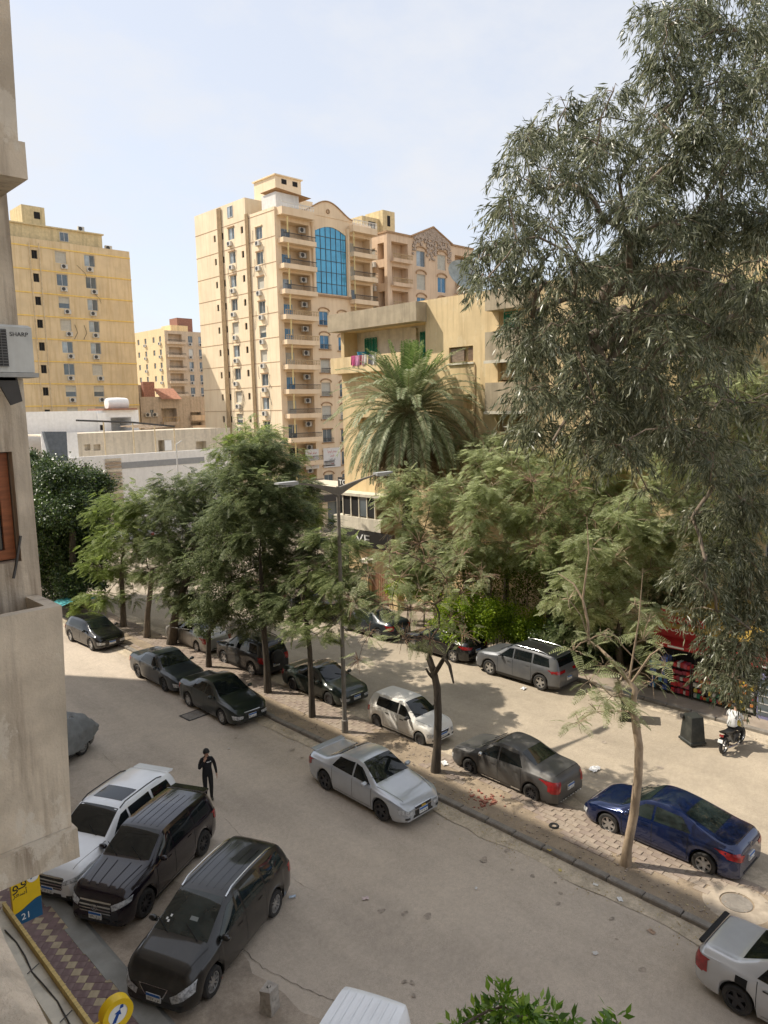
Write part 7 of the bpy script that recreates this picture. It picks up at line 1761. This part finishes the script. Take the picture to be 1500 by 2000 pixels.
text('shirt_lettering', 'NIKE', .17, M_ink, rd, (-.118, 0, 1.235), (RAD(64), 0, RAD(-90)), .004, xs=1.0)

# ---- road wear, litter and small ground things
M_oil = mat('oil_stain', (.33,.275,.22), .8, var=.3, scale=9); M_crack = mat('road_crack', (.14,.115,.095), .95, var=.2); M_patch = mat('tar_patch', (.26,.225,.185), .9, var=.2, scale=2, bump=.3)
def blob(px_, py_, rx, ry, m, parent, z=.016, nm='oil_stain'):
    c = gp(px_, py_); n = 22; ph = rng.random()*6; pts = []
    for k in range(n):
        a = 2*pi*k/n; r = 1 + .16*sin(2*a+ph) + .10*sin(3*a+2*ph) + .05*sin(7*a); pts.append((c.x + rx*r*cos(a), c.y + ry*r*sin(a), z))
    MB().add(pts, [tuple(range(n))]).build(nm, m, parent)
for (x, y, a, c_) in ((945,1680,.13,.10),(990,1662,.09,.07),(1040,1712,.08,.07),(1095,1745,.05,.05),(1090,1765,.06,.05),(835,1790,.12,.1),(790,1785,.1,.08),(808,1945,.05,.05),(790,1918,.06,.05),(805,1920,.05,.06),(1255,1895,.09,.07),(1085,1725,.04,.04),(1000,1700,.05,.04),(560,1420,.05,.05),(570,1465,.12,.07),(590,1480,.06,.05),(460,1442,.05,.04),(1195,1795,.08,.05),(745,1780,.12,.07),(1205,1835,.04,.04)):
    blob(x, y, a, c_, M_oil, road_l)
for (x, y, a, c_) in ((1080,1480,.2,.15),(1290,1500,.12,.1),(1180,1450,.1,.1),(800,1330,.15,.1)): blob(x, y, a, c_, M_oil, road_r)
def crack(pts, w, parent, m=M_crack, z=.018):
    P = []
    for (a, b_) in zip(pts, pts[1:]):
        n = max(2, int(math.hypot(b_[0]-a[0], b_[1]-a[1])/9))
        for k in range(n): P.append(gp(a[0]+(b_[0]-a[0])*k/n + rng.uniform(-2.2,2.2), a[1]+(b_[1]-a[1])*k/n + rng.uniform(-1.6,1.6), z))
    vs_, fs_ = [], []
    for i, p in enumerate(P):
        d = P[min(i+1,len(P)-1)] - P[max(0,i-1)]; nn = Vector((-d.y, d.x, 0)).normalized()*w*rng.uniform(.3,1.1); vs_ += [p+nn, p-nn]
        if i: fs_.append((2*i-2, 2*i-1, 2*i+1, 2*i))
    MB().add(vs_, fs_).build('crack', m, parent)
crack([(470,1850),(512,1890),(545,1905),(570,1920),(640,1950),(700,1965)], .009, road_l); crack([(440,1600),(480,1640),(545,1700),(620,1745)], .005, road_l); crack([(200,1470),(260,1530),(330,1570),(420,1600)], .005, road_l)
# square drain in the road
dc = gp(382, 1396); dr = thing('drain_cover', 'rectangular iron drain cover in the road beside the dark green sedan', 'drain cover', (dc.x, dc.y, .014), RAD(2))
b = MB(); b.box(-.55,.55,-.40,-.34,0,.012); b.box(-.55,.55,.34,.40,0,.012); b.box(-.55,-.49,-.34,.34,0,.012); b.box(.49,.55,-.34,.34,0,.012); b.build('frame', M_iron, dr)
for k in range(2): MB().box(-.48+k*.49, -.01+k*.49, -.33, .33, 0, .008).build('plate', M_kerb, dr)
# litter
def litter(px_, py_, label, col, s_=.12, z=.02, nm='litter', cat='litter'):
    c = gp(px_, py_, z); b = MB(); vs_ = []; n = 5
    for i in range(n):
        for j in range(n): vs_.append(((i/(n-1)-.5)*s_*2*rng.uniform(.8,1.1), (j/(n-1)-.5)*s_*1.4*rng.uniform(.8,1.1), rng.uniform(0,.35)*s_))
    b.add(vs_, [(i*n+j, (i+1)*n+j, (i+1)*n+j+1, i*n+j+1) for i in range(n-1) for j in range(n-1)]); o = b.build(nm, mat('litter_%d' % len(MATS), col, .8, var=.1), None)
    o.location = c; o.rotation_euler = (0,0,rng.uniform(0,6)); tag(o, label, cat, 'litter in the street')
for a in ((1161,1503,'white plastic bag on the sandy road behind the grey sedan',(.7,.7,.7),.2),(868,1491,'white bag beside the dark trunk on the median',(.7,.7,.68),.16,.14),(714,1755,'crumpled pink paper in the middle of the left road',(.62,.5,.48),.09),(571,1752,'pale blue wrapper behind the people carrier',(.5,.58,.68),.09),(1135,1609,'orange peel at the kerb between grey and blue sedans',(.55,.25,.05),.10),(1073,1660,'yellow scrap on the dirt strip of the median',(.6,.45,.08),.06,.12),(1163,1728,'white scrap beside the kerb below the bare trunk',(.7,.68,.62),.07),(1211,1757,'white paper at the kerb near the manhole',(.72,.72,.7),.09),(1273,1820,'crumpled brown scrap on the road near the manhole',(.4,.28,.2),.09),(930,1735,'small white scrap in mid road',(.65,.63,.6),.05),(1094,1700,'yellow scrap lying at the kerb',(.62,.5,.15),.06),(505,1400,'white scraps by the kerb near the dark green sedan',(.65,.62,.55),.07),(447,1462,'small pale scrap on the road by the person',(.62,.6,.55),.05),(1163,1862,'pale wrapper on the road below the kerb',(.6,.58,.55),.07),(430,1910,'orange wrapper beside the front wheel of the people carrier',(.6,.3,.2),.06),(1022,1345,'white rag at the back bumper of the grey crossover',(.66,.66,.66),.14)):
    litter(*a[:5], **({'z': a[5]} if len(a) > 5 else {}))
oc = gp(1082, 1613, .12); o = MB().lathe([(.07,0),(.10,.03),(.14,.03),(.16,0)], 16).build('ring', M_under, None, 50); o.location = oc; tag(o, 'small black rubber ring on the median paving', 'ring')
# red brick rubble on the median and dry leaf litter along the kerbs
M_rub = mat('brick_rubble', (.32,.13,.09), .9, var=.3, scale=9)
c = gp(945, 1562, .11); b = MB()
for k in range(60):
    p = Vector((c.x + rng.gauss(0,.22), c.y + rng.gauss(0,.28), .112)); s_ = rng.uniform(.015,.05); a = rng.uniform(0,3); b.obox(p+Vector((0,0,s_*.4)), (s_*cos(a),s_*sin(a),0), (-s_*.6*sin(a),s_*.6*cos(a),0), (0,.1*s_,s_*.5))
tag(b.build('brick_rubble', M_rub), 'red brick rubble scattered on the median paving', 'rubble', kind='stuff')
M_dry = leafmat('dry_litter', (.30,.22,.11), (.42,.33,.17), (.55,.46,.28), .1, .9, .1)
n = 5200; t_ = nrng.random(n); ys = nrng.uniform(2, 44, n)
side = nrng.random(n)
xs_ = np.where(side < .55, 16.5 - np.abs(nrng.normal(0,.45,n)), np.where(side < .8, 16.78 + np.abs(nrng.normal(0,.4,n)), 28.45 - np.abs(nrng.normal(0,.5,n))))
zs_ = np.where(side < .55, .02, np.where(side < .8, .125, .02)); keep = nrng.random(n) < (.35 + .65*(np.sin(ys*1.7) * np.sin(ys*.6+1) > -.1))
P_ = np.stack([xs_, ys, zs_], 1)[keep]; d_ = nrng.normal(size=P_.shape); d_[:,2] *= .12; u_ = np.array([0,0,1.0]) + nrng.normal(size=P_.shape)*.2
lo = scatter('leaf_litter', *leaf_tpl(.055, .03, .1), P_, rot_from(d_, u_), nrng.uniform(.4,1.3,len(P_)), M_dry); tag(lo, 'dry leaf litter along the kerbs', 'leaf litter', kind='stuff')
# pebbles and crumbs on the median dirt
b = MB()
for k in range(700):
    x, y = rng.uniform(16.8,18.8), rng.uniform(3,24); s_ = rng.uniform(.008,.03); b.obox((x,y,.108+s_*.3), (s_,rng.uniform(-.3,.3)*s_,0), (rng.uniform(-.3,.3)*s_,s_*.8,0), (0,0,s_*.6))
tag(b.build('pebbles', M_paver2), 'small stones scattered on the median', 'pebbles', kind='stuff')
# gate posts and gate behind the kerb cars
gt = thing('garden_gate', 'tan garden gate posts behind the cars at the right kerb', 'gate', (31.5, onx(775,1180,31.5).y, .12))
for k, y in enumerate((0, 2.6)): MB().box(-.3,.3,y-.35,y+.35,0,2.6).build('post', M_D, gt); MB().box(-.36,.36,y-.41,y+.41,2.61,2.8).build('cap', M_Dw, gt)
for k in range(9): MB().box(-.03,.03,.42+k*.2,.58+k*.2,.1,2.0).build('bar', mat('rust_gate', (.25,.13,.07), .8), gt)
gw = thing('garden_wall', 'low dusty garden wall behind the hedges at the right pavement', 'wall', (33.6, 8.0, .12))
for k in range(10): MB().box(0,.25,8.5+k*2.0,10.46+k*2.0,0,1.1).build('panel', M_D, gw); MB().box(-.05,.3,8.4+k*2.0,8.49+k*2.0,0,1.3).build('pier', M_Dw, gw)
# turquoise tarp by the far hatchback and the slack cable between the trees
tq = gp(150, 1203); b = MB(); n = 9; vs_ = [((i/(n-1)-.5)*2.6, (j/(n-1)-.5)*1.6, .9 + .25*cos((i/(n-1)-.5)*2.6) + rng.uniform(-.05,.05)) for i in range(n) for j in range(n)]
b.add(vs_, [(i*n+j, (i+1)*n+j, (i+1)*n+j+1, i*n+j+1) for i in range(n-1) for j in range(n-1)]); tp = thing('tarp_stall', 'small turquoise tarp canopy beyond the black hatchback', 'canopy', (tq.x, tq.y, 0))
b.build('tarp', mat('turquoise_tarp', (.06,.32,.34), .7, var=.2), tp, 60)
for i in (-1.2, 1.2): MB().box(i-.04,i+.04,-.7,-.62,0,.95).build('leg', M_iron, tp); MB().box(i-.04,i+.04,.62,.7,0,.95).build('leg', M_iron, tp)
b = MB(); A0, A1 = onx(335,1225,18.3), onx(515,1205,18.1)
b.tube([A0.lerp(A1, k/14) + Vector((0,0,-.35*sin(pi*k/14))) for k in range(15)], .012, 4); tag(b.build('cable', mat('grey_cable', (.35,.34,.32), .6)), 'thin grey cable slung between two median trees', 'cable')
